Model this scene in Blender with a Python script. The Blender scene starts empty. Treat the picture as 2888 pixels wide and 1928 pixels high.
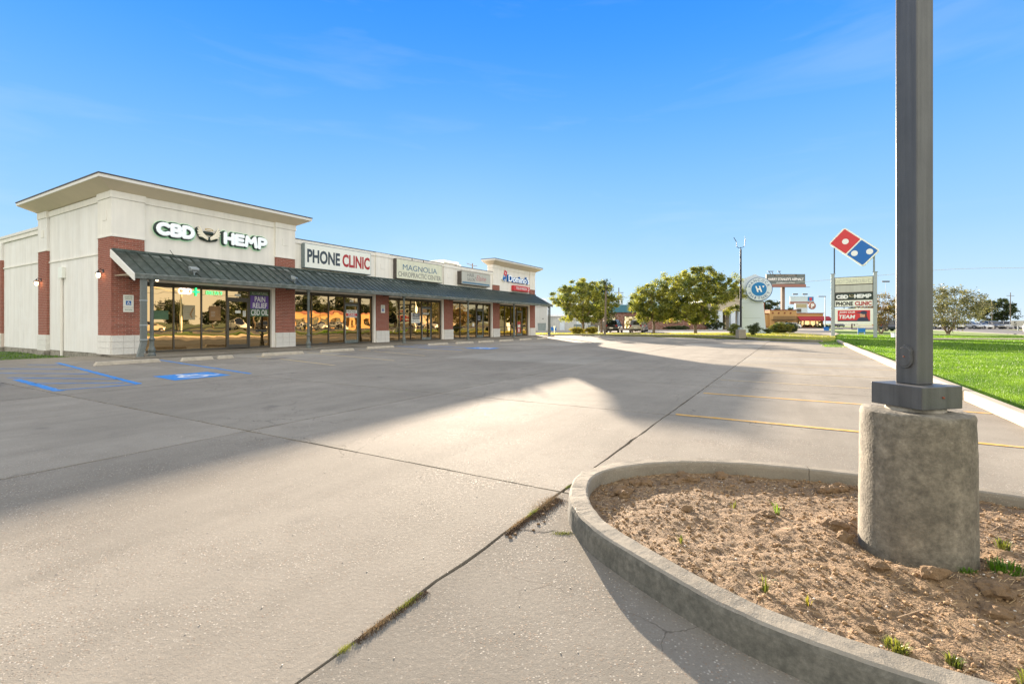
import bpy, bmesh, math, random
import numpy as np
from mathutils import Vector, Matrix, noise
R = math.radians
random.seed(7)
rng = np.random.default_rng(11)
SC = bpy.context.scene
COL = SC.collection

# ------------------------------------------------------------------ camera
cam_d = bpy.data.cameras.new('camera')
cam = bpy.data.objects.new('camera', cam_d)
COL.objects.link(cam)
cam.location = (0, 0, 1.35)
cam.rotation_euler = (R(90), 0, 0)
cam_d.sensor_width = 36
cam_d.lens = 16.878
cam_d.shift_y = -0.01835
cam_d.clip_start = 0.05
cam_d.clip_end = 4000
SC.camera = cam

# ------------------------------------------------------------------ light
SUN_EL, SUN_AZ = 10.9, -6.8            # degrees above the horizon; degrees right of +Y
sd = bpy.data.lights.new('sun', 'SUN')
sd.energy = 5.0
sd.angle = R(0.45)
sd.color = (1.0, 0.84, 0.66)
sun = bpy.data.objects.new('sun', sd)
COL.objects.link(sun)
az, el = R(SUN_AZ), R(SUN_EL)
to_sun = Vector((math.sin(az) * math.cos(el), math.cos(az) * math.cos(el), math.sin(el)))
sun.rotation_euler = to_sun.to_track_quat('Z', 'Y').to_euler()
sun.location = (0, 0, 30)

SC.view_settings.view_transform = 'Standard'
SC.view_settings.look = 'None'
SC.view_settings.gamma = 1
SC.view_settings.use_curve_mapping = False
SC.view_settings.exposure = 2.28

world = bpy.data.worlds.new('World')
SC.world = world
world.use_nodes = True
wn, wl = world.node_tree.nodes, world.node_tree.links
wn.clear()
w_out = wn.new('ShaderNodeOutputWorld')
w_bg = wn.new('ShaderNodeBackground')
sky = wn.new('ShaderNodeTexSky')
sky.sky_type = 'NISHITA'
sky.sun_disc = False
sky.sun_elevation = el
sky.sun_rotation = az
sky.altitude = 0
sky.air_density = 1.0
sky.dust_density = 0.3
sky.ozone_density = 3.0
# the deep blue of the photographed sky: a gradient by height, laid over the physical sky
tc = wn.new('ShaderNodeTexCoord')
sep = wn.new('ShaderNodeSeparateXYZ')
wl.new(tc.outputs['Generated'], sep.inputs[0])
ramp = wn.new('ShaderNodeValToRGB')
cr = ramp.color_ramp
cr.interpolation = 'B_SPLINE'
SKY = [(0.0, (0.74, 0.88, 1.0)), (0.06, (0.56, 0.79, 1.0)), (0.16, (0.36, 0.66, 1.0)), (0.30, (0.20, 0.52, 1.0)),
       (0.44, (0.075, 0.375, 1.0)), (0.56, (0.032, 0.29, 0.95)), (0.8, (0.02, 0.24, 0.9))]
cr.elements[0].position, cr.elements[0].color = SKY[0][0], (*SKY[0][1], 1)
cr.elements[1].position, cr.elements[1].color = SKY[-1][0], (*SKY[-1][1], 1)
for p_, c_ in SKY[1:-1]:
    e_ = cr.elements.new(p_)
    e_.color = (*c_, 1)
wl.new(sep.outputs['Z'], ramp.inputs[0])
# thin streaky cirrus
mp = wn.new('ShaderNodeMapping')
mp.inputs['Scale'].default_value = (1.2, 1.2, 7.0)
cn = wn.new('ShaderNodeTexNoise')
cn.inputs['Scale'].default_value = 2.2
cn.inputs['Detail'].default_value = 6
cn.inputs['Roughness'].default_value = 0.55
cn.inputs['Distortion'].default_value = 0.4
crr = wn.new('ShaderNodeValToRGB')
crr.color_ramp.elements[0].position = 0.52
crr.color_ramp.elements[1].position = 0.78
wl.new(tc.outputs['Generated'], mp.inputs[0])
wl.new(mp.outputs[0], cn.inputs[0])
wl.new(cn.outputs[0], crr.inputs[0])
cm = wn.new('ShaderNodeMath')
cm.operation = 'MULTIPLY'
cm.inputs[1].default_value = 0.13
wl.new(crr.outputs[0], cm.inputs[0])
mixc = wn.new('ShaderNodeMixRGB')
mixc.inputs['Color2'].default_value = (0.80, 0.90, 1.0, 1)
wl.new(cm.outputs[0], mixc.inputs['Fac'])
wl.new(ramp.outputs[0], mixc.inputs['Color1'])
# unseen sky behind camera: paler as shop windows mirror it, brightened to fill shade
bm1 = wn.new('ShaderNodeMapRange')
bm1.interpolation_type = 'SMOOTHSTEP'
for k_, v_ in (('From Min', 0.60), ('From Max', -0.25), ('To Min', 0.0), ('To Max', 1.0)):
    bm1.inputs[k_].default_value = v_
wl.new(sep.outputs['Y'], bm1.inputs['Value'])
bmx = wn.new('ShaderNodeMixRGB')
bmx.inputs['Color2'].default_value = (1.66, 1.63, 1.50, 1)
wl.new(bm1.outputs[0], bmx.inputs['Fac'])
wl.new(mixc.outputs[0], bmx.inputs['Color1'])
mixc = bmx
# scale the gradient up so that both skies share the Background strength of 0.1
scl = wn.new('ShaderNodeVectorMath')
scl.operation = 'SCALE'
scl.inputs['Scale'].default_value = 1.80
wl.new(mixc.outputs[0], scl.inputs[0])
mixs = wn.new('ShaderNodeMixRGB')
mixs.inputs['Fac'].default_value = 0.985
wl.new(sky.outputs[0], mixs.inputs['Color1'])
wl.new(scl.outputs[0], mixs.inputs['Color2'])
wl.new(mixs.outputs[0], w_bg.inputs['Color'])
w_bg.inputs['Strength'].default_value = 0.12
wl.new(w_bg.outputs[0], w_out.inputs[0])
SC.cycles.max_bounces = 8
SC.cycles.transparent_max_bounces = 8


# ------------------------------------------------------------------ materials
MATS = {}


def mat(name, color, rough=0.7, metal=0.0, spec=0.5, bump=0.0, bscale=40.0, var=0.0, vscale=6.0, objvar=0.0, coat=0.0,
        emit=None, estr=0.0, streak=0.0, detail=5, dark=None, darkamt=0.0, darkscale=2.0, coords='Object', bdist=0.01, dlo=0.45, dhi=0.65, sscale=(3.0, 3.0, 0.25), drough=0.65):
    m = bpy.data.materials.new(name)
    m.use_nodes = True
    n, l = m.node_tree.nodes, m.node_tree.links
    b = n['Principled BSDF']
    b.inputs['Roughness'].default_value = rough
    b.inputs['Metallic'].default_value = metal
    b.inputs['Specular IOR Level'].default_value = spec
    b.inputs['Coat Weight'].default_value = coat
    tcn = n.new('ShaderNodeTexCoord')
    col = n.new('ShaderNodeRGB')
    col.outputs[0].default_value = (*color, 1)
    cur = col.outputs[0]

    def mul(cur, fac_socket, lo, hi):
        mr = n.new('ShaderNodeMapRange')
        mr.inputs['To Min'].default_value = lo
        mr.inputs['To Max'].default_value = hi
        mr.inputs['From Min'].default_value = 0.25
        mr.inputs['From Max'].default_value = 0.75
        l.new(fac_socket, mr.inputs['Value'])
        v = n.new('ShaderNodeVectorMath')
        v.operation = 'SCALE'
        l.new(cur, v.inputs[0])
        l.new(mr.outputs[0], v.inputs['Scale'])
        return v.outputs[0]
    if var:
        t = n.new('ShaderNodeTexNoise')
        t.inputs['Scale'].default_value = vscale
        t.inputs['Detail'].default_value = detail
        t.inputs['Roughness'].default_value = 0.6
        l.new(tcn.outputs[coords], t.inputs[0])
        cur = mul(cur, t.outputs[0], 1 - var, 1 + var)
    if streak:
        mpn = n.new('ShaderNodeMapping')
        mpn.inputs['Scale'].default_value = sscale
        t = n.new('ShaderNodeTexNoise')
        t.inputs['Scale'].default_value = 1.6
        t.inputs['Detail'].default_value = 6
        l.new(tcn.outputs[coords], mpn.inputs[0])
        l.new(mpn.outputs[0], t.inputs[0])
        cur = mul(cur, t.outputs[0], 1 - streak, 1 + streak * 0.6)
    if dark:
        t = n.new('ShaderNodeTexNoise')
        t.inputs['Scale'].default_value = darkscale
        t.inputs['Detail'].default_value = 10
        t.inputs['Roughness'].default_value = drough
        l.new(tcn.outputs[coords], t.inputs[0])
        rr = n.new('ShaderNodeMapRange')
        rr.inputs['From Min'].default_value = dlo
        rr.inputs['From Max'].default_value = dhi
        rr.inputs['To Max'].default_value = darkamt
        l.new(t.outputs[0], rr.inputs[0])
        mx = n.new('ShaderNodeMixRGB')
        mx.inputs['Color2'].default_value = (*dark, 1)
        l.new(rr.outputs[0], mx.inputs['Fac'])
        l.new(cur, mx.inputs['Color1'])
        cur = mx.outputs[0]
    if objvar:
        oi = n.new('ShaderNodeObjectInfo')
        mr = n.new('ShaderNodeMapRange')
        mr.inputs['To Min'].default_value = 1 - objvar
        mr.inputs['To Max'].default_value = 1 + objvar
        l.new(oi.outputs['Random'], mr.inputs['Value'])
        v = n.new('ShaderNodeVectorMath')
        v.operation = 'SCALE'
        l.new(cur, v.inputs[0])
        l.new(mr.outputs[0], v.inputs['Scale'])
        cur = v.outputs[0]
    l.new(cur, b.inputs['Base Color'])
    if bump:
        t = n.new('ShaderNodeTexNoise')
        t.inputs['Scale'].default_value = bscale
        t.inputs['Detail'].default_value = 6
        l.new(tcn.outputs[coords], t.inputs[0])
        bp = n.new('ShaderNodeBump')
        bp.inputs['Strength'].default_value = bump
        bp.inputs['Distance'].default_value = bdist
        l.new(t.outputs[0], bp.inputs['Height'])
        l.new(bp.outputs[0], b.inputs['Normal'])
    if emit:
        b.inputs['Emission Color'].default_value = (*emit, 1)
        b.inputs['Emission Strength'].default_value = estr
    MATS[name] = m
    return m


def concrete_mat(name, base, peb=0.35, stain=0.25, rough=0.86, scale=95.0, crack=True, objvar=0.09, spec=0.04):
    """Exposed-aggregate concrete: pebbles of several colours, blotches, hairline cracks, pitted relief."""
    m = bpy.data.materials.new(name)
    m.use_nodes = True
    n, l = m.node_tree.nodes, m.node_tree.links
    b = n['Principled BSDF']
    tcn = n.new('ShaderNodeTexCoord')
    src = n.new('ShaderNodeNewGeometry').outputs['Position']

    def noise_(sc, det=5, ro=0.6, vec=src):
        t = n.new('ShaderNodeTexNoise')
        t.inputs['Scale'].default_value = sc
        t.inputs['Detail'].default_value = det
        t.inputs['Roughness'].default_value = ro
        l.new(vec, t.inputs[0])
        return t.outputs[0]

    def rng_(s, a, b_, c, d):
        r_ = n.new('ShaderNodeMapRange')
        for k_, v_ in zip(('From Min', 'From Max', 'To Min', 'To Max'), (a, b_, c, d)):
            r_.inputs[k_].default_value = v_
        l.new(s, r_.inputs[0])
        return r_.outputs[0]

    def math_(op, a, b_):
        q = n.new('ShaderNodeMath')
        q.operation = op
        for i_, x_ in enumerate((a, b_)):
            if isinstance(x_, (int, float)):
                q.inputs[i_].default_value = x_
            else:
                l.new(x_, q.inputs[i_])
        return q.outputs[0]

    def mix(f, c1, c2):
        q = n.new('ShaderNodeMixRGB')
        for k_, x_ in (('Fac', f), ('Color1', c1), ('Color2', c2)):
            if isinstance(x_, tuple):
                q.inputs[k_].default_value = (*x_, 1)
            elif isinstance(x_, (int, float)):
                q.inputs[k_].default_value = x_
            else:
                l.new(x_, q.inputs[k_])
        return q.outputs[0]
    big = noise_(0.35, 4)
    mid = noise_(2.3, 6, 0.65)
    fine = noise_(38, 4)
    vor = n.new('ShaderNodeTexVoronoi')
    vor.inputs['Scale'].default_value = scale
    l.new(src, vor.inputs[0])
    pr = n.new('ShaderNodeValToRGB')
    el_ = pr.color_ramp
    el_.elements[0].position, el_.elements[0].color = 0.0, (0.30, 0.17, 0.09, 1)
    el_.elements[1].position, el_.elements[1].color = 1.0, (0.72, 0.66, 0.56, 1)
    for p_, c_ in ((0.18, (0.07, 0.06, 0.05)), (0.36, (0.50, 0.42, 0.33)), (0.50, (0.24, 0.13, 0.07)), (0.66, (0.10, 0.085, 0.07)), (0.84, (0.58, 0.54, 0.48))):
        e_ = el_.elements.new(p_)
        e_.color = (*c_, 1)
    sp_ = n.new('ShaderNodeSeparateXYZ')
    l.new(vor.outputs['Color'], sp_.inputs[0])
    l.new(sp_.outputs[0], pr.inputs[0])
    pebmask = math_('MULTIPLY', rng_(vor.outputs['Distance'], 0.30, 0.52, 1, 0), rng_(mid, 0.38, 0.6, 0.25, 1.0))
    # only some of the cells show through the paste
    pebmask = math_('MULTIPLY', pebmask, rng_(sp_.outputs[1], 0.45, 0.55, 0.0, 1.0))
    big_bare = rng_(noise_(0.22, 3), 0.42, 0.60, 0.35, 1.0)
    pebmask = math_('MULTIPLY', pebmask, big_bare)
    pebf = math_('MULTIPLY', pebmask, peb)
    c0 = mix(rng_(big, 0.35, 0.65, 0, 1), tuple(x * 0.80 for x in base), tuple(min(1, x * 1.10) for x in base))
    c1 = mix(math_('MULTIPLY', rng_(mid, 0.45, 0.68, 0, 1), stain), c0, tuple(x * 0.62 for x in base))
    c2 = mix(rng_(noise_(75, 3, 0.7), 0.38, 0.66, 0, 0.55), c1, tuple(x * 0.7 for x in base))
    c3 = mix(pebf, c2, pr.outputs[0])
    # dark oil drips, sparse
    oil = noise_(1.1, 3, 0.5)
    c3 = mix(rng_(oil, 0.66, 0.74, 0, 0.45), c3, (0.12, 0.11, 0.10))
    # scrubbed tyre streaks running the length of the lot
    mp_ = n.new('ShaderNodeMapping')
    mp_.inputs['Rotation'].default_value = (0, 0, -R(59.545))
    mp_.inputs['Scale'].default_value = (1, 1, 1)
    l.new(src, mp_.inputs[0])
    mp2 = n.new('ShaderNodeMapping')
    mp2.inputs['Scale'].default_value = (0.12, 1.3, 1)
    l.new(mp_.outputs[0], mp2.inputs[0])
    st_ = noise_(1.4, 5, 0.6, mp2.outputs[0])
    c3 = mix(rng_(st_, 0.48, 0.70, 0, 0.40), c3, tuple(x * 0.6 for x in base))
    if crack:
        wv = n.new('ShaderNodeTexVoronoi')
        wv.feature = 'DISTANCE_TO_EDGE'
        wv.inputs['Scale'].default_value = 0.23
        dn = n.new('ShaderNodeVectorMath')
        dn.operation = 'ADD'
        nz = n.new('ShaderNodeTexNoise')
        nz.inputs['Scale'].default_value = 1.8
        nz.inputs['Detail'].default_value = 5
        l.new(src, nz.inputs[0])
        l.new(src, dn.inputs[0])
        l.new(nz.outputs['Color'], dn.inputs[1])
        l.new(dn.outputs[0], wv.inputs[0])
        cmask = math_('MULTIPLY', rng_(wv.outputs['Distance'], 0.0, 0.0016, 1, 0), rng_(noise_(0.5, 2), 0.50, 0.54, 0, 1))
        c3 = mix(math_('MULTIPLY', cmask, 0.75), c3, (0.07, 0.06, 0.05))
    oi = n.new('ShaderNodeObjectInfo')
    v = n.new('ShaderNodeVectorMath')
    v.operation = 'SCALE'
    l.new(c3, v.inputs[0])
    l.new(rng_(oi.outputs['Random'], 0, 1, 1 - objvar, 1 + objvar), v.inputs['Scale'])
    l.new(v.outputs[0], b.inputs['Base Color'])
    l.new(math_('SUBTRACT', rng_(fine, 0.3, 0.7, rough, rough + 0.2), math_('MULTIPLY', pebmask, 0.38)), b.inputs['Roughness'])
    b.inputs['Specular IOR Level'].default_value = spec
    hgt = math_('ADD', math_('MULTIPLY', pebmask, 0.55), math_('ADD', math_('MULTIPLY', fine, 0.8), math_('MULTIPLY', noise_(220, 2), 0.5)))
    bp = n.new('ShaderNodeBump')
    bp.inputs['Strength'].default_value = 0.55
    bp.inputs['Distance'].default_value = 0.004
    l.new(hgt, bp.inputs['Height'])
    l.new(bp.outputs[0], b.inputs['Normal'])
    MATS[name] = m
    return m


def leaf_mat(name, c1, c2, trans=0.45, gscale=1.0):
    m = bpy.data.materials.new(name)
    m.use_nodes = True
    n, l = m.node_tree.nodes, m.node_tree.links
    n.clear()
    out = n.new('ShaderNodeOutputMaterial')
    g = n.new('ShaderNodeNewGeometry')
    t = n.new('ShaderNodeTexNoise')
    t.inputs['Scale'].default_value = gscale
    t.inputs['Detail'].default_value = 4
    l.new(g.outputs['Position'], t.inputs[0])
    mr = n.new('ShaderNodeMapRange')
    mr.inputs['From Min'].default_value = 0.35
    mr.inputs['From Max'].default_value = 0.65
    l.new(t.outputs[0], mr.inputs[0])
    rp = n.new('ShaderNodeMath')
    rp.operation = 'ADD'
    mm = n.new('ShaderNodeMath')
    mm.operation = 'MULTIPLY_ADD'
    mm.inputs[1].default_value = 0.7
    mm.inputs[2].default_value = -0.35
    l.new(g.outputs['Random Per Island'], mm.inputs[0])
    l.new(mr.outputs[0], rp.inputs[0])
    l.new(mm.outputs[0], rp.inputs[1])
    rp.use_clamp = True
    mx = n.new('ShaderNodeMixRGB')
    mx.inputs['Color1'].default_value = (*c1, 1)
    mx.inputs['Color2'].default_value = (*c2, 1)
    l.new(rp.outputs[0], mx.inputs['Fac'])
    d = n.new('ShaderNodeBsdfDiffuse')
    tr = n.new('ShaderNodeBsdfTranslucent')
    l.new(mx.outputs[0], d.inputs[0])
    sc_ = n.new('ShaderNodeMixRGB')
    sc_.blend_type = 'MULTIPLY'
    sc_.inputs['Fac'].default_value = 1
    sc_.inputs['Color2'].default_value = (1.0, 1.0, 0.55, 1)
    l.new(mx.outputs[0], sc_.inputs['Color1'])
    l.new(sc_.outputs[0], tr.inputs[0])
    ms = n.new('ShaderNodeMixShader')
    ms.inputs[0].default_value = trans
    l.new(d.outputs[0], ms.inputs[1])
    l.new(tr.outputs[0], ms.inputs[2])
    gl = n.new('ShaderNodeBsdfGlossy')
    gl.inputs['Roughness'].default_value = 0.45
    gl.inputs['Color'].default_value = (0.8, 0.8, 0.8, 1)
    m2 = n.new('ShaderNodeMixShader')
    m2.inputs[0].default_value = 0.05
    l.new(ms.outputs[0], m2.inputs[1])
    l.new(gl.outputs[0], m2.inputs[2])
    l.new(m2.outputs[0], out.inputs[0])
    MATS[name] = m
    return m


def glass_mat(name, tint, wave=0.02):
    """Bronze solar-film glass: mirror-like, tinted, slightly wavy from pane to pane."""
    m = bpy.data.materials.new(name)
    m.use_nodes = True
    n, l = m.node_tree.nodes, m.node_tree.links
    n.clear()
    out = n.new('ShaderNodeOutputMaterial')
    gl = n.new('ShaderNodeBsdfGlossy')
    gl.inputs['Color'].default_value = (*tint, 1)
    gl.inputs['Roughness'].default_value = 0.005
    df = n.new('ShaderNodeBsdfDiffuse')
    df.inputs['Color'].default_value = (0.012, 0.010, 0.008, 1)
    ms = n.new('ShaderNodeMixShader')
    ms.inputs[0].default_value = 0.78
    l.new(df.outputs[0], ms.inputs[1])
    l.new(gl.outputs[0], ms.inputs[2])
    l.new(ms.outputs[0], out.inputs[0])
    tcn = n.new('ShaderNodeTexCoord')
    oi = n.new('ShaderNodeObjectInfo')
    ad = n.new('ShaderNodeVectorMath')
    ad.operation = 'ADD'
    sc_ = n.new('ShaderNodeVectorMath')
    sc_.operation = 'SCALE'
    sc_.inputs[0].default_value = (7, 3, 5)
    l.new(oi.outputs['Random'], sc_.inputs['Scale'])
    l.new(tcn.outputs['Object'], ad.inputs[0])
    l.new(sc_.outputs[0], ad.inputs[1])
    t = n.new('ShaderNodeTexNoise')
    t.inputs['Scale'].default_value = 1.3
    t.inputs['Detail'].default_value = 1
    l.new(ad.outputs[0], t.inputs[0])
    bp = n.new('ShaderNodeBump')
    bp.inputs['Strength'].default_value = 1.0
    bp.inputs['Distance'].default_value = wave
    l.new(t.outputs[0], bp.inputs['Height'])
    l.new(bp.outputs[0], gl.inputs['Normal'])
    MATS[name] = m
    return m


concrete_mat('old lot concrete', (0.22, 0.20, 0.168), peb=0.9, stain=0.45)
concrete_mat('lot concrete', (0.300, 0.270, 0.224), peb=0.9, stain=0.42)
concrete_mat('lot concrete new', (0.35, 0.32, 0.27), peb=0.12, stain=0.12, crack=False)
concrete_mat('drive concrete', (0.40, 0.35, 0.29), peb=0.1, crack=False)
concrete_mat('planter kerb concrete', (0.30, 0.27, 0.22), peb=0.5, stain=0.85, rough=0.8, crack=False, scale=130)
concrete_mat('kerb concrete', (0.36, 0.32, 0.26), peb=0.3, stain=0.6, rough=0.7, crack=False, scale=120)
concrete_mat('pale kerb', (0.50, 0.44, 0.35), peb=0.1, stain=0.3, rough=0.7, crack=False, scale=120)
mat('joint filler', (0.035, 0.03, 0.025), 0.95, bump=0.4, bscale=60)
mat('subsoil', (0.07, 0.055, 0.04), 0.95)
mat('stucco', (0.87, 0.83, 0.76), 0.9, streak=0.09, bump=0.25, bscale=220, var=0.04, vscale=1.5, bdist=0.004)
mat('weathered stucco', (0.84, 0.81, 0.77), 0.9, bump=0.25, bscale=220, streak=0.12, bdist=0.004, dark=(0.88, 0.87, 0.85), darkamt=0.5, darkscale=1.2)
mat('soffit stucco', (0.74, 0.63, 0.47), 0.9, bump=0.2, bscale=200, var=0.05, vscale=1.2, bdist=0.004)
mat('white fascia', (0.76, 0.73, 0.68), 0.6, var=0.04)
mat('roof edge metal', (0.07, 0.05, 0.045), 0.5, metal=0.4)
mat('brick', (0.31, 0.105, 0.070), 0.88, bump=0.5, bscale=120, var=0.16, vscale=9, objvar=0.22, bdist=0.004)
mat('brick mass', (0.31, 0.105, 0.070), 0.88, bump=0.5, bscale=120, var=0.3, vscale=11, detail=2, bdist=0.004)
mat('mortar', (0.62, 0.52, 0.45), 0.95, bump=0.4, bscale=200, bdist=0.003)
mat('painted block', (0.76, 0.74, 0.69), 0.85, bump=1.0, bscale=26, var=0.05, bdist=0.02)
mat('foundation', (0.34, 0.31, 0.26), 0.95, bump=0.5, bscale=30, dark=(0.10, 0.09, 0.07), darkamt=0.7, darkscale=5)
mat('awning metal', (0.052, 0.072, 0.062), 0.45, metal=0.35, var=0.25, vscale=2.2, objvar=0.12, dark=(0.20, 0.23, 0.22), darkamt=0.35, darkscale=4)
mat('gutter metal', (0.15, 0.175, 0.165), 0.5, metal=0.2, dark=(0.42, 0.44, 0.43), darkamt=0.5, darkscale=3.5)
mat('post paint', (0.14, 0.155, 0.145), 0.5, metal=0.1, var=0.2, vscale=14, bump=0.2, bscale=60)
mat('awning beam', (0.09, 0.07, 0.055), 0.7)
mat('bronze frame', (0.10, 0.09, 0.075), 0.42, metal=0.6)
glass_mat('bronze glass', (0.66, 0.47, 0.25), 0.0034)
glass_mat('far glass', (0.85, 0.70, 0.45), 0.02)
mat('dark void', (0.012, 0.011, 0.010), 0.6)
mat('sign white', (0.86, 0.87, 0.80), 0.45, var=0.03)
mat('sign yellowed', (0.74, 0.74, 0.58), 0.5, var=0.06, streak=0.08)
mat('sign faded', (0.52, 0.52, 0.47), 0.6, streak=0.12)
mat('sign steel', (0.22, 0.27, 0.28), 0.55, metal=0.3, var=0.15)
mat('sign brown', (0.09, 0.075, 0.065), 0.6)
mat('black paint', (0.018, 0.018, 0.018), 0.45)
mat('slate ink', (0.045, 0.065, 0.085), 0.5)
mat('red ink', (0.42, 0.025, 0.03), 0.5)
mat('faded red ink', (0.48, 0.20, 0.20), 0.6)
mat('grey ink', (0.20, 0.20, 0.20), 0.6)
mat('blue grey ink', (0.10, 0.20, 0.30), 0.6)
mat('white ink', (0.85, 0.85, 0.85), 0.5)
mat('pale print', (0.50, 0.49, 0.43), 0.6)
mat('sign red', (0.62, 0.035, 0.045), 0.4)
mat('sign blue', (0.0, 0.13, 0.47), 0.4)
mat('letter blue', (0.03, 0.20, 0.55), 0.4)
mat('letter white', (0.88, 0.92, 0.93), 0.4, emit=(0.85, 0.95, 1.0), estr=0.05)
mat('letter shell', (0.015, 0.035, 0.03), 0.4)
mat('halo glow', (0.55, 0.8, 0.55), 0.5, emit=(0.25, 0.8, 0.4), estr=0.05)
mat('wing cream', (0.95, 0.87, 0.70), 0.5)
mat('gold', (0.55, 0.36, 0.08), 0.4)
mat('neon white', (1, 1, 1), 0.4, emit=(1.0, 0.80, 0.72), estr=0.42)
mat('neon green', (0.1, 1, 0.4), 0.4, emit=(0.03, 1.0, 0.32), estr=0.3)
mat('lamp bulb', (1, 0.9, 0.7), 0.4, emit=(1.0, 0.62, 0.32), estr=2.2)
mat('poster purple', (0.13, 0.065, 0.34), 0.5)
mat('poster green', (0.07, 0.15, 0.07), 0.5, var=0.4, vscale=14)
mat('poster cream', (0.42, 0.36, 0.22), 0.5, var=0.2, vscale=5)
mat('poster amber', (0.30, 0.16, 0.05), 0.5, var=0.3, vscale=3)
mat('poster red', (0.50, 0.06, 0.05), 0.5)
mat('poster grey', (0.20, 0.20, 0.21), 0.5)
mat('poster navy', (0.03, 0.04, 0.09), 0.5)
mat('skin print', (0.62, 0.36, 0.24), 0.6)
mat('hair print', (0.10, 0.035, 0.02), 0.6)
mat('hc blue', (0.01, 0.16, 0.52), 0.6, var=0.15, vscale=12)
mat('road blue', (0.005, 0.21, 0.60), 0.75, var=0.25, vscale=14, bump=0.3, bscale=90, dark=(0.30, 0.30, 0.30), darkamt=0.45, darkscale=9)
mat('road white', (0.68, 0.70, 0.72), 0.75, var=0.15, vscale=14)
mat('road yellow', (0.62, 0.33, 0.035), 0.75, var=0.2, vscale=14, bump=0.3, bscale=90, dark=(0.48, 0.38, 0.26), darkamt=0.55, darkscale=7)
mat('faded yellow', (0.52, 0.38, 0.17), 0.8, var=0.2, vscale=14, dark=(0.48, 0.40, 0.31), darkamt=0.7, darkscale=5)
mat('wheel stop concrete', (0.50, 0.44, 0.35), 0.85, bump=0.4, bscale=50, var=0.12, dark=(0.25, 0.22, 0.18), darkamt=0.4, darkscale=5)
mat('oil stain', (0.20, 0.175, 0.15), 0.6)
mat('bronze pole paint', (0.088, 0.090, 0.094), 0.45, metal=0.25, spec=0.5, var=0.16, vscale=5, streak=0.4, sscale=(16.0, 16.0, 0.5), bump=0.08, bscale=90, dark=(0.10, 0.10, 0.098), darkamt=0.5, darkscale=3)
mat('plinth concrete', (0.25, 0.222, 0.172), 0.92, streak=0.35, sscale=(8.0, 8.0, 1.2), bump=0.7, bscale=70, dark=(0.055, 0.050, 0.040), darkamt=0.82, darkscale=11, drough=0.80, dlo=0.34, dhi=0.66, var=0.35, vscale=38, bdist=0.005)
mat('dirt', (0.215, 0.138, 0.072), 0.95, bump=1.0, bscale=110, var=0.6, vscale=30, bdist=0.010, dark=(0.13, 0.085, 0.045), darkamt=0.85, darkscale=6, drough=0.85)
mat('litter', (0.09, 0.055, 0.03), 0.9, var=0.4, vscale=20)
mat('clod', (0.235, 0.148, 0.075), 0.95, bump=0.8, bscale=60, var=0.25, vscale=14, objvar=0.1)
mat('pebble', (0.55, 0.50, 0.43), 0.7, var=0.3, vscale=20)
mat('straw', (0.40, 0.285, 0.155), 0.8, var=0.3, vscale=9)
mat('twig', (0.26, 0.18, 0.11), 0.85)
mat('lawn', (0.13, 0.20, 0.02), 0.95, bump=0.6, bscale=25, var=0.28, vscale=2.2, bdist=0.03)
mat('far lawn', (0.24, 0.27, 0.035), 0.95, bump=0.7, bscale=12, var=0.22, vscale=0.5, bdist=0.05, dark=(0.30, 0.27, 0.06), darkamt=0.5, darkscale=0.25)
mat('side grass', (0.065, 0.10, 0.028), 0.95, bump=0.7, bscale=20, var=0.3, vscale=3, bdist=0.03)
mat('asphalt', (0.10, 0.095, 0.09), 0.8, bump=0.3, bscale=50, var=0.15, vscale=2)
mat('bark', (0.19, 0.14, 0.10), 0.9, bump=0.6, bscale=18, var=0.3, vscale=7)
mat('wood pole', (0.15, 0.12, 0.09), 0.9, var=0.3, vscale=4)
mat('fence wood', (0.17, 0.15, 0.12), 0.9, objvar=0.2)
mat('grey metal siding', (0.50, 0.52, 0.52), 0.55, objvar=0.05, var=0.06)
mat('white roof', (0.78, 0.80, 0.82), 0.5)
mat('green roof', (0.055, 0.13, 0.09), 0.5, var=0.1)
mat('orange stucco', (0.50, 0.30, 0.12), 0.85, var=0.06)
mat('tan stucco', (0.50, 0.44, 0.35), 0.9, var=0.05)
mat('rust trim', (0.22, 0.06, 0.03), 0.7)
mat('red canvas', (0.32, 0.02, 0.025), 0.7)
mat('old brick', (0.22, 0.10, 0.075), 0.9, var=0.35, vscale=3.5, detail=3, dark=(0.45, 0.38, 0.33), darkamt=0.45, darkscale=2.2)
mat('slab white', (0.60, 0.68, 0.77), 0.5, objvar=0.03)
mat('bank blue', (0.0, 0.18, 0.48), 0.4)
mat('bank navy', (0.03, 0.09, 0.24), 0.5)
mat('light pole dark', (0.02, 0.02, 0.025), 0.5, metal=0.3)
mat('galvanised', (0.36, 0.40, 0.41), 0.5, metal=0.5, var=0.1)
mat('billboard steel', (0.20, 0.15, 0.12), 0.7)
mat('billboard face', (0.14, 0.17, 0.17), 0.6, var=0.4, vscale=0.5)
mat('board apron', (0.33, 0.16, 0.13), 0.7)
mat('mossy shaded kerb', (0.17, 0.16, 0.135), 0.9, bump=0.5, bscale=70, var=0.4, vscale=30, dark=(0.035, 0.038, 0.032), darkamt=0.62, darkscale=9, drough=0.86, dlo=0.33, dhi=0.62, bdist=0.004)
mat('tyre', (0.015, 0.015, 0.015), 0.85)
mat('rim', (0.35, 0.35, 0.36), 0.35, metal=0.8)
mat('car glass', (0.012, 0.014, 0.016), 0.06, spec=0.8)
mat('headlight', (0.75, 0.78, 0.80), 0.15)
mat('taillight', (0.35, 0.01, 0.01), 0.2)
mat('plastic trim', (0.03, 0.03, 0.03), 0.7)
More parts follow.
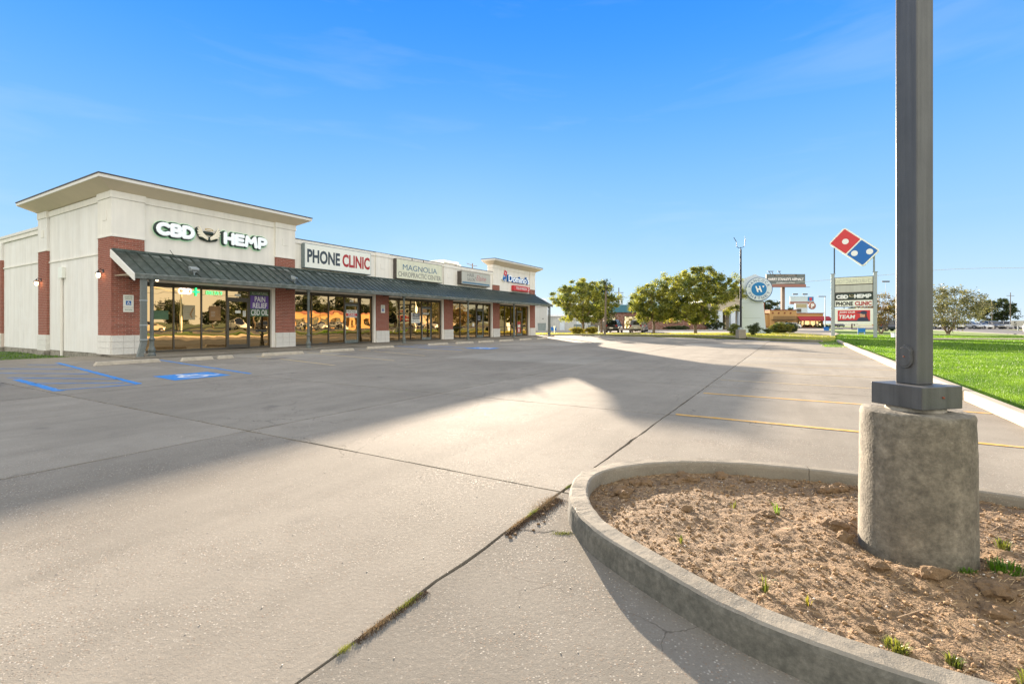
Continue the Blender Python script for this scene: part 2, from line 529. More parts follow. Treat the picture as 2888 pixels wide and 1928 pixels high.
for nm_, c_ in (('white', (0.72, 0.72, 0.70)), ('black', (0.015, 0.015, 0.018)), ('silver', (0.42, 0.43, 0.44)), ('tan', (0.48, 0.43, 0.34)), ('grey', (0.14, 0.145, 0.15)), ('navy', (0.02, 0.03, 0.07)), ('red', (0.30, 0.02, 0.02))):
    mat('paint ' + nm_, c_, 0.28, coat=0.6, metal=0.15 if nm_ in ('silver', 'grey', 'tan') else 0.0)
leaf_mat('oak leaves', (0.07, 0.11, 0.02), (0.40, 0.39, 0.08), 0.55, 0.7)
leaf_mat('dark leaves', (0.03, 0.05, 0.018), (0.085, 0.11, 0.035), 0.3, 0.5)
leaf_mat('rusty leaves', (0.20, 0.10, 0.04), (0.22, 0.20, 0.07), 0.4, 0.7)
leaf_mat('pale leaves', (0.13, 0.13, 0.07), (0.26, 0.25, 0.14), 0.35, 0.6)
leaf_mat('yellow leaves', (0.16, 0.16, 0.02), (0.40, 0.33, 0.05), 0.45, 3.0)
leaf_mat('hedge leaves', (0.05, 0.09, 0.01), (0.28, 0.25, 0.03), 0.4, 1.2)
leaf_mat('weed leaves', (0.07, 0.10, 0.02), (0.24, 0.25, 0.05), 0.4, 12.0)
leaf_mat('grass blades', (0.065, 0.16, 0.008), (0.19, 0.33, 0.02), 0.5, 0.6)
leaf_mat('dry grass', (0.26, 0.30, 0.035), (0.52, 0.46, 0.08), 0.4, 2.5)


# ------------------------------------------------------------------ mesh helpers
class MB:
    """Collects faces; build() links them as ONE mesh object."""

    def __init__(s):
        s.v, s.f, s.m = [], [], []
        s.mi = 0

    def add(s, verts, faces):
        o = len(s.v)
        s.v += [tuple(p) for p in verts]
        s.f += [tuple(i + o for i in f) for f in faces]
        s.m += [s.mi] * len(faces)
        return s

    def box(s, x0, x1, y0, y1, z0, z1):
        x0, x1 = min(x0, x1), max(x0, x1)
        y0, y1 = min(y0, y1), max(y0, y1)
        v = [(x0, y0, z0), (x1, y0, z0), (x1, y1, z0), (x0, y1, z0), (x0, y0, z1), (x1, y0, z1), (x1, y1, z1), (x0, y1, z1)]
        return s.add(v, [(0, 3, 2, 1), (4, 5, 6, 7), (0, 1, 5, 4), (1, 2, 6, 5), (2, 3, 7, 6), (3, 0, 4, 7)])

    def hexa(s, lo, hi):
        """two rings of equal length, bottom and top"""
        n = len(lo)
        return s.add(list(lo) + list(hi), [tuple(reversed(range(n))), tuple(range(n, 2 * n))] + [(i, (i + 1) % n, n + (i + 1) % n, n + i) for i in range(n)])

    def prism(s, poly, z0, z1):
        return s.hexa([(x, y, z0) for x, y in poly], [(x, y, z1) for x, y in poly])

    def bar(s, a, b, w, h=None):
        """square bar between two points"""
        a, b = Vector(a), Vector(b)
        d = (b - a).normalized()
        u = d.cross(Vector((0, 0, 1)))
        if u.length < 1e-3:
            u = Vector((1, 0, 0))
        u.normalize()
        k = u.cross(d)
        h = h or w
        c = [u * (w / 2) * i + k * (h / 2) * j for i, j in ((-1, -1), (1, -1), (1, 1), (-1, 1))]
        return s.hexa([a + q for q in c], [b + q for q in c])

    def tube(s, pts, r, n=8, caps=True):
        pts = [Vector(p) for p in pts]
        rs = r if isinstance(r, (list, tuple)) else [r] * len(pts)
        rings = []
        prev = None
        for i, p in enumerate(pts):
            d = (pts[min(i + 1, len(pts) - 1)] - pts[max(i - 1, 0)])
            if d.length < 1e-9:
                d = Vector((0, 0, 1))
            d.normalize()
            if prev is None:
                u = d.cross(Vector((0, 0, 1)))
                if u.length < 1e-2:
                    u = Vector((1, 0, 0))
            else:
                u = prev - d * prev.dot(d)
            u.normalize()
            prev = u
            k = d.cross(u)
            rings.append([p + (u * math.cos(a) + k * math.sin(a)) * rs[i] for a in [2 * math.pi * j / n for j in range(n)]])
        v = [q for rg in rings for q in rg]
        f = []
        for i in range(len(pts) - 1):
            for j in range(n):
                f.append((i * n + j, i * n + (j + 1) % n, (i + 1) * n + (j + 1) % n, (i + 1) * n + j))
        if caps:
            f.append(tuple(reversed(range(n))))
            f.append(tuple(range((len(pts) - 1) * n, len(pts) * n)))
        return s.add(v, f)

    def lathe(s, prof, n=16, c=(0, 0)):
        return s.tube([(c[0], c[1], z) for r_, z in prof], [max(r_, 1e-4) for r_, z in prof], n)

    def capsule(s, a, b, r, n=10, flat=1.0, axis=1):
        """round-ended stroke in the XZ plane (axis=1) or XY plane (axis=2), flattened along axis"""
        a, b = Vector(a), Vector(b)
        d = b - a
        L = d.length
        d = d.normalized() if L > 1e-6 else Vector((1, 0, 0))
        pts, rs = [], []
        for k_ in range(0, 5):
            t_ = k_ / 4 * math.pi / 2
            pts.append(a - d * r * math.cos(t_) + d * 0)
            rs.append(max(r * math.sin(t_), 1e-4))
        pts.append(b)
        rs.append(r)
        for k_ in range(1, 5):
            t_ = math.pi / 2 - k_ / 4 * math.pi / 2
            pts.append(b + d * r * math.cos(t_))
            rs.append(max(r * math.sin(t_), 1e-4))
        o = len(s.v)
        # straight run: constant tangent
        u = d.cross(Vector((0, 0, 1))) if abs(d.z) < 0.95 else d.cross(Vector((0, 1, 0)))
        u.normalize()
        k2 = d.cross(u)
        v, f = [], []
        for p, rr in zip(pts, rs):
            for j in range(n):
                a_ = 2 * math.pi * j / n
                q = p + (u * math.cos(a_) + k2 * math.sin(a_)) * rr
                q[axis] = a[axis] + (q[axis] - a[axis]) * flat
                v.append(q)
        for i in range(len(pts) - 1):
            for j in range(n):
                f.append((i * n + j, i * n + (j + 1) % n, (i + 1) * n + (j + 1) % n, (i + 1) * n + j))
        return s.add(v, f)

    def strokes(s, lines, r, flat=0.4, axis=1, n=10):
        for ln in lines:
            for a, b in zip(ln[:-1], ln[1:]):
                s.capsule(a, b, r, n, flat, axis)
        return s

    def disc(s, c, r, h, axis=1, n=32, rz=None):
        rz = rz or r
        lo, hi = [], []
        for j in range(n):
            a_ = 2 * math.pi * j / n
            if axis == 1:
                lo.append((c[0] + r * math.cos(a_), c[1], c[2] + rz * math.sin(a_)))
                hi.append((c[0] + r * math.cos(a_), c[1] - h, c[2] + rz * math.sin(a_)))
            else:
                lo.append((c[0] + r * math.cos(a_), c[1] + rz * math.sin(a_), c[2]))
                hi.append((c[0] + r * math.cos(a_), c[1] + rz * math.sin(a_), c[2] + h))
        return s.hexa(lo, hi)

    def mesh(s, name, mats, smooth=False):
        me = bpy.data.meshes.new(name)
        me.from_pydata(s.v, [], s.f)
        for m_ in (mats if isinstance(mats, (list, tuple)) else [mats]):
            me.materials.append(MATS[m_])
        if isinstance(mats, (list, tuple)) and len(mats) > 1:
            me.polygons.foreach_set('material_index', s.m)
        if smooth:
            me.polygons.foreach_set('use_smooth', [True] * len(me.polygons))
        me.validate()
        bm = bmesh.new()
        bm.from_mesh(me)
        bmesh.ops.recalc_face_normals(bm, faces=bm.faces)
        bm.to_mesh(me)
        bm.free()
        return me

    def build(s, name, mats, parent=None, smooth=False, loc=(0, 0, 0), rz=0, bevel=0.0, label=None, kind=None):
        me = s.mesh(name, mats, smooth)
        return link(name, me, parent, loc, rz, bevel, label, kind)


def link(name, me, parent=None, loc=(0, 0, 0), rz=0, bevel=0.0, label=None, kind=None):
    o = bpy.data.objects.new(name, me)
    COL.objects.link(o)
    o.location = loc
    o.rotation_euler = (0, 0, rz)
    if parent is not None:
        o.parent = parent
    if bevel:
        b = o.modifiers.new('bevel', 'BEVEL')
        b.width = bevel
        b.segments = 2
        b.limit_method = 'ANGLE'
    if label:
        o['label'] = label
    if kind:
        o['kind'] = kind
    return o


def tag(o, label=None, cat=None, group=None, kind=None):
    if label:
        o['label'] = label
    if cat:
        o['category'] = cat
    if group:
        o['group'] = group
    if kind:
        o['kind'] = kind
    return o


def thing(name, label, cat, loc=(0, 0, 0), rz=0, group=None):
    o = bpy.data.objects.new(name, None)
    COL.objects.link(o)
    o.location = loc
    o.rotation_euler = (0, 0, rz)
    o.empty_display_size = 0.2
    return tag(o, label, cat, group)


def copy_tree(o, parent=None, label=None):
    c = o.copy()
    COL.objects.link(c)
    if parent is not None:
        c.parent = parent
    if label:
        c['label'] = label
    for ch in list(o.children):
        copy_tree(ch, c)
    return c


def fast_mesh(name, V, F, mats, smooth=False):
    """big meshes from numpy arrays, all faces with the same number of corners"""
    me = bpy.data.meshes.new(name)
    nv, nf, k = len(V), len(F), F.shape[1]
    me.vertices.add(nv)
    me.vertices.foreach_set('co', V.astype(np.float32).ravel())
    me.loops.add(nf * k)
    me.loops.foreach_set('vertex_index', F.astype(np.int32).ravel())
    me.polygons.add(nf)
    me.polygons.foreach_set('loop_start', np.arange(0, nf * k, k, dtype=np.int32))
    me.polygons.foreach_set('loop_total', np.full(nf, k, dtype=np.int32))
    if smooth:
        me.polygons.foreach_set('use_smooth', np.ones(nf, dtype=bool))
    me.update(calc_edges=True)
    for m_ in (mats if isinstance(mats, (list, tuple)) else [mats]):
        me.materials.append(MATS[m_])
    return me


def text(body, x0, x1, z0, z1, y, material, parent, name='lettering', thick=0.01, fat=0.0, shear=0.0, mirror=False, label=None, xform=None):
    """lettering fitted to a box in the XZ plane, facing -y"""
    cu = bpy.data.curves.new('t', 'FONT')
    cu.body = body
    cu.size = 1.0
    cu.offset = fat
    cu.shear = shear
    cu.resolution_u = 3
    cu.extrude = 0.5
    ob = bpy.data.objects.new('t', cu)
    COL.objects.link(ob)
    dg = bpy.context.evaluated_depsgraph_get()
    me = bpy.data.meshes.new_from_object(ob.evaluated_get(dg))
    bpy.data.objects.remove(ob)
    n_ = len(me.vertices)
    co = np.empty(n_ * 3, dtype=np.float32)
    me.vertices.foreach_get('co', co)
    co = co.reshape(-1, 3)
    lo, hi = co.min(0), co.max(0)
    u = (co[:, 0] - lo[0]) / (hi[0] - lo[0])
    if mirror:
        u = 1 - u
    w = (co[:, 1] - lo[1]) / (hi[1] - lo[1])
    out = np.empty_like(co)
    out[:, 0] = x0 + u * (x1 - x0)
    out[:, 2] = z0 + w * (z1 - z0)
    out[:, 1] = y - (co[:, 2] - lo[2]) / (hi[2] - lo[2]) * thick
    if xform is not None:
        out = xform(out)
    me.vertices.foreach_set('co', out.ravel())
    me.materials.clear()
    me.materials.append(MATS[material])
    me.update()
    me.name = name
    return link(name, me, parent, label=label)


# ------------------------------------------------------------------ the shopping strip's own frame
K, CC, F0 = 0.588, 27.1, 1354.0
TH = math.atan(K)
Y0 = CC / (K + 1130 / F0)
P0 = Vector((K * Y0 - CC, Y0, 0))
D = Vector((math.sin(TH), math.cos(TH), 0))
N = Vector((math.cos(TH), -math.sin(TH), 0))
RZ = math.atan2(D.y, D.x)


def W(s, t, z=0.0):
    """s metres along the shop front, t metres out from it -> world"""
    return P0 + D * s + N * t + Vector((0, 0, z))


def Wp(pts):
    return [tuple(W(s, t).xy) for s, t in pts]


def sheet(name, poly, z0, z1, material, kind='structure', parent=None):
    return tag(MB().prism(poly, z0, z1).build(name, material, parent), kind=kind)


# ------------------------------------------------------------------ ground, lot, lawns
g = 1800
MB_ = MB().box(-g, g, -g, g, -0.6, -0.16)
tag(MB_.build('ground', 'side grass'), kind='structure')
sheet('verge', Wp([(-40, 26.05), (31.0, 26.05), (31.2, 25.9), (36, 24.5), (60, 24), (200, 24), (420, 44), (420, 46.5), (-40, 46.5)]), -0.15, -0.025, 'lawn')
# island of grass beyond the lot, under the trees
FAR = [(0.5, 50.2), (4.2, 52.6), (8.5, 53.6), (13, 53.0), (17.0, 51.0), (19.2, 49.2), (20.5, 47.0), (20.8, 43.0), (20.2, 39.3), (21.9, 34.0), (24.5, 36.5), (30.5, 45.2), (33, 50), (36.6, 63.5), (31, 64.3), (20, 62.4), (12, 62.6), (6, 63.5), (-6, 62), (-8, 52)]
sheet('tree_lawn', FAR, -0.15, 0.05, 'far lawn')
sheet('bank_driveway', [(-30, 63.0), (6, 63.9), (12, 63.0), (20, 62.8), (31, 64.7), (48, 97), (-30, 97)], -0.15, 0.02, 'drive concrete')
sheet('restaurant_driveway', [(25.3, 47.1), (30, 45.1), (40, 58.7), (71.7, 110), (95, 128), (60, 130), (47, 106), (46, 83), (31.6, 56.8)], -0.15, 0.060, 'drive concrete')
sheet('path', [(33.2, 39.0), (64, 38.2), (64, 39.6), (33.6, 40.6)], -0.15, 0.085, 'drive concrete')
sheet('road', Wp([(-60, 46.6), (420, 46.6), (420, 60), (-60, 60)]), -0.15, 0.03, 'asphalt')
sheet('dealer_lot', [(70, 99), (190, 99), (230, 150), (90, 150)], -0.15, 0.045, 'asphalt')
sheet('far_verge', Wp([(-60, 60.1), (420, 60.1), (420, 66), (-60, 66)]), -0.15, 0.03, 'far lawn')
sheet('street_plaza', Wp([(-60, 66.1), (170, 66.1), (170, 84), (-60, 84)]), -0.15, 0.035, 'asphalt')

lot = tag(MB().prism(Wp([(-40, -1.7), (0.3, -1.7), (0.3, 2.0), (36.5, 2.0), (36.5, -18), (41, -18), (41, 10), (40, 16), (32.6, 26.1), (-40, 26.1)]), -0.15, -0.035).build('parking_lot', 'joint filler'), kind='structure')
# cast slabs, each its own piece, edges slightly ragged
S_LINES = [-23.6, -19.85, -16.1, -12.35, -8.6, -4.85, -1.1, 2.65, 6.4, 10.15, 13.9, 17.65, 21.4, 25.15, 28.9, 32.6]
T_LINES = [2.12, 6.9, 11.5, 17.45, 21.75, 25.93]


def slab_at(s0, s1, t0, t1, material, gap=0.012, zt=0.0):
    n_s = max(2, int((s1 - s0) / 0.22))
    n_t = max(2, int((t1 - t0) / 0.22))
    ring = []

    def j(a):
        return random.gauss(0, a)
    a = gap
    for i in range(n_s):
        ring.append((s0 + a + (s1 - s0 - 2 * a) * i / n_s, t0 + a + j(0.0045)))
    for i in range(n_t):
        ring.append((s1 - a + j(0.0045), t0 + a + (t1 - t0 - 2 * a) * i / n_t))
    for i in range(n_s):
        ring.append((s1 - a - (s1 - s0 - 2 * a) * i / n_s, t1 - a + j(0.0045)))
    for i in range(n_t):
        ring.append((s0 + a + j(0.0045), t1 - a - (t1 - t0 - 2 * a) * i / n_t))
    w = [W(s, t) for s, t in ring]
    return MB().hexa([(p.x, p.y, -0.12) for p in w], [(p.x, p.y, zt) for p in w]).build('slab', material, lot)


for i in range(len(S_LINES) - 1):
    for k_ in range(len(T_LINES) - 1):
        new = (i + k_ * 3) % 7 == 0 and i > 6
        slab_at(S_LINES[i], S_LINES[i + 1], T_LINES[k_], T_LINES[k_ + 1], 'old lot concrete' if (k_ == 4 and i == 4) else ('lot concrete new' if new else 'lot concrete'))
for i in range(0, 7):
    slab_at(S_LINES[i], min(S_LINES[i + 1], 0.2), -1.65, 2.10, 'lot concrete')
# the lot runs on to the far kerb and round the end of the building
for (s0, s1, t0, t1) in ((32.6, 36.4, 2.12, 6.9), (32.6, 36.4, 6.9, 11.5), (32.6, 36.4, 11.5, 17.45), (32.6, 34.2, 17.45, 21.75),
                         (36.5, 40.9, 2.12, 6.9), (36.4, 40.3, 6.9, 11.5), (36.4, 38.5, 11.5, 15.5), (36.6, 40.9, -6, 2.1), (36.6, 40.9, -17.8, -6)):
    slab_at(s0, s1, t0, t1, 'lot concrete')


def kerb(pts_out, pts_in, z0, z1, material, name='kerb', parent=None, lean=0.0):
    """a run of kerb between two matching polylines"""
    b = MB()
    n_ = len(pts_out)
    for i in range(n_ - 1):
        a, b_, c, d = pts_out[i], pts_out[i + 1], pts_in[i + 1], pts_in[i]
        b.hexa([(*a, z0), (*b_, z0), (*c, z0), (*d, z0)], [(*a, z1), (*b_, z1), (*c, z1), (*d, z1)])
    return b.build(name, material, parent, bevel=0)


def offset_line(pts, w):
    out = []
    for i, p in enumerate(pts):
        a = Vector(pts[max(i - 1, 0)])
        b_ = Vector(pts[min(i + 1, len(pts) - 1)])
        d = (b_ - a).normalized()
        out.append((p[0] - d.y * w, p[1] + d.x * w))
    return out


# long kerb between lot and lawn: separate cast lengths
right_kerb = thing('lawn_kerb', 'long pale concrete kerb dividing the parking lot from the bright green lawn', 'kerb')
s = -12.0
while s < 32.5:
    L = 3.0
    s1 = min(s + L, 32.5)
    dz = random.uniform(-0.008, 0.008)
    dt = random.uniform(-0.012, 0.012)
    a, b_, c, d = [W(*q) for q in ((s, 25.93 + dt), (s1 - 0.012, 25.93 + dt), (s1 - 0.012, 26.09 + dt), (s, 26.09 + dt))]
    MB().hexa([(p.x, p.y, -0.1) for p in (a, b_, c, d)], [(p.x, p.y, 0.165 + dz) for p in (a, b_, c, d)]).build('kerb_length', 'pale kerb', right_kerb, bevel=0.02)
    s = s1
far_kerb = thing('far_kerb', 'low dark kerb running along the grass under the far trees', 'kerb')
fk = FAR[:10]
for a, b_ in zip(fk[:-1], fk[1:]):
    o = offset_line([a, b_], 0.16)
    MB().hexa([(*q, -0.1) for q in (a, b_, o[1], o[0])], [(*q, 0.14) for q in (a, b_, o[1], o[0])]).build('kerb_length', 'kerb concrete', far_kerb)
# little end island at the left edge of the frame
il = thing('small_island', 'small rounded concrete island beside the blue hatched aisle, cut by the left edge', 'kerb island')
pts = [(-9.2, 3.0), (-4.98, 3.0), (-4.95, 8.0), (-5.15, 8.8), (-5.7, 9.35), (-6.5, 9.5), (-7.7, 9.5), (-8.6, 9.2), (-9.1, 8.4)]
w = Wp(pts)
MB().prism(w, -0.02, 0.14).build('kerb_ring', 'kerb concrete', il, bevel=0.03)
inn = Wp([(-8.9, 3.3), (-5.2, 3.3), (-5.18, 7.9), (-5.35, 8.6), (-5.8, 9.1), (-6.5, 9.25), (-7.7, 9.25), (-8.4, 9.0), (-8.85, 8.3)])
MB().prism(inn, 0.145, 0.16).build('soil', 'side grass', il)

# raised strip of concrete beneath the awning
walk = tag(MB().prism(Wp([(0.0, -0.3), (0.0, 2.02), (36.4, 2.02), (36.4, -0.3)]), -0.15, 0.02).build('walkway', 'joint filler'), kind='structure')
s = -0.02
while s < 36.4:
    s1 = min(s + 1.75, 36.45)
    a = [W(*q) for q in ((s + .004, -0.28), (s1 - .004, -0.28), (s1 - .004, 2.08), (s + .004, 2.08))]
    zz = [0.10, 0.10, 0.07, 0.07]
    MB().hexa([(p.x, p.y, 0.0) for p in a], [(p.x, p.y, z_) for p, z_ in zip(a, zz)]).build('slab', 'lot concrete', walk, bevel=0.012)
    s = s1
# ------------------------------------------------------------------ painted markings
ZP = 0.004


def stripe(s0, t0, s1, t1, wd, material, name, label, group, z=ZP, ragged=0.004):
    a, b_ = W(s0, t0), W(s1, t1)
    d = (b_ - a)
    L = d.length
    d.normalize()
    k_ = Vector((-d.y, d.x, 0)) * wd / 2
    n_ = max(2, int(L / 0.15))
    up, lo = [], []
    for i in range(n_ + 1):
        p = a + d * L * i / n_
        q = random.gauss(0, ragged)
        up.append((p.x + k_.x * (1 + q / wd * 2), p.y + k_.y * (1 + q / wd * 2)))
        q = random.gauss(0, ragged)
        lo.append((p.x - k_.x * (1 + q / wd * 2), p.y - k_.y * (1 + q / wd * 2)))
    b = MB()
    for i in range(n_):
        b.add([(*lo[i], z), (*lo[i + 1], z), (*up[i + 1], z), (*up[i], z)], [(0, 1, 2, 3)])
    o = b.build(name, material)
    return tag(o, label, 'road marking', group)


ordn = ['first', 'second', 'third', 'fourth', 'fifth', 'sixth', 'seventh', 'eighth', 'ninth', 'tenth', 'eleventh', 'twelfth', 'thirteenth', 'fourteenth', 'fifteenth']
for i in range(1, 15):
    s = -3.5 + 2.5 * i
    if s > 31.5:
        break
    lab = 'yellow stall line by the lawn kerb, %s one beyond the planter' % ordn[i]
    stripe(s, 21.85, s - 0.05, 25.9, 0.09 if i < 3 else 0.06, 'road yellow' if i < 3 else 'faded yellow', 'parking_line', lab, 'yellow stall lines by the lawn kerb')
for i, (a, b_) in enumerate([((3.25, 4.4), (2.0, 10.7)), ((5.8, 4.2), (4.39, 10.94)), ((8.7, 4.3), (6.94, 10.2)), ((11.3, 3.4), (9.9, 9.9)), ((19.3, 3.6), (18.0, 9.9)), ((22.0, 3.6), (20.7, 9.9)), ((24.7, 3.6), (23.4, 9.9)), ((27.4, 3.6), (26.1, 9.9)), ((30.1, 3.6), (28.8, 9.9))]):
    stripe(*a, *b_, 0.09, 'faded yellow', 'parking_line', 'worn yellow stall line in front of the shops, %s from the near end' % ordn[i], 'worn stall lines before the shops')
for lab, a, b_, wd in (('thick blue line on the right of the hatched aisle', (-2.12, 1.75), (-3.38, 10.84), 0.13),
                       ('thick blue line on the near left of the hatched aisle', (-4.47, 7.3), (-4.70, 10.75), 0.15),
                       ('blue line on the right of the painted wheelchair bay', (0.24, 3.4), (-0.85, 10.85), 0.10),
                       ('blue line closing the near end of the hatched aisle', (-4.62, 10.62), (-3.42, 10.86), 0.08),
                       ('blue hatch line farthest from the camera in the aisle', (-2.9, 1.9), (-2.35, 3.0), 0.08),
                       ('second blue hatch line of the aisle', (-4.0, 2.6), (-2.75, 5.2), 0.08),
                       ('third blue hatch line of the aisle', (-4.35, 4.6), (-3.05, 7.2), 0.08),
                       ('fourth blue hatch line of the aisle', (-4.45, 6.6), (-3.2, 9.3), 0.08),
                       ('shortest blue hatch line at the near corner of the aisle', (-4.55, 8.7), (-3.45, 10.3), 0.08)):
    stripe(*a, *b_, wd, 'road blue', 'blue_line', lab, 'blue lines of the near accessible bay', ragged=0.008)
for lab, a, b_ in (('blue line left of the far accessible aisle', (12.6, 2.6), (11.2, 8.9)), ('blue line right of the far accessible aisle', (14.3, 2.9), (12.9, 9.2)),
                   ('upper blue hatch line of the far aisle', (12.4, 3.2), (13.8, 4.6)), ('lower blue hatch line of the far aisle', (12.0, 5.2), (13.4, 6.6))):
    stripe(*a, *b_, 0.10, 'road blue', 'blue_line', lab, 'blue lines of the far accessible bay', ragged=0.008)


def wheelchair(cx_, cz_, h, mapf, r, flat, axis, b):
    """access symbol from round strokes; mapf takes (u right, v up) of a unit figure"""
    L = [[(-0.08, 0.30), (-0.06, 0.02), (0.22, 0.02), (0.34, -0.30), (0.46, -0.26)], [(-0.07, 0.17), (0.17, 0.17)]]
    arc = [(-0.05 + 0.27 * math.cos(R(a)), -0.16 + 0.27 * math.sin(R(a))) for a in range(120, 331, 21)]
    L.append(arc)
    for ln in L:
        q = [mapf(cx_ + u * h, cz_ + v * h) for u, v in ln]
        b.strokes([q], r, flat, axis, 8)
    hd = mapf(cx_ - 0.09 * h, cz_ + 0.43 * h)
    b.capsule(hd, Vector(hd) + Vector((1e-4, 0, 0)), r * 1.5, 10, flat, axis)
    return b


def pad(sc, tc, hs, ht, skew, label):
    t_ = thing('access_symbol', label, 'road marking', tuple(W(sc, tc)), RZ)
    b = MB()
    b.add([(-hs, ht, ZP), (-hs - skew, -ht, ZP), (hs - skew, -ht, ZP), (hs, ht, ZP)], [(0, 1, 2, 3)])
    b.build('blue_square', 'road blue', t_)
    # the figure stands the right way up for someone driving in from the lane
    wheelchair(0, 0, 1.05, lambda u, v: (u - skew * 0.5, v, ZP + 0.004), 0.055, 0.05, 2, MB()).build('figure', 'road white', t_)
    return t_


pad(-1.83, 10.05, 0.66, 0.72, 0.15, 'white wheelchair figure on a bright blue square in the near bay')
pad(13.2, 8.9, 0.62, 0.8, 0.15, 'small blue wheelchair square far off before the chiropractic shop')
for s, t, a, b_, lab in ((2.9, 6.2, 0.55, 0.38, 'dark oil stain beside the broken wheel stop'), (6.0, 6.6, 0.5, 0.3, 'dark oil stain in the bay before the phone shop'), (8.6, 5.9, 0.45, 0.3, 'dark oil stain below the downlit phone shop doorway'), (0.8, 7.0, 0.2, 0.12, 'small dark oil spot near the blue bay line')):
    pts = []
    for i in range(22):
        an = 2 * math.pi * i / 22
        k_ = 1 + 0.25 * math.sin(3 * an + s) + random.uniform(-0.14, 0.14)
        pts.append((s + a * k_ * math.cos(an), t + b_ * k_ * math.sin(an)))
    w = Wp(pts)
    tag(MB().add([(x, y, 0.0055) for x, y in w], [tuple(range(len(w)))]).build('oil_stain', 'oil stain'), lab, 'stain', 'oil stains in the bays')

# ------------------------------------------------------------------ wheel stops
stop_proto = None
WS = [((-2.02, 4.35), 1.85, 'long concrete wheel stop beside the blue hatched aisle'), ((0.30, 4.72), 1.85, 'chipped concrete wheel stop with a broken dark notch'),
      ((3.3, 4.72), 1.9, 'wheel stop before the brick pillar under the second floodlight'), ((6.1, 4.72), 1.9, 'wheel stop before the phone shop'),
      ((9.35, 4.2), 1.9, 'wheel stop pulled up against the walkway right of the phone shop door'), ((14.0, 4.35), 1.9, 'wheel stop before the chiropractic shop, beside the far blue aisle'),
      ((16.5, 4.55), 1.9, 'wheel stop left of the salon door'), ((18.9, 4.65), 1.9, 'wheel stop in front of the salon windows'), ((21.5, 4.75), 1.9, 'wheel stop in front of the pizza shop pillar'),
      ((24.4, 4.8), 1.9, 'wheel stop before the pizza shop door'), ((27.3, 4.85), 1.9, 'last wheel stop near the far end of the walkway')]
for i, ((s, t), L, lab) in enumerate(WS):
    p = W(s + L / 2, t)
    root = thing('wheel_stop', lab, 'wheel stop', (p.x, p.y, 0), RZ + R(random.uniform(-1.5, 1.5)), 'concrete wheel stops along the shops')
    parts = [(-L / 2, L / 2)] if i != 1 else [(-L / 2, 0.18), (0.30, L / 2)]
    for a, b_ in parts:
        lo = [(a, -0.075, 0), (b_, -0.075, 0), (b_, 0.075, 0), (a, 0.075, 0)]
        hi = [(a + .07, -0.05, 0.125), (b_ - .07, -0.05, 0.125), (b_ - .07, 0.05, 0.125), (a + .07, 0.05, 0.125)]
        MB().hexa(lo, hi).build('concrete_bar', 'wheel stop concrete', root, bevel=0.012)
    if i == 1:
        MB().hexa([(0.16, -0.07, 0), (0.32, -0.07, 0), (0.32, 0.07, 0), (0.16, 0.07, 0)], [(0.2, -0.05, 0.07), (0.29, -0.04, 0.05), (0.28, 0.05, 0.06), (0.2, 0.05, 0.08)]).build('broken_core', 'foundation', root)

# ------------------------------------------------------------------ the shopping strip
B = thing('shopping_strip', 'long cream stucco shopping strip with red brick pillars and a dark metal awning', 'building', tuple(P0), RZ)


def bb(mb, s0, s1, t0, t1, z0, z1):
    return mb.box(s0, s1, -t1, -t0, z0, z1)


PIT = 0.0776
BL = 0.237
DEEP = -25.0
TW = [(0.0, 8.13), (28.0, 36.12)]                 # the two towers
PIL = [0.0, 7.0, 14.0, 21.0, 28.0, 35.0]
PW = 1.13
# --- pillars and their bricks
brick_me = MB().box(0.005, BL - 0.005, -0.055, 0.0, 0.005, PIT - 0.005).mesh('brick', 'brick')
half_me = MB().box(0.005, BL / 2 - 0.005, -0.055, 0.0, 0.005, PIT - 0.005).mesh('brick', 'brick')
side_me = MB().box(0.0, 0.055, 0.005, BL - 0.005, 0.005, PIT - 0.005).mesh('brick', 'brick')
n_single = 0
LEFT_PILLARS = [(0.0, -1.26), (-6.9, -8.04), (-13.5, -14.7), (-20.2, -21.4)]


def brick_rows(z0, z1):
    n_ = round((z1 - z0) / PIT)
    return [(z0 + i * (z1 - z0) / n_, i) for i in range(n_)]


def wall_bricks(mb, s0, s1, z0, z1, t, singles=None, avoid=()):
    """running bond on the front; returns nothing, adds to mb or makes single bricks"""
    global n_single
    for z, i in brick_rows(z0, z1):
        x = s0 - (BL / 2 if i % 2 else 0)
        while x < s1 - 0.02:
            a, b_ = max(x, s0), min(x + BL, s1)
            if b_ - a > 0.03:
                jt = random.uniform(-0.002, 0.003)
                full = abs((b_ - a) - BL) < 1e-3
                half = abs((b_ - a) - BL / 2) < 1e-3
                if singles is not None and n_single < 297 and (full or half):
                    o = link('brick', brick_me if full else half_me, singles, (a, -t - jt, z))
                    n_single += 1
                else:
                    mb.box(a + .005, b_ - .005, -t - .055 - jt, -t, z + .005, z + PIT - .005)
            x += BL


def side_bricks(mb, t0, t1, z0, z1, sx, flip=1):
    for z, i in brick_rows(z0, z1):
        x = t0 - (BL / 2 if i % 2 else 0)
        while x < t1 - 0.02:
            a, b_ = max(x, t0), min(x + BL, t1)
            if b_ - a > 0.03:
                jt = random.uniform(-0.002, 0.003)
                if flip > 0:
                    mb.box(sx - jt, sx + 0.05, -b_ + .005, -a - .005, z + .005, z + PIT - .005)
                else:
                    mb.box(sx - 0.05, sx + jt, -b_ + .005, -a - .005, z + .005, z + PIT - .005)
            x += BL


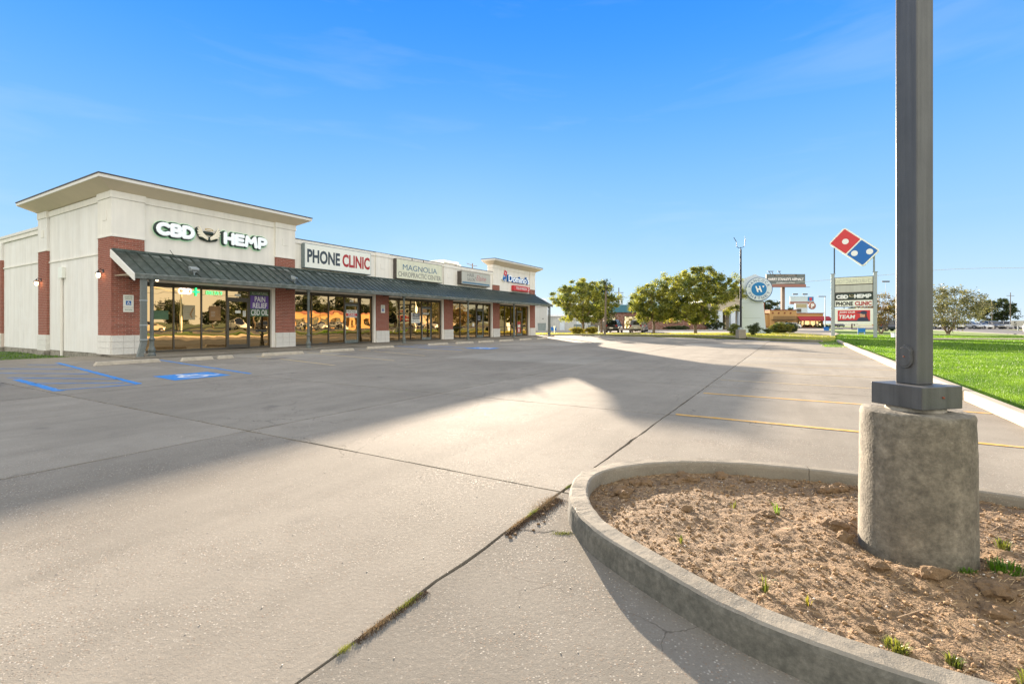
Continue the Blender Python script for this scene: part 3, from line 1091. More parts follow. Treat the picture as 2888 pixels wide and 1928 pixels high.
mass = MB()
blk_front = MB().box(0.004, PW / 3 - 0.004, -0.06, 0.0, 0.004, 0.251).mesh('block', 'painted block')
for k_, p in enumerate(PIL):
    depth = 1.26 if k_ == 0 else 0.5
    core = MB()
    bb(core, p + 0.006, p + PW - 0.006, -depth + 0.05, -0.006, 0.08, 4.80 if k_ in (0, 1, 4, 5) else 4.24)
    pl = core.build('pillar', 'mortar', B)
    top = 4.80 if k_ in (0, 1, 4, 5) else 3.9
    if k_ == 0:
        wall_bricks(mass, p, p + PW, 0.86, 3.88, -0.055, singles=pl)
        wall_bricks(mass, p, p + PW, 3.88, 4.80, -0.055, singles=pl)
    else:
        wall_bricks(mass, p, p + PW, 0.86, 3.88, -0.055, singles=pl if k_ == 1 else None)
        if top > 3.9:
            wall_bricks(mass, p, p + PW, 3.88, 4.80, -0.055)
    # returns
    if k_ > 0:
        side_bricks(mass, -0.45, 0, 0.86, top, p, 1)
    side_bricks(mass, -0.45 if k_ < 5 else -1.2, 0, 0.86, top, p + PW, -1)
    # rough painted block base: three courses
    for r_ in range(3):
        for c_ in range(3):
            link('block', blk_front, pl, (p + c_ * PW / 3, -0.0 + random.uniform(-0.004, 0.004), 0.09 + r_ * 0.256))
    if k_ == 0:
        for r_ in range(3):
            for c_ in range(3):
                MB().box(p - 0.045, p + 0.05, 0.004 + c_ * 0.42, 0.42 + c_ * 0.42 - 0.004, 0.094 + r_ * 0.256, 0.094 + r_ * 0.256 + 0.248).build('block', 'painted block', pl)
    else:
        bb(MB(), p - 0.012, p + 0.05, -0.45, 0.04, 0.09, 0.85).build('pillar_base', 'painted block', B)
    bb(MB(), p + PW - 0.05, p + PW + 0.012, -0.45, 0.04, 0.09, 0.85).build('pillar_base', 'painted block', B)
for (a, b_) in LEFT_PILLARS:
    if a == 0.0:
        side_bricks(mass, b_, a, 0.86, 4.80, 0.0, 1)
        continue
    c = MB()
    bb(c, 0.006, 0.5, b_ + 0.006, a - 0.006, 0.06, 4.73)
    pl = c.build('side_pillar', 'mortar', B)
    side_bricks(mass, b_, a, 0.80, 4.74, 0.0, 1)
    # the return facing the camera
    for z, i in brick_rows(0.80, 4.74):
        for q in range(1):
            mass.box(0.005, 0.10, -a - 0.0, -a + 0.05, z + .005, z + PIT - .005)
            mass.box(0.11, 0.34, -a - 0.0, -a + 0.05, z + .005, z + PIT - .005)
    for r_ in range(3):
        for c_ in range(3):
            MB().box(-0.04, 0.4, -b_ - (c_ + 1) * 0.38 + 0.004, -b_ - c_ * 0.38 - 0.004, 0.064 + r_ * 0.246, 0.064 + r_ * 0.246 + 0.24).build('block', 'painted block', pl)
    f = MB()
    bb(f, -0.10, 0.5, b_ - 0.05, a + 0.05, -0.25, 0.055)
    f.build('footing', 'foundation', B)
tag(mass.build('brickwork', 'brick mass', B), kind='stuff')

# --- upper walls
WT = -0.08                                         # face of the stucco wall


def wall(name, s0, s1, t0, t1, z0, z1, m_='stucco', bevel=0.0):
    return bb(MB(), s0, s1, t0, t1, z0, z1).build(name, m_, B, bevel=bevel)


for k_, (a, b_) in enumerate(TW):
    t_b = -8.04 if a == 0 else -0.62
    wall('tower_wall', a + 0.2, b_ - 0.1, t_b + .04, WT, 3.2, 6.60)
    wall('cornice_band', a + PW, b_ - PW, WT, WT + 0.05, 6.32, 6.60)
    if a == 0:
        wall('cornice_band', a + 0.05, a + 0.10, -6.9, -1.26, 6.33, 6.58)
        wall('end_panel', a + 0.1, a + 0.5, -6.9, -1.26, 6.34, 6.6)
    for p in (a, b_ - PW):
        nm = bb(MB(), p - 0.005, p + PW + 0.005, -1.26 if p == 0 else -0.6, 0.012, 4.86, 6.34).build('pillar_head', 'stucco', B)
        bb(MB(), p - 0.035, p + PW + 0.035, -1.30 if p == 0 else -0.6, 0.05, 6.345, 6.62).build('pillar_cap', 'stucco', B, bevel=0.01)
        bb(MB(), p - 0.03, p + PW + 0.03, -1.29 if p == 0 else -0.6, 0.04, 4.80, 4.862).build('band', 'stucco', B)
        if p != 0:
            bb(MB(), p + 0.37, p + 0.73, 0.0125, 0.027, 5.46, 5.81).build('inset', 'stucco', B)
    # flared soffit, fascia and metal edge
    o_ = 0.60
    lo = [(a, 0.0, 6.60), (b_, 0.0, 6.60), (b_, -t_b, 6.60), (a, -t_b, 6.60)]
    hi = [(a - o_, -o_, 6.93), (b_ + o_, -o_, 6.93), (b_ + o_, -t_b + (o_ if a == 0 else .25), 6.93), (a - o_, -t_b + (o_ if a == 0 else .25), 6.93)]
    MB().hexa(lo, hi).build('soffit', 'soffit stucco', B)
    MB().box(a - o_ - .015, b_ + o_ + .015, -o_ - .015, -t_b + (o_ if a == 0 else .25) + .015, 6.925, 7.055).build('fascia', 'white fascia', B, bevel=0.008)
    MB().box(a - o_ - .04, b_ + o_ + .04, -o_ - .04, -t_b + (o_ if a == 0 else .25) + .04, 7.058, 7.10).build('roof_edge', 'roof edge metal', B)
# left-hand side wall of the near tower
wall('side_wall', 0.10, 0.4, -6.9, -1.26, 0.10, 6.34, 'weathered stucco')
for nm, t0, t1, z0, z1 in (('moulding', -6.9, -1.3, 4.17, 4.225), ('moulding', -13.5, -8.04, 4.27, 4.33), ('moulding', -20.2, -14.7, 4.27, 4.33)):
    wall(nm, 0.06, 0.10, t0, t1, z0, z1, 'stucco')
for a, b_ in ((0.0, -1.26), (-6.9, -8.04)):
    if a != 0.0:
        wall('pillar_head', -0.005, 0.5, b_ - 0.005, a + 0.005, 4.80, 6.30, 'weathered stucco')
        wall('pillar_cap', -0.035, 0.5, b_ - 0.035, a + 0.035, 6.305, 6.60)
        wall('band', -0.03, 0.5, b_ - 0.03, a + 0.03, 4.74, 4.798)
        wall('inset', -0.02, -0.0055, -7.58, -7.24, 5.40, 5.75, 'stucco')
    else:
        wall('inset', -0.02, -0.0055, -0.74, -0.40, 5.48, 5.86, 'stucco')
wall('side_wall', 0.10, 0.4, -13.5, -8.04, 0.08, 5.70, 'weathered stucco')
wall('side_wall', 0.10, 0.4, -20.2, -14.7, 0.08, 5.70, 'weathered stucco')
wall('pillar_head', -0.005, 0.5, -14.7, -13.5, 4.74, 5.66, 'weathered stucco')
wall('cornice_band', 0.03, 0.5, -24, -8.04, 5.66, 5.86, 'stucco')
wall('cornice_band', -0.01, 0.5, -24, -8.04, 5.865, 6.00, 'white fascia')
wall('footing', 0.13, 0.6, -24, -1.3, -0.25, 0.10, 'foundation')
for c_ in range(int((14.6) / 0.41)):               # rough foundation stones showing at the grade
    z_ = random.uniform(-0.02, 0.02)
    bb(MB(), 0.095, 0.14, -14.9 + c_ * 0.41 + 0.41 - 0.015 * 0, -14.9 + c_ * 0.41 + 0.012, -0.2, 0.045 + z_).build('stone', 'foundation', B, bevel=0.012)

# middle parapet
wall('parapet_wall', 8.0, 28.1, -0.45, WT, 3.2, 5.70)
wall('parapet_cornice', 8.13, 28.0, -0.50, WT + 0.05, 5.705, 5.93)
wall('roof_edge', 8.13, 28.0, -0.52, WT + 0.07, 5.935, 5.97, 'roof edge metal')
for p in (14.0, 21.0):
    wall('pilaster', p - 0.02, p + PW + 0.02, WT, 0.0, 4.27, 5.69)
    wall('pilaster_cap', p - 0.04, p + PW + 0.04, WT, 0.03, 5.70, 5.932)
    wall('band', p - 0.04, p + PW + 0.04, WT, 0.03, 4.21, 4.268)
    wall('inset', p + 0.38, p + 0.73, 0.001, 0.015, 4.91, 5.25)
wall('coping_joint', 17.4, 17.43, WT, WT + 0.075, 5.73, 5.975, 'roof edge metal')
wall('coping_joint', 18.6, 18.63, WT, WT + 0.075, 5.73, 5.975, 'roof edge metal')
wall('back_block', 0.6, 35.9, DEEP, -8.1, -0.15, 5.6, 'stucco')
wall('flat_roof', 8.2, 27.9, -8.1, -0.5, 5.45, 5.55, 'white fascia')
wall('end_wall', 35.9, 36.06, -24.9, -0.4, -0.15, 5.7, 'weathered stucco')

# --- shop windows: same layout in all five bays
MULL = [1.20, 2.30, 3.45, 4.60, 5.70, 6.77]
GT = -0.20


def bay(x, door_y='bronze frame'):
    wall('window_trim', x + PW, x + 7.0, -0.25, WT + 0.05, 3.09, 3.20, 'stucco')
    wall('window_trim', x + 6.80, x + 6.985, -0.25, WT + 0.06, 0.10, 3.088, 'stucco')
    wall('window_trim', x + PW + .012, x + 1.165, -0.25, WT + 0.04, 0.10, 3.088, 'stucco')
    wall('lintel_wall', x + PW, x + 7.0, -0.30, WT, 3.10, 4.26, 'stucco')
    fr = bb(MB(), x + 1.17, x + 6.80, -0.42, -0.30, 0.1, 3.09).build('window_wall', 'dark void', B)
    for i, m_ in enumerate(MULL):
        w_ = 0.05 if i not in (3, 4) else 0.06
        bb(MB(), x + m_ - w_ / 2, x + m_ + w_ / 2, GT - 0.04, GT + 0.05, 0.10, 3.09).build('mullion', 'bronze frame', fr)
    for i in range(5):
        a, b_ = x + MULL[i] + 0.026, x + MULL[i + 1] - 0.026
        if i == 3:
            a += 0.006
            b_ -= 0.006
            bb(MB(), a, b_, GT - 0.03, GT + 0.04, 2.50, 2.60).build('rail', 'bronze frame', fr)
            bb(MB(), a, b_, GT - 0.03, GT + 0.03, 2.93, 3.09).build('rail', 'bronze frame', fr)  # deep head rail: frame plus the band of shade above the door
            MB().box(a, b_, -GT, -GT + 0.01, 2.60, 2.93).build('pane', 'bronze glass', fr)
            dr = MB()
            bb(dr, a + .005, a + 0.075, GT - 0.02, GT + 0.025, 0.13, 2.49)
            bb(dr, b_ - 0.075, b_ - .005, GT - 0.02, GT + 0.025, 0.13, 2.49)
            bb(dr, a + .075, b_ - 0.075, GT - 0.02, GT + 0.025, 2.40, 2.49)
            bb(dr, a + .075, b_ - 0.075, GT - 0.02, GT + 0.025, 0.13, 0.32)
            d_ = dr.build('door', door_y, B)
            MB().box(a + 0.075, b_ - 0.075, -GT, -GT + 0.01, 0.32, 2.40).build('pane', 'bronze glass', d_)
            h_ = MB()
            h_.tube([(a + 0.12, -GT - 0.03, 1.0), (a + 0.12, -GT - 0.09, 1.02), (a + 0.12, -GT - 0.09, 1.38), (a + 0.12, -GT - 0.03, 1.40)], 0.013, 6)
            h_.build('handle', 'black paint', d_)
        else:
            for r0_, r1_, d_ in ((0.10, 0.19, .04), (0.975, 1.02, .02), (2.93, 3.09, .03)):  # top rail made deep: frame and the dark band of shade together
                bb(MB(), a, b_, GT - 0.02, GT + d_, r0_, r1_).build('rail', 'bronze frame', fr)
            MB().box(a, b_, -GT, -GT + 0.01, 1.02, 2.93).build('pane', 'bronze glass', fr)
            MB().box(a, b_, -GT, -GT + 0.01, 0.19, 0.975).build('pane', 'bronze glass', fr)


for k_ in range(5):
    bay(7.0 * k_, 'bronze frame' if k_ == 0 else 'gutter metal')

# --- the awning
AW = bb(MB(), 0.02, 36.1, 0.0, 0.04, 4.17, 4.31).build('awning', 'awning metal', B)
ET, EZ, HZ = 1.92, 3.20, 4.24
pw = 36.1 / 90
seam = MB()
seam.hexa([(0.002, -0.035, HZ), (pw - .002, -0.035, HZ), (pw - .002, -ET, EZ), (0.002, -ET, EZ)], [(0.002, -0.035, HZ + .015), (pw - .002, -0.035, HZ + .015), (pw - .002, -ET, EZ + .015), (0.002, -ET, EZ + .015)])
seam.hexa([(0.0, -0.035, HZ + .012), (.026, -0.035, HZ + .012), (.026, -ET, EZ + .012), (0.0, -ET, EZ + .012)], [(0.004, -0.035, HZ + .058), (.022, -0.035, HZ + .058), (.022, -ET, EZ + .058), (0.004, -ET, EZ + .058)])
seam_me = seam.mesh('roof_panel', 'awning metal')
for i in range(90):
    link('roof_panel', seam_me, AW, (0.01 + i * pw, 0, random.uniform(-0.002, 0.002)))
for i in range(90):
    if random.random() < 0.62:
        a_, l_ = random.uniform(0.10, 0.22), random.uniform(0.10, 0.30)
        u0, u1 = a_, a_ + l_
        w0_ = random.uniform(.05, .10)
        zt = lambda t: HZ + (EZ - HZ) * (t - .035) / (ET - .035) + .019
        x_ = 0.01 + i * pw
        MB().hexa([(x_ + w0_, -u0, zt(u0) - .006), (x_ + pw - .05, -u0 - .01, zt(u0) - .006), (x_ + pw - .05, -u1, zt(u1) - .006), (x_ + w0_, -u1 + .03, zt(u1) - .006)],
                  [(x_ + w0_, -u0, zt(u0)), (x_ + pw - .05, -u0 - .01, zt(u0)), (x_ + pw - .05, -u1, zt(u1)), (x_ + w0_, -u1 + .03, zt(u1))]).build('faded_patch', 'gutter metal', AW)
# the flashing at the wall
bb(MB(), 0.0, 36.12, 0.001, 0.10, 4.23, 4.325).build('flashing', 'awning metal', AW)
gt_ = MB()
for a in np.arange(0, 36.1, 3.008):
    b_ = min(a + 3.0, 36.14)
    gt_.hexa([(a, -ET + 0.06, 3.05), (b_, -ET + 0.06, 3.05), (b_, -ET - 0.10, 3.05), (a, -ET - 0.10, 3.05)], [(a, -ET + 0.06, 3.235), (b_, -ET + 0.06, 3.235), (b_, -ET - 0.155, 3.225), (a, -ET - 0.155, 3.225)])
    gt_.box(a, b_, ET * -1 - 0.165, -ET - 0.145, 3.195, 3.24)
gt_.build('gutter', 'gutter metal', AW)
# verge boards at each end
for s0, m_ in ((-0.045, 'white fascia'), (36.12, 'white fascia')):
    MB().hexa([(s0, -0.0, 3.98), (s0 + .04, -0.0, 3.98), (s0 + .04, -ET - 0.12, 2.95), (s0, -ET - 0.12, 2.95)],
              [(s0, -0.0, 4.28), (s0 + .04, -0.0, 4.28), (s0 + .04, -ET - 0.12, 3.22), (s0, -ET - 0.12, 3.22)]).build('verge_board', m_, AW)
bb(MB(), 0.1, 36.0, 1.66, 1.80, 3.05, 3.20).build('eave_beam', 'awning beam', AW)
bb(MB(), 0.1, 36.0, 0.02, 1.66, 3.235, 3.255).build('awning_ceiling', 'soffit stucco', AW)
for p in [0.64, 7.63, 14.64, 21.65, 28.66, 35.7]:
    bb(MB(), p - 0.04, p + 0.04, 0.0, 1.66, 3.12, 3.20).build('cross_beam', 'awning beam', AW)
    bb(MB(), p - 0.03, p + 0.5, 0.9, 1.15, 3.10, 3.16).build('bracket', 'awning beam', AW)
# --- turned lamp-post style columns
PROF = [(0.105, 0.0), (0.105, 0.07), (0.088, 0.10), (0.078, 0.13), (0.092, 0.19), (0.098, 0.24), (0.085, 0.30), (0.066, 0.36), (0.060, 0.44), (0.056, 0.56), (0.060, 0.60), (0.080, 0.63), (0.086, 0.66), (0.070, 0.69), (0.052, 0.73), (0.047, 0.80),
        (0.043, 2.72), (0.052, 2.735), (0.056, 2.76), (0.046, 2.78), (0.050, 2.83), (0.066, 2.89), (0.080, 2.93), (0.082, 2.985)]
PROF = [(r_ * 1.28, z) for r_, z in PROF]
col_me = MB().lathe(PROF, 18).mesh('column', 'post paint', smooth=False)
flute = MB()
for j in range(12):
    an = 2 * math.pi * j / 12
    flute.bar((0.058 * math.cos(an), 0.058 * math.sin(an), 0.82), (0.054 * math.cos(an), 0.054 * math.sin(an), 2.71), 0.013)
flute_me = flute.mesh('flutes', 'post paint')
cap_me = MB().box(-0.10, 0.10, -0.10, 0.10, 2.985, 3.05).mesh('capital', 'post paint')
for p in (0.64, 7.63, 14.64, 21.65, 28.66, 35.7):
    c = link('column', col_me, B, (p, -1.80, 0.07))
    link('flutes', flute_me, c, (0, 0, 0))
    link('capital', cap_me, c, (0, 0, 0))
# flat steel downspout strapped beside the nearest column
dsp = MB()
bb(dsp, 0.24, 0.44, 1.80, 1.93, 0.62, 3.06)
dsp.hexa([(0.10, -1.83, 0.07), (0.30, -1.83, 0.07), (0.30, -1.99, 0.07), (0.10, -1.99, 0.07)], [(0.24, -1.80, 0.62), (0.44, -1.80, 0.62), (0.44, -1.93, 0.62), (0.24, -1.93, 0.62)])
ds = dsp.build('downspout', 'post paint', B, bevel=0.01)
for z in (0.55, 2.05, 1.1):
    bb(MB(), 0.23, 0.45, 1.79, 1.945, z + 0.15, z + 0.19).build('strap', 'galvanised', ds)
dsp = MB()
bb(dsp, 35.78, 35.86, 1.84, 1.92, 0.07, 3.06)
dsp.build('downspout', 'post paint', B)

# --- things fixed to the building
HB = RZ


def wall_lamp(s, t, z, label):
    t_ = thing('wall_lamp', label, 'lamp', tuple(W(s, t, z)), HB, 'lanterns on the brick pillars')
    MB().box(-0.02, 0.0, -0.05, 0.05, 0.10, 0.24).build('wall_plate', 'black paint', t_)
    MB().tube([(-0.02, 0, 0.2), (-0.10, 0, 0.25), (-0.17, 0, 0.2), (-0.17, 0, 0.14)], 0.014, 6).build('arm', 'black paint', t_)
    MB().tube([(-0.17, 0, 0.17), (-0.17, 0, 0.13), (-0.17, 0, 0.08)], [0.03, 0.06, 0.11], 8).build('hood', 'black paint', t_)
    MB().tube([(-0.17, 0, 0.075), (-0.17, 0, 0.0), (-0.17, 0, -0.08), (-0.17, 0, -0.11)], [0.062, 0.075, 0.06, 0.03], 10).build('bulb', 'lamp bulb', t_)
    cg = MB()
    for j in range(6):
        an = 2 * math.pi * j / 6
        cg.tube([(-0.17 + 0.085 * math.cos(an), 0.085 * math.sin(an), 0.085), (-0.17 + 0.092 * math.cos(an), 0.092 * math.sin(an), 0.0), (-0.17 + 0.05 * math.cos(an), 0.05 * math.sin(an), -0.12)], 0.006, 4)
    cg.build('cage', 'black paint', t_)
    return t_


wall_lamp(0.0, -0.72, 3.28, 'lit lantern on the brick corner pillar beside the awning')
wall_lamp(0.0, -7.62, 3.24, 'lit lantern on the second brick pillar of the side wall')
for s, t, lab in ((0.95, 1.2, 'small lit spotlight bulb under the near corner of the awning'),):
    t_ = thing('under_awning_lamp', lab, 'lamp', tuple(W(s, 1.5, 3.04)), HB)
    MB().tube([(0, 0, 0.09), (0, 0, 0.03)], [0.03, 0.05], 10).build('socket', 'black paint', t_)
    MB().tube([(0, 0, 0.03), (0, 0, 0.0), (0, 0, -0.03)], [0.05, 0.055, 0.02], 10).build('bulb', 'lamp bulb', t_)
for s, lab, rz_ in ((2.26, 'grey floodlight on the awning under the near shop sign', 0.0), (6.98, 'grey floodlight on the awning above the second brick pillar', 0.55)):
    t_ = thing('floodlight', lab, 'floodlight', tuple(W(s, 1.62, 3.38)), HB + rz_, 'floodlights on the awning')
    MB().tube([(0, 0, -0.03), (0, 0, 0.11)], 0.022, 8).build('stem', 'galvanised', t_)
    MB().box(-0.07, 0.07, -0.05, 0.05, 0.10, 0.14).build('bracket', 'galvanised', t_)
    MB().hexa([(-.15, -.09, .15), (.15, -.09, .15), (.15, .10, .13), (-.15, .10, .13)], [(-.17, -.10, .27), (.17, -.10, .27), (.17, .15, .36), (-.17, .15, .36)]).build('housing', 'galvanised', t_, bevel=0.015)
    MB().box(-0.13, 0.13, -0.094, -0.092, 0.165, 0.26).build('lens', 'bronze frame', t_)
t_ = MB().tube([tuple(q) for q in ((1.96, -0.25, 4.48), (2.02, -0.3, 4.36), (2.08, -0.5, 4.13), (2.16, -0.95, 3.86), (2.22, -1.5, 3.52))], 0.012, 6).build('loose_cable', 'black paint', None, loc=tuple(P0), rz=RZ)
tag(t_, 'loose black cable lying down the awning to the near floodlight', 'cable')
# electric box and conduit on the side wall
t_ = thing('conduit_box', 'cream electrical box with a long conduit running down the side wall', 'electrical box', tuple(W(0.10, -5.2)), HB)
MB().box(-0.13, 0, -0.24, 0.24, 3.38, 3.88).build('box', 'sign white', t_, bevel=0.01)
MB().tube([(-0.06, 0.05, 3.38), (-0.06, 0.05, 0.3), (-0.06, 0.02, -0.12)], 0.055, 8).build('conduit', 'stucco', t_)
# rooftop plant
for s0, s1, t0, h_, lab in ((25.2, 27.4, -3.2, 6.92, 'larger rooftop air unit behind the salon parapet'), (30.2 - 3.0, 31.0 - 3.0, -3.4, 6.75, 'smaller rooftop air unit beside the far tower')):
    w_ = s1 - s0
    t_ = thing('rooftop_unit', lab, 'air unit', tuple(W(s0 - 0.3, t0)), HB, 'rooftop air units')
    MB().box(0, w_, 0, 1.6, 5.5, h_ - 0.12).build('cabinet', 'sign white', t_)
    MB().box(-0.04, w_ + 0.04, -0.04, 1.64, h_ - 0.12, h_).build('lid', 'sign white', t_)
    lv = MB()
    for q in range(9):
        lv.box(0.15, w_ - 0.15, -0.02, 0.0, 5.75 + q * 0.11, 5.80 + q * 0.11)
    lv.build('grille', 'bronze frame', t_)
t_ = thing('roof_aerial', 'thin rooftop aerial with a crossbar beside the salon sign', 'aerial', tuple(W(28.2, -2.4)), HB)
MB().tube([(0, 0, 5.5), (0, 0, 6.9)], 0.05, 6).build('mast', 'billboard steel', t_)
MB().tube([(-0.9, 0, 6.8), (0.1, 0, 6.68), (0.75, 0, 6.72)], 0.025, 6).build('crossbar', 'billboard steel', t_)

# ------------------------------------------------------------------ signs on the front
# bubble lettering as round strokes; unit height 1, returns (strokes, width)
def arc_(cx_, cz_, rx, rz_, a0, a1, n_=7):
    return [(cx_ + rx * math.cos(R(a0 + (a1 - a0) * i / n_)), cz_ + rz_ * math.sin(R(a0 + (a1 - a0) * i / n_))) for i in range(n_ + 1)]


GL_ = {
    'C': ([arc_(0.42, 0.5, 0.36, 0.38, 48, 312, 10)], 0.80),
    'B': ([[(0.1, 0.1), (0.1, 0.9)], [(0.1, 0.9), (0.36, 0.9)] + arc_(0.36, 0.7, 0.2, 0.2, 80, -80, 5) + [(0.12, 0.52)], [(0.36, 0.5)] + arc_(0.38, 0.3, 0.24, 0.2, 80, -90, 5) + [(0.1, 0.1)]], 0.72),
    'D': ([[(0.1, 0.1), (0.1, 0.9), (0.3, 0.9)] + arc_(0.3, 0.5, 0.36, 0.4, 80, -80, 7) + [(0.1, 0.1)]], 0.76),
    'H': ([[(0.12, 0.1), (0.12, 0.9)], [(0.6, 0.1), (0.6, 0.9)], [(0.12, 0.5), (0.6, 0.5)]], 0.72),
    'E': ([[(0.54, 0.88), (0.12, 0.88), (0.12, 0.12), (0.56, 0.12)], [(0.12, 0.5), (0.5, 0.5)]], 0.66),
    'M': ([[(0.1, 0.1), (0.16, 0.88), (0.42, 0.42), (0.68, 0.88), (0.76, 0.1)]], 0.86),
    'P': ([[(0.14, 0.08), (0.14, 0.9), (0.34, 0.9)] + arc_(0.34, 0.66, 0.26, 0.24, 80, -90, 6) + [(0.16, 0.42)]], 0.68),
}


def bubble(word, x0, x1, z0, z1, y, r, m_, parent, name, flat=0.35, tight=0.0):
    tot = sum(GL_[c][1] for c in word) + tight * (len(word) - 1)
    sx = (x1 - x0) / tot
    out = []
    x = x0
    for c in word:
        st, w_ = GL_[c]
        b = MB()
        for ln in st:
            q = [(x + u * sx, y, z0 + v * (z1 - z0)) for u, v in ln]
            b.strokes([q], r, flat, 1, 12)
        out.append(b.build(name, m_, parent, smooth=True))
        x += (w_ + tight) * sx
    return out


def wings(parent, cx_, cz_, s_, y, m_='wing cream'):
    for sg in (-1, 1):
        b = MB()
        for k_, (ang, L) in enumerate(((62, 0.62), (52, 0.56), (41, 0.48), (29, 0.39), (14, 0.30))):
            a0 = (cx_ + sg * 0.07 * s_, y, cz_ - 0.14 * s_ - k_ * 0.02 * s_)
            p1 = (cx_ + sg * (0.16 + 0.30 * math.cos(R(ang)) * L / 0.6) * s_, y, cz_ + (-0.16 + 0.25 * math.sin(R(ang))) * s_)
            p2 = (cx_ + sg * (0.18 + 0.95 * math.cos(R(ang)) * L) * s_, y, cz_ + (-0.16 + 0.98 * math.sin(R(ang)) * L) * s_)
            b.strokes([[a0, p1, p2]], 0.040 * s_, 0.4, 1, 8)
        b.build('wing', m_, parent, smooth=True)
    h = MB()
    ring = [(cx_ + 0.19 * s_ * math.cos(R(a)), y, cz_ + 0.27 * s_ + 0.05 * s_ * math.sin(R(a))) for a in range(0, 361, 24)]
    h.strokes([ring], 0.016 * s_, 0.6, 1, 6)
    h.build('halo', 'gold', parent)


S1 = thing('bubble_letter_sign', 'white bubble letters CBD and HEMP with angel wings and a green glow', 'sign', tuple(W(0, -0.08)), HB)
bubble('CBD', 1.56, 3.05, 5.10, 5.66, -0.03, 0.165, 'halo glow', S1, 'glow', 0.10)
bubble('HEMP', 4.30, 6.48, 5.10, 5.66, -0.03, 0.165, 'halo glow', S1, 'glow', 0.10)
bubble('CBD', 1.52, 3.02, 5.10, 5.66, -0.09, 0.135, 'letter shell', S1, 'letter_shell', 0.5)
bubble('HEMP', 4.26, 6.46, 5.10, 5.66, -0.09, 0.135, 'letter shell', S1, 'letter_shell', 0.5)
bubble('CBD', 1.56, 3.03, 5.11, 5.65, -0.165, 0.088, 'letter white', S1, 'letter', 0.25)
bubble('HEMP', 4.30, 6.47, 5.11, 5.65, -0.165, 0.088, 'letter white', S1, 'letter', 0.25)
bk = MB()
for sg in (-1, 1):
    bk.strokes([[(3.66 + sg * 0.05, -0.07, 5.22), (3.66 + sg * 0.30, -0.07, 5.28), (3.66 + sg * 0.46, -0.07, 5.60)]], 0.12, 0.4, 1, 10)
bk.strokes([[(3.5, -0.07, 5.50), (3.82, -0.07, 5.50)]], 0.08, 0.4, 1, 10)
bk.build('wing_backing', 'letter shell', S1, smooth=True)
wings(S1, 3.66, 5.40, 0.92, -0.145)
text('&', 3.60, 3.72, 5.15, 5.30, -0.175, 'letter shell', S1, 'ampersand', 0.01, 0.02)


def box_sign(name, label, s0, s1, z0, z1, dep, face, side='sign steel', frame=0.035):
    t_ = thing(name, label, 'sign', tuple(W(s0, WT)), HB, 'flat box signs on the parapet')
    w_ = s1 - s0
    MB().box(0, w_, -dep, 0, z0, z1).build('cabinet', side, t_, bevel=0.008)
    MB().box(frame, w_ - frame, -dep - 0.006, -dep, z0 + frame, z1 - frame).build('face', face, t_)
    return t_


A = box_sign('box_sign', 'large white box sign reading PHONE CLINIC', 8.55, 13.35, 4.40, 5.76, 0.30, 'sign white')
y_ = -0.308
text('PHONE', 0.17, 2.38, 4.70, 5.46, y_, 'slate ink', A, 'lettering', 0.004, 0.035)
text('CLINIC', 2.56, 4.68, 4.70, 5.46, y_, 'red ink', A, 'lettering', 0.004, 0.035)
A = box_sign('box_sign', 'yellowed box sign reading MAGNOLIA CHIROPRACTIC CENTER', 15.60, 20.50, 4.37, 5.74, 0.30, 'sign yellowed', 'sign brown')
text('MAGNOLIA', 0.62, 4.26, 5.01, 5.40, y_, 'blue grey ink', A, 'lettering', 0.004, 0.0)
text('CHIROPRACTIC CENTER', 0.18, 4.72, 4.55, 4.88, y_, 'grey ink', A, 'lettering', 0.004, 0.0)
fl = MB()
for j in range(6):
    an = R(30 + 24 * j)
    fl.strokes([[(2.62, y_ - 0.002, 5.06), (2.62 + 0.16 * math.cos(an), y_ - 0.002, 5.10 + 0.24 * math.sin(an))]], 0.022, 0.12, 1, 6)
fl.strokes([[(2.62, y_ - 0.002, 5.06), (2.58, y_ - 0.002, 4.93)]], 0.012, 0.12, 1, 6)
fl.build('flower_emblem', 'pale print', A)
A = box_sign('box_sign', 'faded grey box sign reading HAIR SALON by Elaine', 22.78, 27.00, 4.50, 5.56, 0.42, 'sign faded', 'sign brown')
y2 = -0.428
text('HAIR', 0.80, 1.78, 5.16, 5.46, y2, 'grey ink', A, 'lettering', 0.004)
text('SALON', 0.80, 1.88, 4.82, 5.08, y2, 'grey ink', A, 'lettering', 0.004)
text('by', 1.88, 2.06, 5.06, 5.22, y2, 'grey ink', A, 'lettering', 0.004, 0, 0.3)
text('Elaine', 2.08, 3.56, 4.92, 5.36, y2, 'faded red ink', A, 'lettering', 0.004, 0, 0.35)
MB().box(0.12, 4.1, y2, y2 + 0.004, 4.58, 4.72).build('stripe', 'blue grey ink', A)

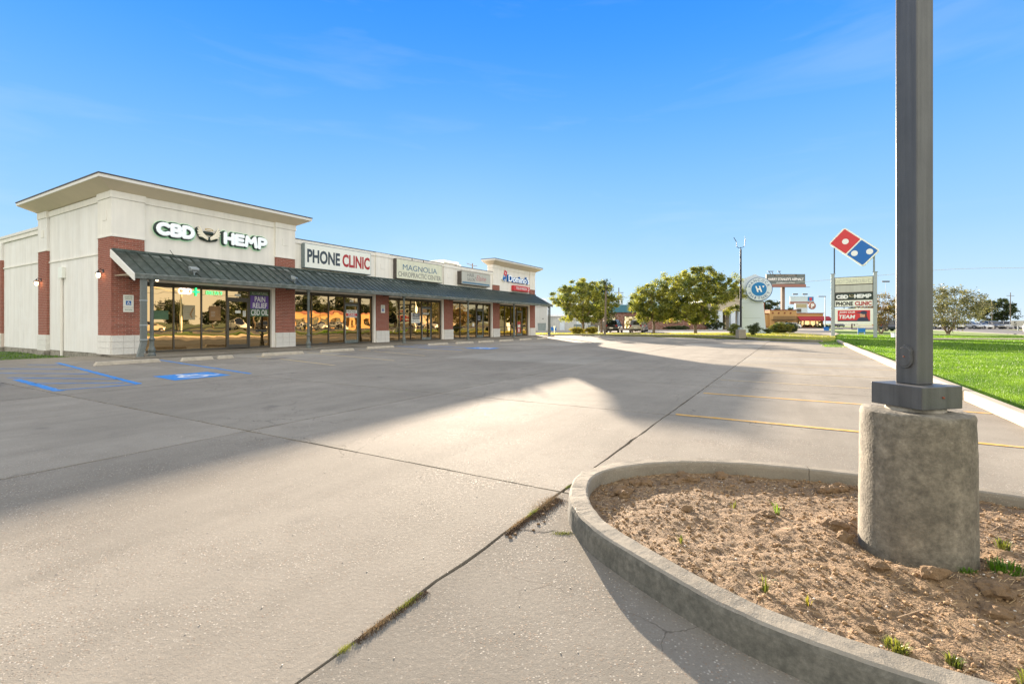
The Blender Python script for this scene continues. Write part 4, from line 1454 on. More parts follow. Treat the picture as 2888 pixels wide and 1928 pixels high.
# pizza shop lettering, tile logo and arrow sign
def tile_logo(parent, cx_, cz_, a, y, ang, dep, dots=0.15, edge='sign white'):
    """two rounded squares, red with one dot over blue with two; a = side of one square, ang = turn of the long axis"""
    ca, sa = math.cos(R(ang)), math.sin(R(ang))

    def T(u, v):
        return (cx_ + u * ca - v * sa, cz_ + u * sa + v * ca)

    def rrect(u0, u1, v0, v1, r_):
        pts = []
        for (cu, cv, a0) in ((u1 - r_, v1 - r_, 0), (u0 + r_, v1 - r_, 90), (u0 + r_, v0 + r_, 180), (u1 - r_, v0 + r_, 270)):
            for k_ in range(5):
                an = R(a0 + 22.5 * k_)
                pts.append(T(cu + r_ * math.cos(an), cv + r_ * math.sin(an)))
        return pts

    def plate(pts, y0, y1, m_, nm):
        return MB().hexa([(x, y0, z) for x, z in pts], [(x, y1, z) for x, z in pts]).build(nm, m_, parent)
    e = 0.07 * a
    # the long axis is u: blue at negative u, red at positive u
    plate(rrect(-a - e, a + e, -a / 2 - e, a / 2 + e, 0.14 * a), y, y - dep, edge, 'cabinet')
    plate(rrect(0.035 * a, a, -a / 2, a / 2, 0.05 * a), y - dep, y - dep - 0.012, 'sign red', 'red_square')
    plate(rrect(-a, -0.035 * a, -a / 2, a / 2, 0.05 * a), y - dep, y - dep - 0.012, 'sign blue', 'blue_square')
    for (u, v) in ((0.50 * a, 0.0), (-0.27 * a, 0.24 * a), (-0.75 * a, -0.24 * a)):
        c = T(u, v)
        MB().disc((c[0], y - dep - 0.012, c[1]), dots * a, 0.008, 1, 28).build('dot', 'white ink', parent)


PZ = thing('pizza_sign', 'pale blue raised letters beside a small red and blue tile logo', 'sign', tuple(W(0, WT)), HB)
tile_logo(PZ, 29.98, 5.78, 0.50, 0, 68, 0.12, 0.15)
cu_ = dict(name='letter_shell', thick=0.16, fat=0.045)
text("Domino's", 30.46, 34.60, 5.26, 5.95, -0.02, 'sign blue', PZ, **cu_)
text("Domino's", 30.56, 34.66, 5.28, 5.93, -0.185, 'letter white', PZ, 'letters', 0.02, 0.012)
AR = thing('arrow_sign', 'small red arrow sign reading PICK-UP WINDOW', 'sign', tuple(W(0, WT)), HB)
MB().box(31.35, 34.62, -0.3, 0, 4.46, 4.98).build('cabinet', 'sign red', AR, bevel=0.05)
text('PICK-UP WINDOW', 31.85, 33.95, 4.60, 4.86, -0.305, 'white ink', AR, 'lettering', 0.004, 0.01)
MB().strokes([[(34.18, -0.31, 4.90), (34.40, -0.31, 4.72), (34.18, -0.31, 4.54)]], 0.045, 0.2, 1, 6).build('chevron', 'white ink', AR)

# reserved-parking plates on two pillars
for s, z0, z1, lab in ((0.38, 1.80, 2.50, 'white RESERVED PARKING plate on the corner brick pillar'), (14.39, 2.02, 2.54, 'white wheelchair plate on the pillar left of the chiropractic shop')):
    w_ = 0.36
    t_ = thing('parking_plate', lab, 'sign', tuple(W(s, 0.018)), HB, 'wheelchair plates on the pillars')
    zz = z0 + 0.19 if s < 1 else z0
    MB().box(0, w_, -0.012, 0, zz + 0.005, z1).build('plate', 'sign white', t_, bevel=0.006)
    if s < 1:
        MB().box(0, w_, -0.012, 0, z0, zz - 0.005).build('lower_plate', 'sign white', t_, bevel=0.006)
        text('VAN ACCESSIBLE', 0.05, 0.31, z0 + 0.07, z0 + 0.12, -0.0125, 'poster green', t_, 'lettering', 0.002)
    text('RESERVED', 0.05, 0.31, z1 - 0.11, z1 - 0.06, -0.0125, 'poster green', t_, 'lettering', 0.002)
    text('PARKING', 0.06, 0.30, z1 - 0.19, z1 - 0.14, -0.0125, 'poster green', t_, 'lettering', 0.002)
    zc = z1 - 0.33
    MB().box(0.09, 0.27, -0.016, -0.0125, zc - 0.085, zc + 0.085).build('blue_square', 'hc blue', t_)
    wheelchair(0.18, zc, 0.14, lambda u, v: (u, -0.018, v), 0.009, 0.2, 1, MB()).build('figure', 'white ink', t_)

# --- posters, neon and notices, standing 1-2 cm off the glass
GY = 0.205 - 0.045                                  # local y of the front of the mullion rebate


def poster(name, label, cat, s0, s1, z0, z1, m_, group=None):
    t_ = thing(name, label, cat, tuple(W(s0, -0.19, z0)), HB, group)
    MB().box(0, s1 - s0, -0.004, 0, 0, z1 - z0).build('sheet', m_, t_)
    return t_, (s1 - s0), (z1 - z0)


NE = thing('neon_sign', 'lit CBD neon with a green cross in the second shop window', 'neon sign', tuple(W(0, -0.155)), HB, 'neon signs in the windows')
text('CBD', 2.46, 3.03, 2.64, 2.92, 0, 'neon white', NE, 'lettering', 0.02, 0.05)
cr_ = MB()
cr_.strokes([[(3.205, -0.01, 2.62), (3.205, -0.01, 2.93)], [(3.09, -0.012, 2.775), (3.33, -0.012, 2.775)]], 0.036, 0.5, 1, 8)
cr_.build('cross', 'neon green', NE)
NE = thing('neon_sign', 'thin green DELTA 9 neon in the third shop window', 'neon sign', tuple(W(0, -0.155)), HB, 'neon signs in the windows')
text('DELTA 9', 3.66, 4.36, 2.68, 2.85, 0, 'neon green', NE, 'lettering', 0.02, 0.0)
t_, w_, h_ = poster('window_poster', 'pale poster with a yellow curl in the second window', 'poster', 2.68, 3.18, 1.50, 2.16, 'poster cream', 'posters in the near shop windows')
for q in range(5):
    MB().box(0.06, 0.30 - 0.03 * (q % 2), -0.006, -0.004, 0.12 + q * 0.1, 0.13 + q * 0.1).build('text_line', 'grey ink', t_)
MB().strokes([[(0.36, -0.006, 0.12), (0.30, -0.006, 0.25), (0.37, -0.006, 0.40), (0.42, -0.006, 0.52)]], 0.035, 0.1, 1, 6).build('curl', 'poster amber', t_)
t_, w_, h_ = poster('window_poster', 'amber poster in the third window', 'poster', 3.80, 4.31, 1.47, 2.15, 'poster amber', 'posters in the near shop windows')
for q in range(4):
    MB().box(0.07, 0.26, -0.006, -0.004, 0.20 + q * 0.07, 0.215 + q * 0.07).build('text_line', 'pale print', t_)
t_, w_, h_ = poster('window_poster', 'dim olive poster in the first window', 'poster', 1.55, 2.10, 1.51, 1.89, 'poster green', 'posters in the near shop windows')
t_, w_, h_ = poster('window_banner', 'purple and green PAIN RELIEF banner in the window beside the door', 'banner', 5.76, 6.72, 1.69, 3.0, 'poster green')
MB().box(0, w_, -0.008, -0.005, 0.39, 1.06).build('purple_panel', 'poster purple', t_)
text('ALL-NATURAL', 0.06, w_ - 0.04, 1.10, 1.23, -0.01, 'pale print', t_, 'lettering', 0.003)
text('PAIN', 0.22, 0.78, 0.74, 1.01, -0.012, 'white ink', t_, 'lettering', 0.003, 0.02)
text('RELIEF', 0.12, 0.88, 0.43, 0.69, -0.012, 'white ink', t_, 'lettering', 0.003, 0.02)
text('CBD OIL', 0.03, w_ - 0.02, 0.06, 0.34, -0.01, 'white ink', t_, 'lettering', 0.003, 0.01)
t_, w_, h_ = poster('mail_tray', 'black tray on a stand behind the pane right of the near door', 'tray', 6.05, 6.62, 0.90, 1.02, 'black paint')
t_, w_, h_ = poster('door_notice', 'cloud shaped white notice on the near shop door', 'notice', 5.00, 5.27, 1.84, 1.97, 'sign white', 'notices on the doors')
t_, w_, h_ = poster('door_notice', 'tall white notice with grey print on the near shop door', 'notice', 5.38, 5.53, 1.68, 1.96, 'sign white', 'notices on the doors')
for q in range(4):
    MB().box(0.02, 0.13, -0.006, -0.004, 0.03 + q * 0.06, 0.055 + q * 0.06).build('text_line', 'grey ink', t_)
t_, w_, h_ = poster('door_number', 'street number strip above the near shop door', 'notice', 4.99, 5.28, 2.67, 2.77, 'sign white', 'number strips over the doors')
t_, w_, h_ = poster('door_number', 'number strip above the phone shop door', 'notice', 12.01, 12.30, 2.65, 2.77, 'sign white', 'number strips over the doors')
t_, w_, h_ = poster('door_sign', 'PHONE CLINIC sign on the phone shop door', 'sign', 11.76, 12.58, 1.70, 2.16, 'sign red')
MB().box(0, w_, -0.006, -0.004, 0.25, h_).build('white_panel', 'sign white', t_)
MB().box(0, w_, -0.006, -0.004, 0, 0.085).build('white_panel', 'sign white', t_)
text('PHONE', 0.09, 0.73, 0.29, 0.42, -0.0075, 'grey ink', t_, 'lettering', 0.002, 0.01)
text('CLINIC', 0.12, 0.70, 0.105, 0.225, -0.0065, 'white ink', t_, 'lettering', 0.002, 0.03)
text('Mobile Device Repair', 0.03, 0.79, 0.02, 0.065, -0.0075, 'slate ink', t_, 'lettering', 0.002)
t_, w_, h_ = poster('lease_sign', 'NOW AVAILABLE sign with a phone number in the chiropractic window', 'sign', 17.47, 18.43, 1.36, 2.09, 'poster grey')
MB().box(0, w_, -0.006, -0.004, 0, 0.27).build('white_panel', 'sign white', t_)
MB().box(0, 0.16, -0.006, -0.004, 0.27, h_).build('logo_panel', 'sign white', t_)
text('NOW', 0.38, 0.72, 0.52, 0.66, -0.006, 'white ink', t_, 'lettering', 0.002)
text('AVAILABLE', 0.20, 0.92, 0.33, 0.47, -0.006, 'white ink', t_, 'lettering', 0.002)
text('(228) 206-7521', 0.06, 0.90, 0.07, 0.19, -0.0075, 'slate ink', t_, 'lettering', 0.002)
text('J', 0.06, 0.11, 0.42, 0.62, -0.0075, 'red ink', t_, 'lettering', 0.002)
t_, w_, h_ = poster('door_notice', 'white notices on the chiropractic shop door', 'notice', 18.75, 19.45, 1.98, 2.12, 'pale print', 'notices on the doors')
t_, w_, h_ = poster('door_notice', 'stack of white lettering on the salon door', 'notice', 25.80, 26.30, 1.55, 2.02, 'poster navy', 'notices on the doors')
text('HAIR', 0.10, 0.40, 0.34, 0.44, -0.006, 'white ink', t_, 'lettering', 0.002)
text('SALON', 0.07, 0.43, 0.20, 0.30, -0.006, 'white ink', t_, 'lettering', 0.002)
text('Elaine', 0.07, 0.43, 0.04, 0.15, -0.006, 'white ink', t_, 'lettering', 0.002)
t_, w_, h_ = poster('window_notice', 'small white card in the window left of the salon door', 'notice', 25.05, 25.33, 1.08, 1.34, 'sign white')
t_, w_, h_ = poster('pizza_poster', 'red and white poster on the pizza shop door', 'poster', 32.72, 33.35, 0.42, 1.50, 'poster red')
MB().box(0.06, w_ - 0.06, -0.006, -0.004, 0.50, 0.78).build('white_panel', 'sign white', t_)
MB().box(0.2, w_ - 0.2, -0.006, -0.004, 0.06, 0.40).build('white_panel', 'sign white', t_)

# ------------------------------------------------------------------ foreground planter
def catmull(P, n_=7):
    out = []
    for i in range(len(P) - 1):
        p0, p1, p2, p3 = [Vector(P[max(0, min(len(P) - 1, i + k_))]) for k_ in (-1, 0, 1, 2)]
        for j in range(n_):
            t = j / n_
            out.append(tuple(0.5 * ((2 * p1) + (p2 - p0) * t + (2 * p0 - 5 * p1 + 4 * p2 - p3) * t * t + (3 * p1 - p0 - 3 * p2 + p3) * t ** 3)))
    out.append(tuple(P[-1]))
    return out


OUT = [(3.35, 0.46), (2.5, 0.95), (1.78, 1.34), (1.39, 1.60), (1.14, 1.78), (0.93, 1.99), (0.75, 2.26), (0.57, 2.58), (0.44, 2.87), (0.385, 3.20), (0.41, 3.50), (0.49, 3.78), (0.66, 4.01), (1.0, 4.21), (1.49, 4.31), (2.02, 4.25), (2.50, 4.08), (2.95, 3.84), (3.45, 3.53), (4.6, 2.85), (5.4, 2.38)]
oc = catmull(OUT)
ic = offset_line(oc, -0.145)
PLN = thing('planter_kerb', 'weathered rounded concrete kerb of the foreground dirt planter', 'kerb')
n_o = len(oc)
cuts = [0, int(n_o * 0.535), int(n_o * 0.80), n_o - 1]
for a, b_ in zip(cuts[:-1], cuts[1:]):
    mb_ = MB()
    for i in range(a, b_):
        o0, o1, i1, i0 = Vector(oc[i]), Vector(oc[i + 1]), Vector(ic[i + 1]), Vector(ic[i])
        if i == a:
            o0, i0 = o0.lerp(o1, .07), i0.lerp(i1, .07)
        m0, m1 = o0.lerp(i0, 0.07), o1.lerp(i1, 0.07)
        # face leans back a little and the arris is worn round
        ring0 = [(*o0, -.01), (*o0.lerp(i0, .05), .115), (*o0.lerp(i0, .10), .140), (*o0.lerp(i0, .2), .149), (*o0.lerp(i0, .88), .151), (*o0.lerp(i0, .97), .142), (*i0, .12), (*i0, -.01)]
        ring1 = [(*o1, -.01), (*o1.lerp(i1, .05), .115), (*o1.lerp(i1, .10), .140), (*o1.lerp(i1, .2), .149), (*o1.lerp(i1, .88), .151), (*o1.lerp(i1, .97), .142), (*i1, .12), (*i1, -.01)]
        v = ring0 + ring1
        f = [(k_, (k_ + 1) % 8, 8 + (k_ + 1) % 8, 8 + k_) for k_ in range(8)]
        if i == a:
            f.append(tuple(range(8)))
        if i == b_ - 1:
            f.append(tuple(range(8, 16)))
        for q in f:
            mb_.mi = 1 if (len(q) == 4 and q[0] in (0, 1)) else 0  # outer faces take the darker colour: moss plus shade painted in
            mb_.v, o__ = mb_.v, len(mb_.v)
            mb_.f.append(tuple(i__ + o__ for i__ in q))
            mb_.m.append(mb_.mi)
        mb_.v += [tuple(p__) for p__ in v]
    me = mb_.mesh('kerb_length', ['planter kerb concrete', 'mossy shaded kerb'])
    bm = bmesh.new()
    bm.from_mesh(me)
    bmesh.ops.remove_doubles(bm, verts=bm.verts, dist=1e-4)
    bmesh.ops.subdivide_edges(bm, edges=[e for e in bm.edges], cuts=2, use_grid_fill=True)
    for v in bm.verts:
        q = noise.noise(v.co * 9) * 0.004 + noise.noise(v.co * 30) * 0.0022
        v.co += Vector((q, -q, q)) * (1 if v.co.z > 0.01 else 0)
    bmesh.ops.recalc_face_normals(bm, faces=bm.faces)
    bm.to_mesh(me)
    bm.free()
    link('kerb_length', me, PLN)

# dirt
CYL = Vector((2.25, 2.68, 0))
poly = [Vector(p) for p in offset_line(oc, -0.10)] + [Vector((5.6, 0.2)), Vector((3.4, 0.1))]
PX = np.array([p.x for p in poly])
PY = np.array([p.y for p in poly])


def inside(x, y):
    c = np.zeros_like(x, dtype=bool)
    j = len(PX) - 1
    for i in range(len(PX)):
        cond = ((PY[i] > y) != (PY[j] > y)) & (x < (PX[j] - PX[i]) * (y - PY[i]) / (PY[j] - PY[i] + 1e-12) + PX[i])
        c ^= cond
        j = i
    return c


class VN:
    """cheap tiled value noise"""

    def __init__(s, seed):
        s.g = np.random.default_rng(seed).random((256, 256))

    def at(s, x, y):
        xi, yi = np.floor(x).astype(int), np.floor(y).astype(int)
        fx, fy = x - xi, y - yi
        fx, fy = fx * fx * (3 - 2 * fx), fy * fy * (3 - 2 * fy)
        a = s.g[xi % 256, yi % 256]
        b_ = s.g[(xi + 1) % 256, yi % 256]
        c = s.g[xi % 256, (yi + 1) % 256]
        d = s.g[(xi + 1) % 256, (yi + 1) % 256]
        return (a * (1 - fx) + b_ * fx) * (1 - fy) + (c * (1 - fx) + d * fx) * fy

    def fbm(s, x, y, o=4, gain=0.5):
        v, a, t = 0, 1, 0
        for k_ in range(o):
            v = v + a * s.at(x * 2 ** k_ + 17.3 * k_, y * 2 ** k_ + 5.1 * k_)
            t += a
            a *= gain
        return v / t - 0.5


vn = VN(3)


def dirt_z(x, y):
    # the soil banks up towards the near kerb and lies low behind the far one
    far = np.clip((y - (2.0 + 0.25 * (x - 1))) / 2.0, 0, 1)
    z = 0.105 - 0.062 * far
    z = z + 0.040 * vn.fbm(x * 1.7, y * 1.7, 3) + 0.030 * vn.fbm(x * 6, y * 6, 4, 0.55) + 0.015 * vn.fbm(x * 26 + 9, y * 26, 3, 0.7)
    lump = np.clip(vn.at(x * 14 + 40, y * 14) - 0.62, 0, 1)
    z = z + 0.020 * lump
    d = np.hypot(x - CYL.x, y - CYL.y)
    z = z - 0.02 * np.exp(-((d - 0.27) / 0.06) ** 2) + 0.025 * np.exp(-((d - 0.42) / 0.1) ** 2)
    return z


step = 0.0105
xs = np.arange(0.42, 4.2, step)
ys = np.arange(0.75, 4.32, step)
GX, GY2 = np.meshgrid(xs, ys, indexing='ij')
jx, jy = (rng.random(GX.shape) - .5) * step * .5, (rng.random(GX.shape) - .5) * step * .5
GX2, GYY = GX + jx, GY2 + jy
GZ = dirt_z(GX2, GYY)
ins = inside(GX2, GYY)
idx = -np.ones(GX.shape, dtype=int)
idx[ins] = np.arange(ins.sum())
V = np.stack([GX2[ins], GYY[ins], GZ[ins]], 1)
a, b_, c, d = idx[:-1, :-1], idx[1:, :-1], idx[1:, 1:], idx[:-1, 1:]
ok = (a >= 0) & (b_ >= 0) & (c >= 0) & (d >= 0)
Fq = np.stack([a[ok], b_[ok], c[ok], d[ok]], 1)
tag(link('planter_soil', fast_mesh('planter_soil', V, Fq, 'dirt', True)), kind='structure')


def in_planter(n_, x0=0.6, x1=3.6, y0=0.95, y1=4.1, edge=None):
    x = rng.uniform(x0, x1, n_ * 3)
    y = rng.uniform(y0, y1, n_ * 3)
    k_ = inside(x, y) & (np.hypot(x - CYL.x, y - CYL.y) > 0.27)
    return x[k_][:n_], y[k_][:n_]


ICO_V = None
bm = bmesh.new()
bmesh.ops.create_icosphere(bm, subdivisions=1, radius=1)
ICO_V = np.array([v.co[:] for v in bm.verts])
ICO_F = np.array([[v.index for v in f.verts] for f in bm.faces])
bm.free()


def scatter(name, x, y, r_lo, r_hi, material, sink=0.3, flat=0.7, power=3.0):
    n_ = len(x)
    r_ = r_lo + (r_hi - r_lo) * rng.random(n_) ** power
    nv = len(ICO_V)
    Vs = np.repeat(ICO_V[None], n_, 0) * (1 + 0.45 * (rng.random((n_, nv, 1)) - .5))
    sc = np.stack([r_ * rng.uniform(.7, 1.3, n_), r_ * rng.uniform(.7, 1.3, n_), r_ * flat * rng.uniform(.7, 1.2, n_)], 1)
    Vs = Vs * sc[:, None, :]
    an = rng.uniform(0, 6.28, n_)
    ca, sa = np.cos(an)[:, None], np.sin(an)[:, None]
    X = Vs[..., 0] * ca - Vs[..., 1] * sa + x[:, None]
    Y = Vs[..., 0] * sa + Vs[..., 1] * ca + y[:, None]
    Z = Vs[..., 2] + (dirt_z(x, y) + r_ * (flat - sink))[:, None]
    V = np.stack([X, Y, Z], -1).reshape(-1, 3)
    F = (ICO_F[None] + (np.arange(n_) * nv)[:, None, None]).reshape(-1, 3)
    return link(name, fast_mesh(name, V, F, material))


x, y = in_planter(7000)
tag(scatter('soil_crumbs', x, y, 0.002, 0.013, 'clod'), 'loose crumbs of orange clay soil over the planter', 'soil', kind='stuff')
x, y = in_planter(900)
tag(scatter('pebbles', x, y, 0.002, 0.0065, 'pebble'), 'tiny pale pebbles strewn on the planter soil', 'pebbles', kind='stuff')
# big clods, countable: each its own object
clod_pts = []
for i in range(34):                                 # along the far kerb
    u = random.uniform(0.02, 0.98)
    q = offset_line(oc, -0.25 - random.random() * 0.16)
    k_ = int(len(q) * (0.53 + 0.35 * u))
    p = q[min(k_, len(q) - 1)]
    clod_pts.append((p[0], p[1], random.uniform(0.02, 0.052)))
for px_, py_, r_ in ((2.02, 2.30, .05), (2.2, 2.18, .06), (2.33, 2.02, .065), (2.42, 2.2, .04), (1.85, 2.42, .04), (2.06, 2.05, .05), (2.5, 1.95, .055), (2.2, 1.8, .045), (1.45, 1.95, .035), (1.7, 3.2, .045), (1.2, 3.3, .04), (1.95, 2.9, .06), (1.9, 2.75, .05)):
    clod_pts.append((px_, py_, r_))
clod_me = []
for k_ in range(5):
    bm = bmesh.new()
    bmesh.ops.create_icosphere(bm, subdivisions=3, radius=1)
    for v in bm.verts:
        q = v.co.copy()
        v.co *= 1 + 0.45 * noise.noise(q * 1.3 + Vector((k_ * 7, 0, 0))) + 0.2 * noise.noise(q * 3.6 + Vector((k_ * 3, 2, 0))) + 0.1 * noise.noise(q * 9)
    me = bpy.data.meshes.new('clod')
    bm.to_mesh(me)
    bm.free()
    me.materials.append(MATS['clod'])
    clod_me.append(me)
for i, (px_, py_, r_) in enumerate(clod_pts):
    o = link('soil_clod', clod_me[i % 5], None, (px_, py_, float(dirt_z(np.array(px_), np.array(py_))) + r_ * 0.15), random.uniform(0, 6))
    o.scale = (r_ * random.uniform(.8, 1.25), r_ * random.uniform(.8, 1.2), r_ * random.uniform(.6, .85))
    tag(o, 'lump of dried orange clay among others on the planter soil', 'clod', 'clay lumps in the planter')
# straw litter
x, y = in_planter(9000)
n_ = len(x)
L = rng.uniform(0.01, 0.045, n_)
an = rng.uniform(0, 3.14, n_)
wd = rng.uniform(0.0006, 0.0013, n_)
tl = rng.normal(0, 0.22, n_)
zc = dirt_z(x, y) + 0.006 + rng.uniform(0, 0.008, n_)
dx, dy = np.cos(an) * L / 2, np.sin(an) * L / 2
nx, ny = -np.sin(an) * wd, np.cos(an) * wd
V = np.stack([np.stack([x - dx - nx, y - dy - ny, zc - tl * L / 2], 1), np.stack([x + dx - nx, y + dy - ny, zc + tl * L / 2], 1),
              np.stack([x + dx + nx, y + dy + ny, zc + tl * L / 2 + .001], 1), np.stack([x - dx + nx, y - dy + ny, zc - tl * L / 2 + .001], 1)], 1).reshape(-1, 3)
F = np.arange(n_ * 4).reshape(-1, 4)
tag(link('straw_litter', fast_mesh('straw_litter', V, F, 'straw')), 'short dry straw bits strewn on the planter soil', 'straw', kind='stuff')
x, y = in_planter(4200)
n_ = len(x)
L = rng.uniform(0.004, 0.016, n_)
an = rng.uniform(0, 6.28, n_)
zc = dirt_z(x, y) + rng.uniform(0.001, 0.007, n_)
P_ = []
for k_ in range(3):
    a_ = an + k_ * 2.1
    P_.append(np.stack([x + np.cos(a_) * L * (1 if k_ == 0 else .45), y + np.sin(a_) * L * (1 if k_ == 0 else .45), zc + rng.uniform(-.003, .004, n_)], 1))
V = np.stack(P_, 1).reshape(-1, 3)
tag(link('leaf_litter', fast_mesh('leaf_litter', V, np.arange(n_ * 3).reshape(-1, 3), 'litter')), 'dark crumbled leaf litter over the planter soil', 'litter', kind='stuff')
TWL = ['longest dry twig lying by the near kerb', 'short dry twig near the yellow green sprout', 'dry twig low on the right side of the planter', 'dry twig right of the concrete pole base', 'tiny dry twig left of the concrete pole base']
for ti_, (x0_, y0_, an_, L_) in enumerate(((1.62, 2.02, 0.2, 0.22), (1.30, 1.98, 2.4, 0.12), (2.35, 1.75, 0.9, 0.15), (2.9, 2.9, 0.5, 0.14), (1.75, 2.62, 1.9, 0.10))):
    pts = []
    for k_ in range(6):
        u = k_ / 5
        xx, yy = x0_ + math.cos(an_) * L_ * u + 0.02 * math.sin(4 * u), y0_ + math.sin(an_) * L_ * u
        pts.append((xx, yy, float(dirt_z(np.array(xx), np.array(yy))) + 0.012 + 0.02 * math.sin(3.1 * u)))
    tag(MB().tube(pts, 0.0025, 5).build('twig', 'twig'), TWL[ti_], 'twig', 'dry twigs in the planter')


def tuft(name, x, y, z, n_, h, spread, material, label, group, cat='weed', lean=0.5, wd=0.003):
    mb_ = MB()
    for i in range(n_):
        a = random.uniform(0, 6.28)
        r_ = spread * math.sqrt(random.random())
        bx, by = r_ * math.cos(a) * .6, r_ * math.sin(a) * .6
        hh = h * random.uniform(.5, 1.1)
        ln = lean * hh * random.uniform(.2, 1.3)
        w_ = wd * random.uniform(.7, 1.3)
        px_, py_ = -math.sin(a) * w_, math.cos(a) * w_
        m_ = (bx + math.cos(a) * ln * .4, by + math.sin(a) * ln * .4, hh * .65)
        t_ = (bx + math.cos(a) * ln, by + math.sin(a) * ln, hh * (0.95 - 0.25 * lean))
        mb_.add([(bx - px_, by - py_, -.01), (bx + px_, by + py_, -.01), (m_[0] + px_ * .8, m_[1] + py_ * .8, m_[2]), (m_[0] - px_ * .8, m_[1] - py_ * .8, m_[2]), t_], [(0, 1, 2, 3), (3, 2, 4)])
    return tag(mb_.build(name, material, None, loc=(x, y, z)), label, cat, group)


def dz_(x, y):
    return float(dirt_z(np.array(float(x)), np.array(float(y))))


for x, y, n_, h, sp, m_, lab in ((2.45, 2.38, 160, .05, .12, 'grass blades', 'dark green grass tuft at the foot of the concrete pole base'),
                                 (2.27, 2.39, 50, .03, .06, 'grass blades', 'small green tuft left of the one at the pole base'),
                                 (2.68, 2.62, 60, .06, .05, 'weed leaves', 'weed behind the right of the concrete pole base'),
                                 (2.92, 2.52, 90, .05, .10, 'weed leaves', 'bright weed in the soil right of the concrete pole base'),
                                 (3.05, 2.20, 50, .04, .06, 'weed leaves', 'small weed right of the pole base near the frame edge'),
                                 (1.78, 3.22, 14, .10, .02, 'grass blades', 'upright green sprout in the middle of the planter'),
                                 (1.55, 3.36, 12, .06, .03, 'weed leaves', 'tiny green sprout left of the upright one'),
                                 (0.98, 2.78, 16, .05, .03, 'weed leaves', 'tiny weed on the left half of the planter soil'),
                                 (1.17, 2.22, 20, .09, .02, 'weed leaves', 'yellow green sprout standing at the near kerb'),
                                 (1.30, 2.11, 14, .04, .02, 'yellow leaves', 'yellow leaf sprout beside the near kerb'),
                                 (1.46, 1.82, 110, .04, .06, 'weed leaves', 'yellow green weed patch by the near kerb'),
                                 (1.62, 1.76, 50, .04, .04, 'weed leaves', 'small weed right of the patch by the near kerb'),
                                 (1.80, 1.60, 260, .05, .13, 'weed leaves', 'largest weed patch at the lower right corner of the planter'),
                                 (1.95, 1.72, 90, .05, .07, 'weed leaves', 'weed behind the largest patch at the lower right corner')):
    tuft('weed_tuft', x, y, dz_(x, y), n_, h, sp, m_, lab, 'weeds in the planter', wd=0.0028)
# debris and moss in the wide joint
for s, lab, m_, w_ in ((-6.62, 'bright green moss clump low in the slab joint', 'weed leaves', .10), (-6.80, 'brown mossy debris below the green moss clump', 'straw', .14), (-7.0, 'yellow mossy debris lowest in the slab joint', 'weed leaves', .05),
                       (-5.35, 'brown green moss where the joint meets the planter', 'weed leaves', .10), (-5.55, 'brown debris in the joint below the planter nose', 'straw', .16), (-5.2, 'dry debris packed against the planter nose', 'straw', .14), (-5.05, 'reddish leaf litter packed beside the planter nose', 'straw', .14), (-4.72, 'small weed in the joint beyond the planter nose', 'weed leaves', .05)):
    p = W(s, 21.76)
    mb_ = MB()
    n_ = int(500 * w_ / 0.1)
    for i in range(n_):
        u, v = random.gauss(0, w_ / 2.2), random.gauss(0, 0.010 + (0.02 if m_ == 'straw' and s > -5.4 else 0))
        q = D * u + N * v
        a = random.uniform(0, 6.28)
        l_ = random.uniform(.003, .008)
        z = random.uniform(0.0, 0.012)
        mb_.add([(q.x, q.y, z - .005), (q.x + .002 * math.cos(a + 1.5), q.y + .002 * math.sin(a + 1.5), z - .005), (q.x + l_ * math.cos(a), q.y + l_ * math.sin(a), z + random.uniform(.001, .009))], [(0, 1, 2)])
    tag(mb_.build('joint_moss', m_, None, loc=(p.x, p.y, 0)), lab, 'moss', 'growth in the wide slab joint')

for s_a, s_b, w_, n_, lab in ((-5.75, -5.45, .022, 1500, 'dark leaf litter along the slab joint below the planter'), (-5.45, -5.0, .045, 3200, 'brown leaf litter filling the corner between joint and planter nose'), (-6.95, -6.5, .012, 1100, 'dark litter caught in the joint at the bottom of the frame')):
    p = W(s_a, 21.77)
    mb_ = MB()
    for i in range(n_):
        u, v = random.uniform(0, s_b - s_a), abs(random.gauss(0, w_)) * (1 if s_a > -6 else random.choice((-1, 1)))
        q = D * u + N * v
        a = random.uniform(0, 6.28)
        l_ = random.uniform(.002, .009)
        z = random.uniform(0.0, 0.008)
        mb_.add([(q.x, q.y, z - .004), (q.x + .003 * math.cos(a + 1.5), q.y + .003 * math.sin(a + 1.5), z), (q.x + l_ * math.cos(a), q.y + l_ * math.sin(a), z + random.uniform(.0, .006))], [(0, 1, 2)])
    tag(mb_.build('joint_litter', 'litter', None, loc=(p.x, p.y, 0)), lab, 'litter', kind='stuff')
for i in range(9):
    p = W(-5.05 - 0.09 * i + random.uniform(-.03, .03), 21.83 + random.uniform(-.03, .07))
    o = link('concrete_chip', clod_me[i % 5], None, (p.x, p.y, .004), random.uniform(0, 6))
    r_ = random.uniform(.006, .016)
    o.scale = (r_, r_ * .8, r_ * .5)
    tag(o, 'small broken chip among others beside the slab joint at the planter nose', 'chip', 'broken chips at the planter nose')

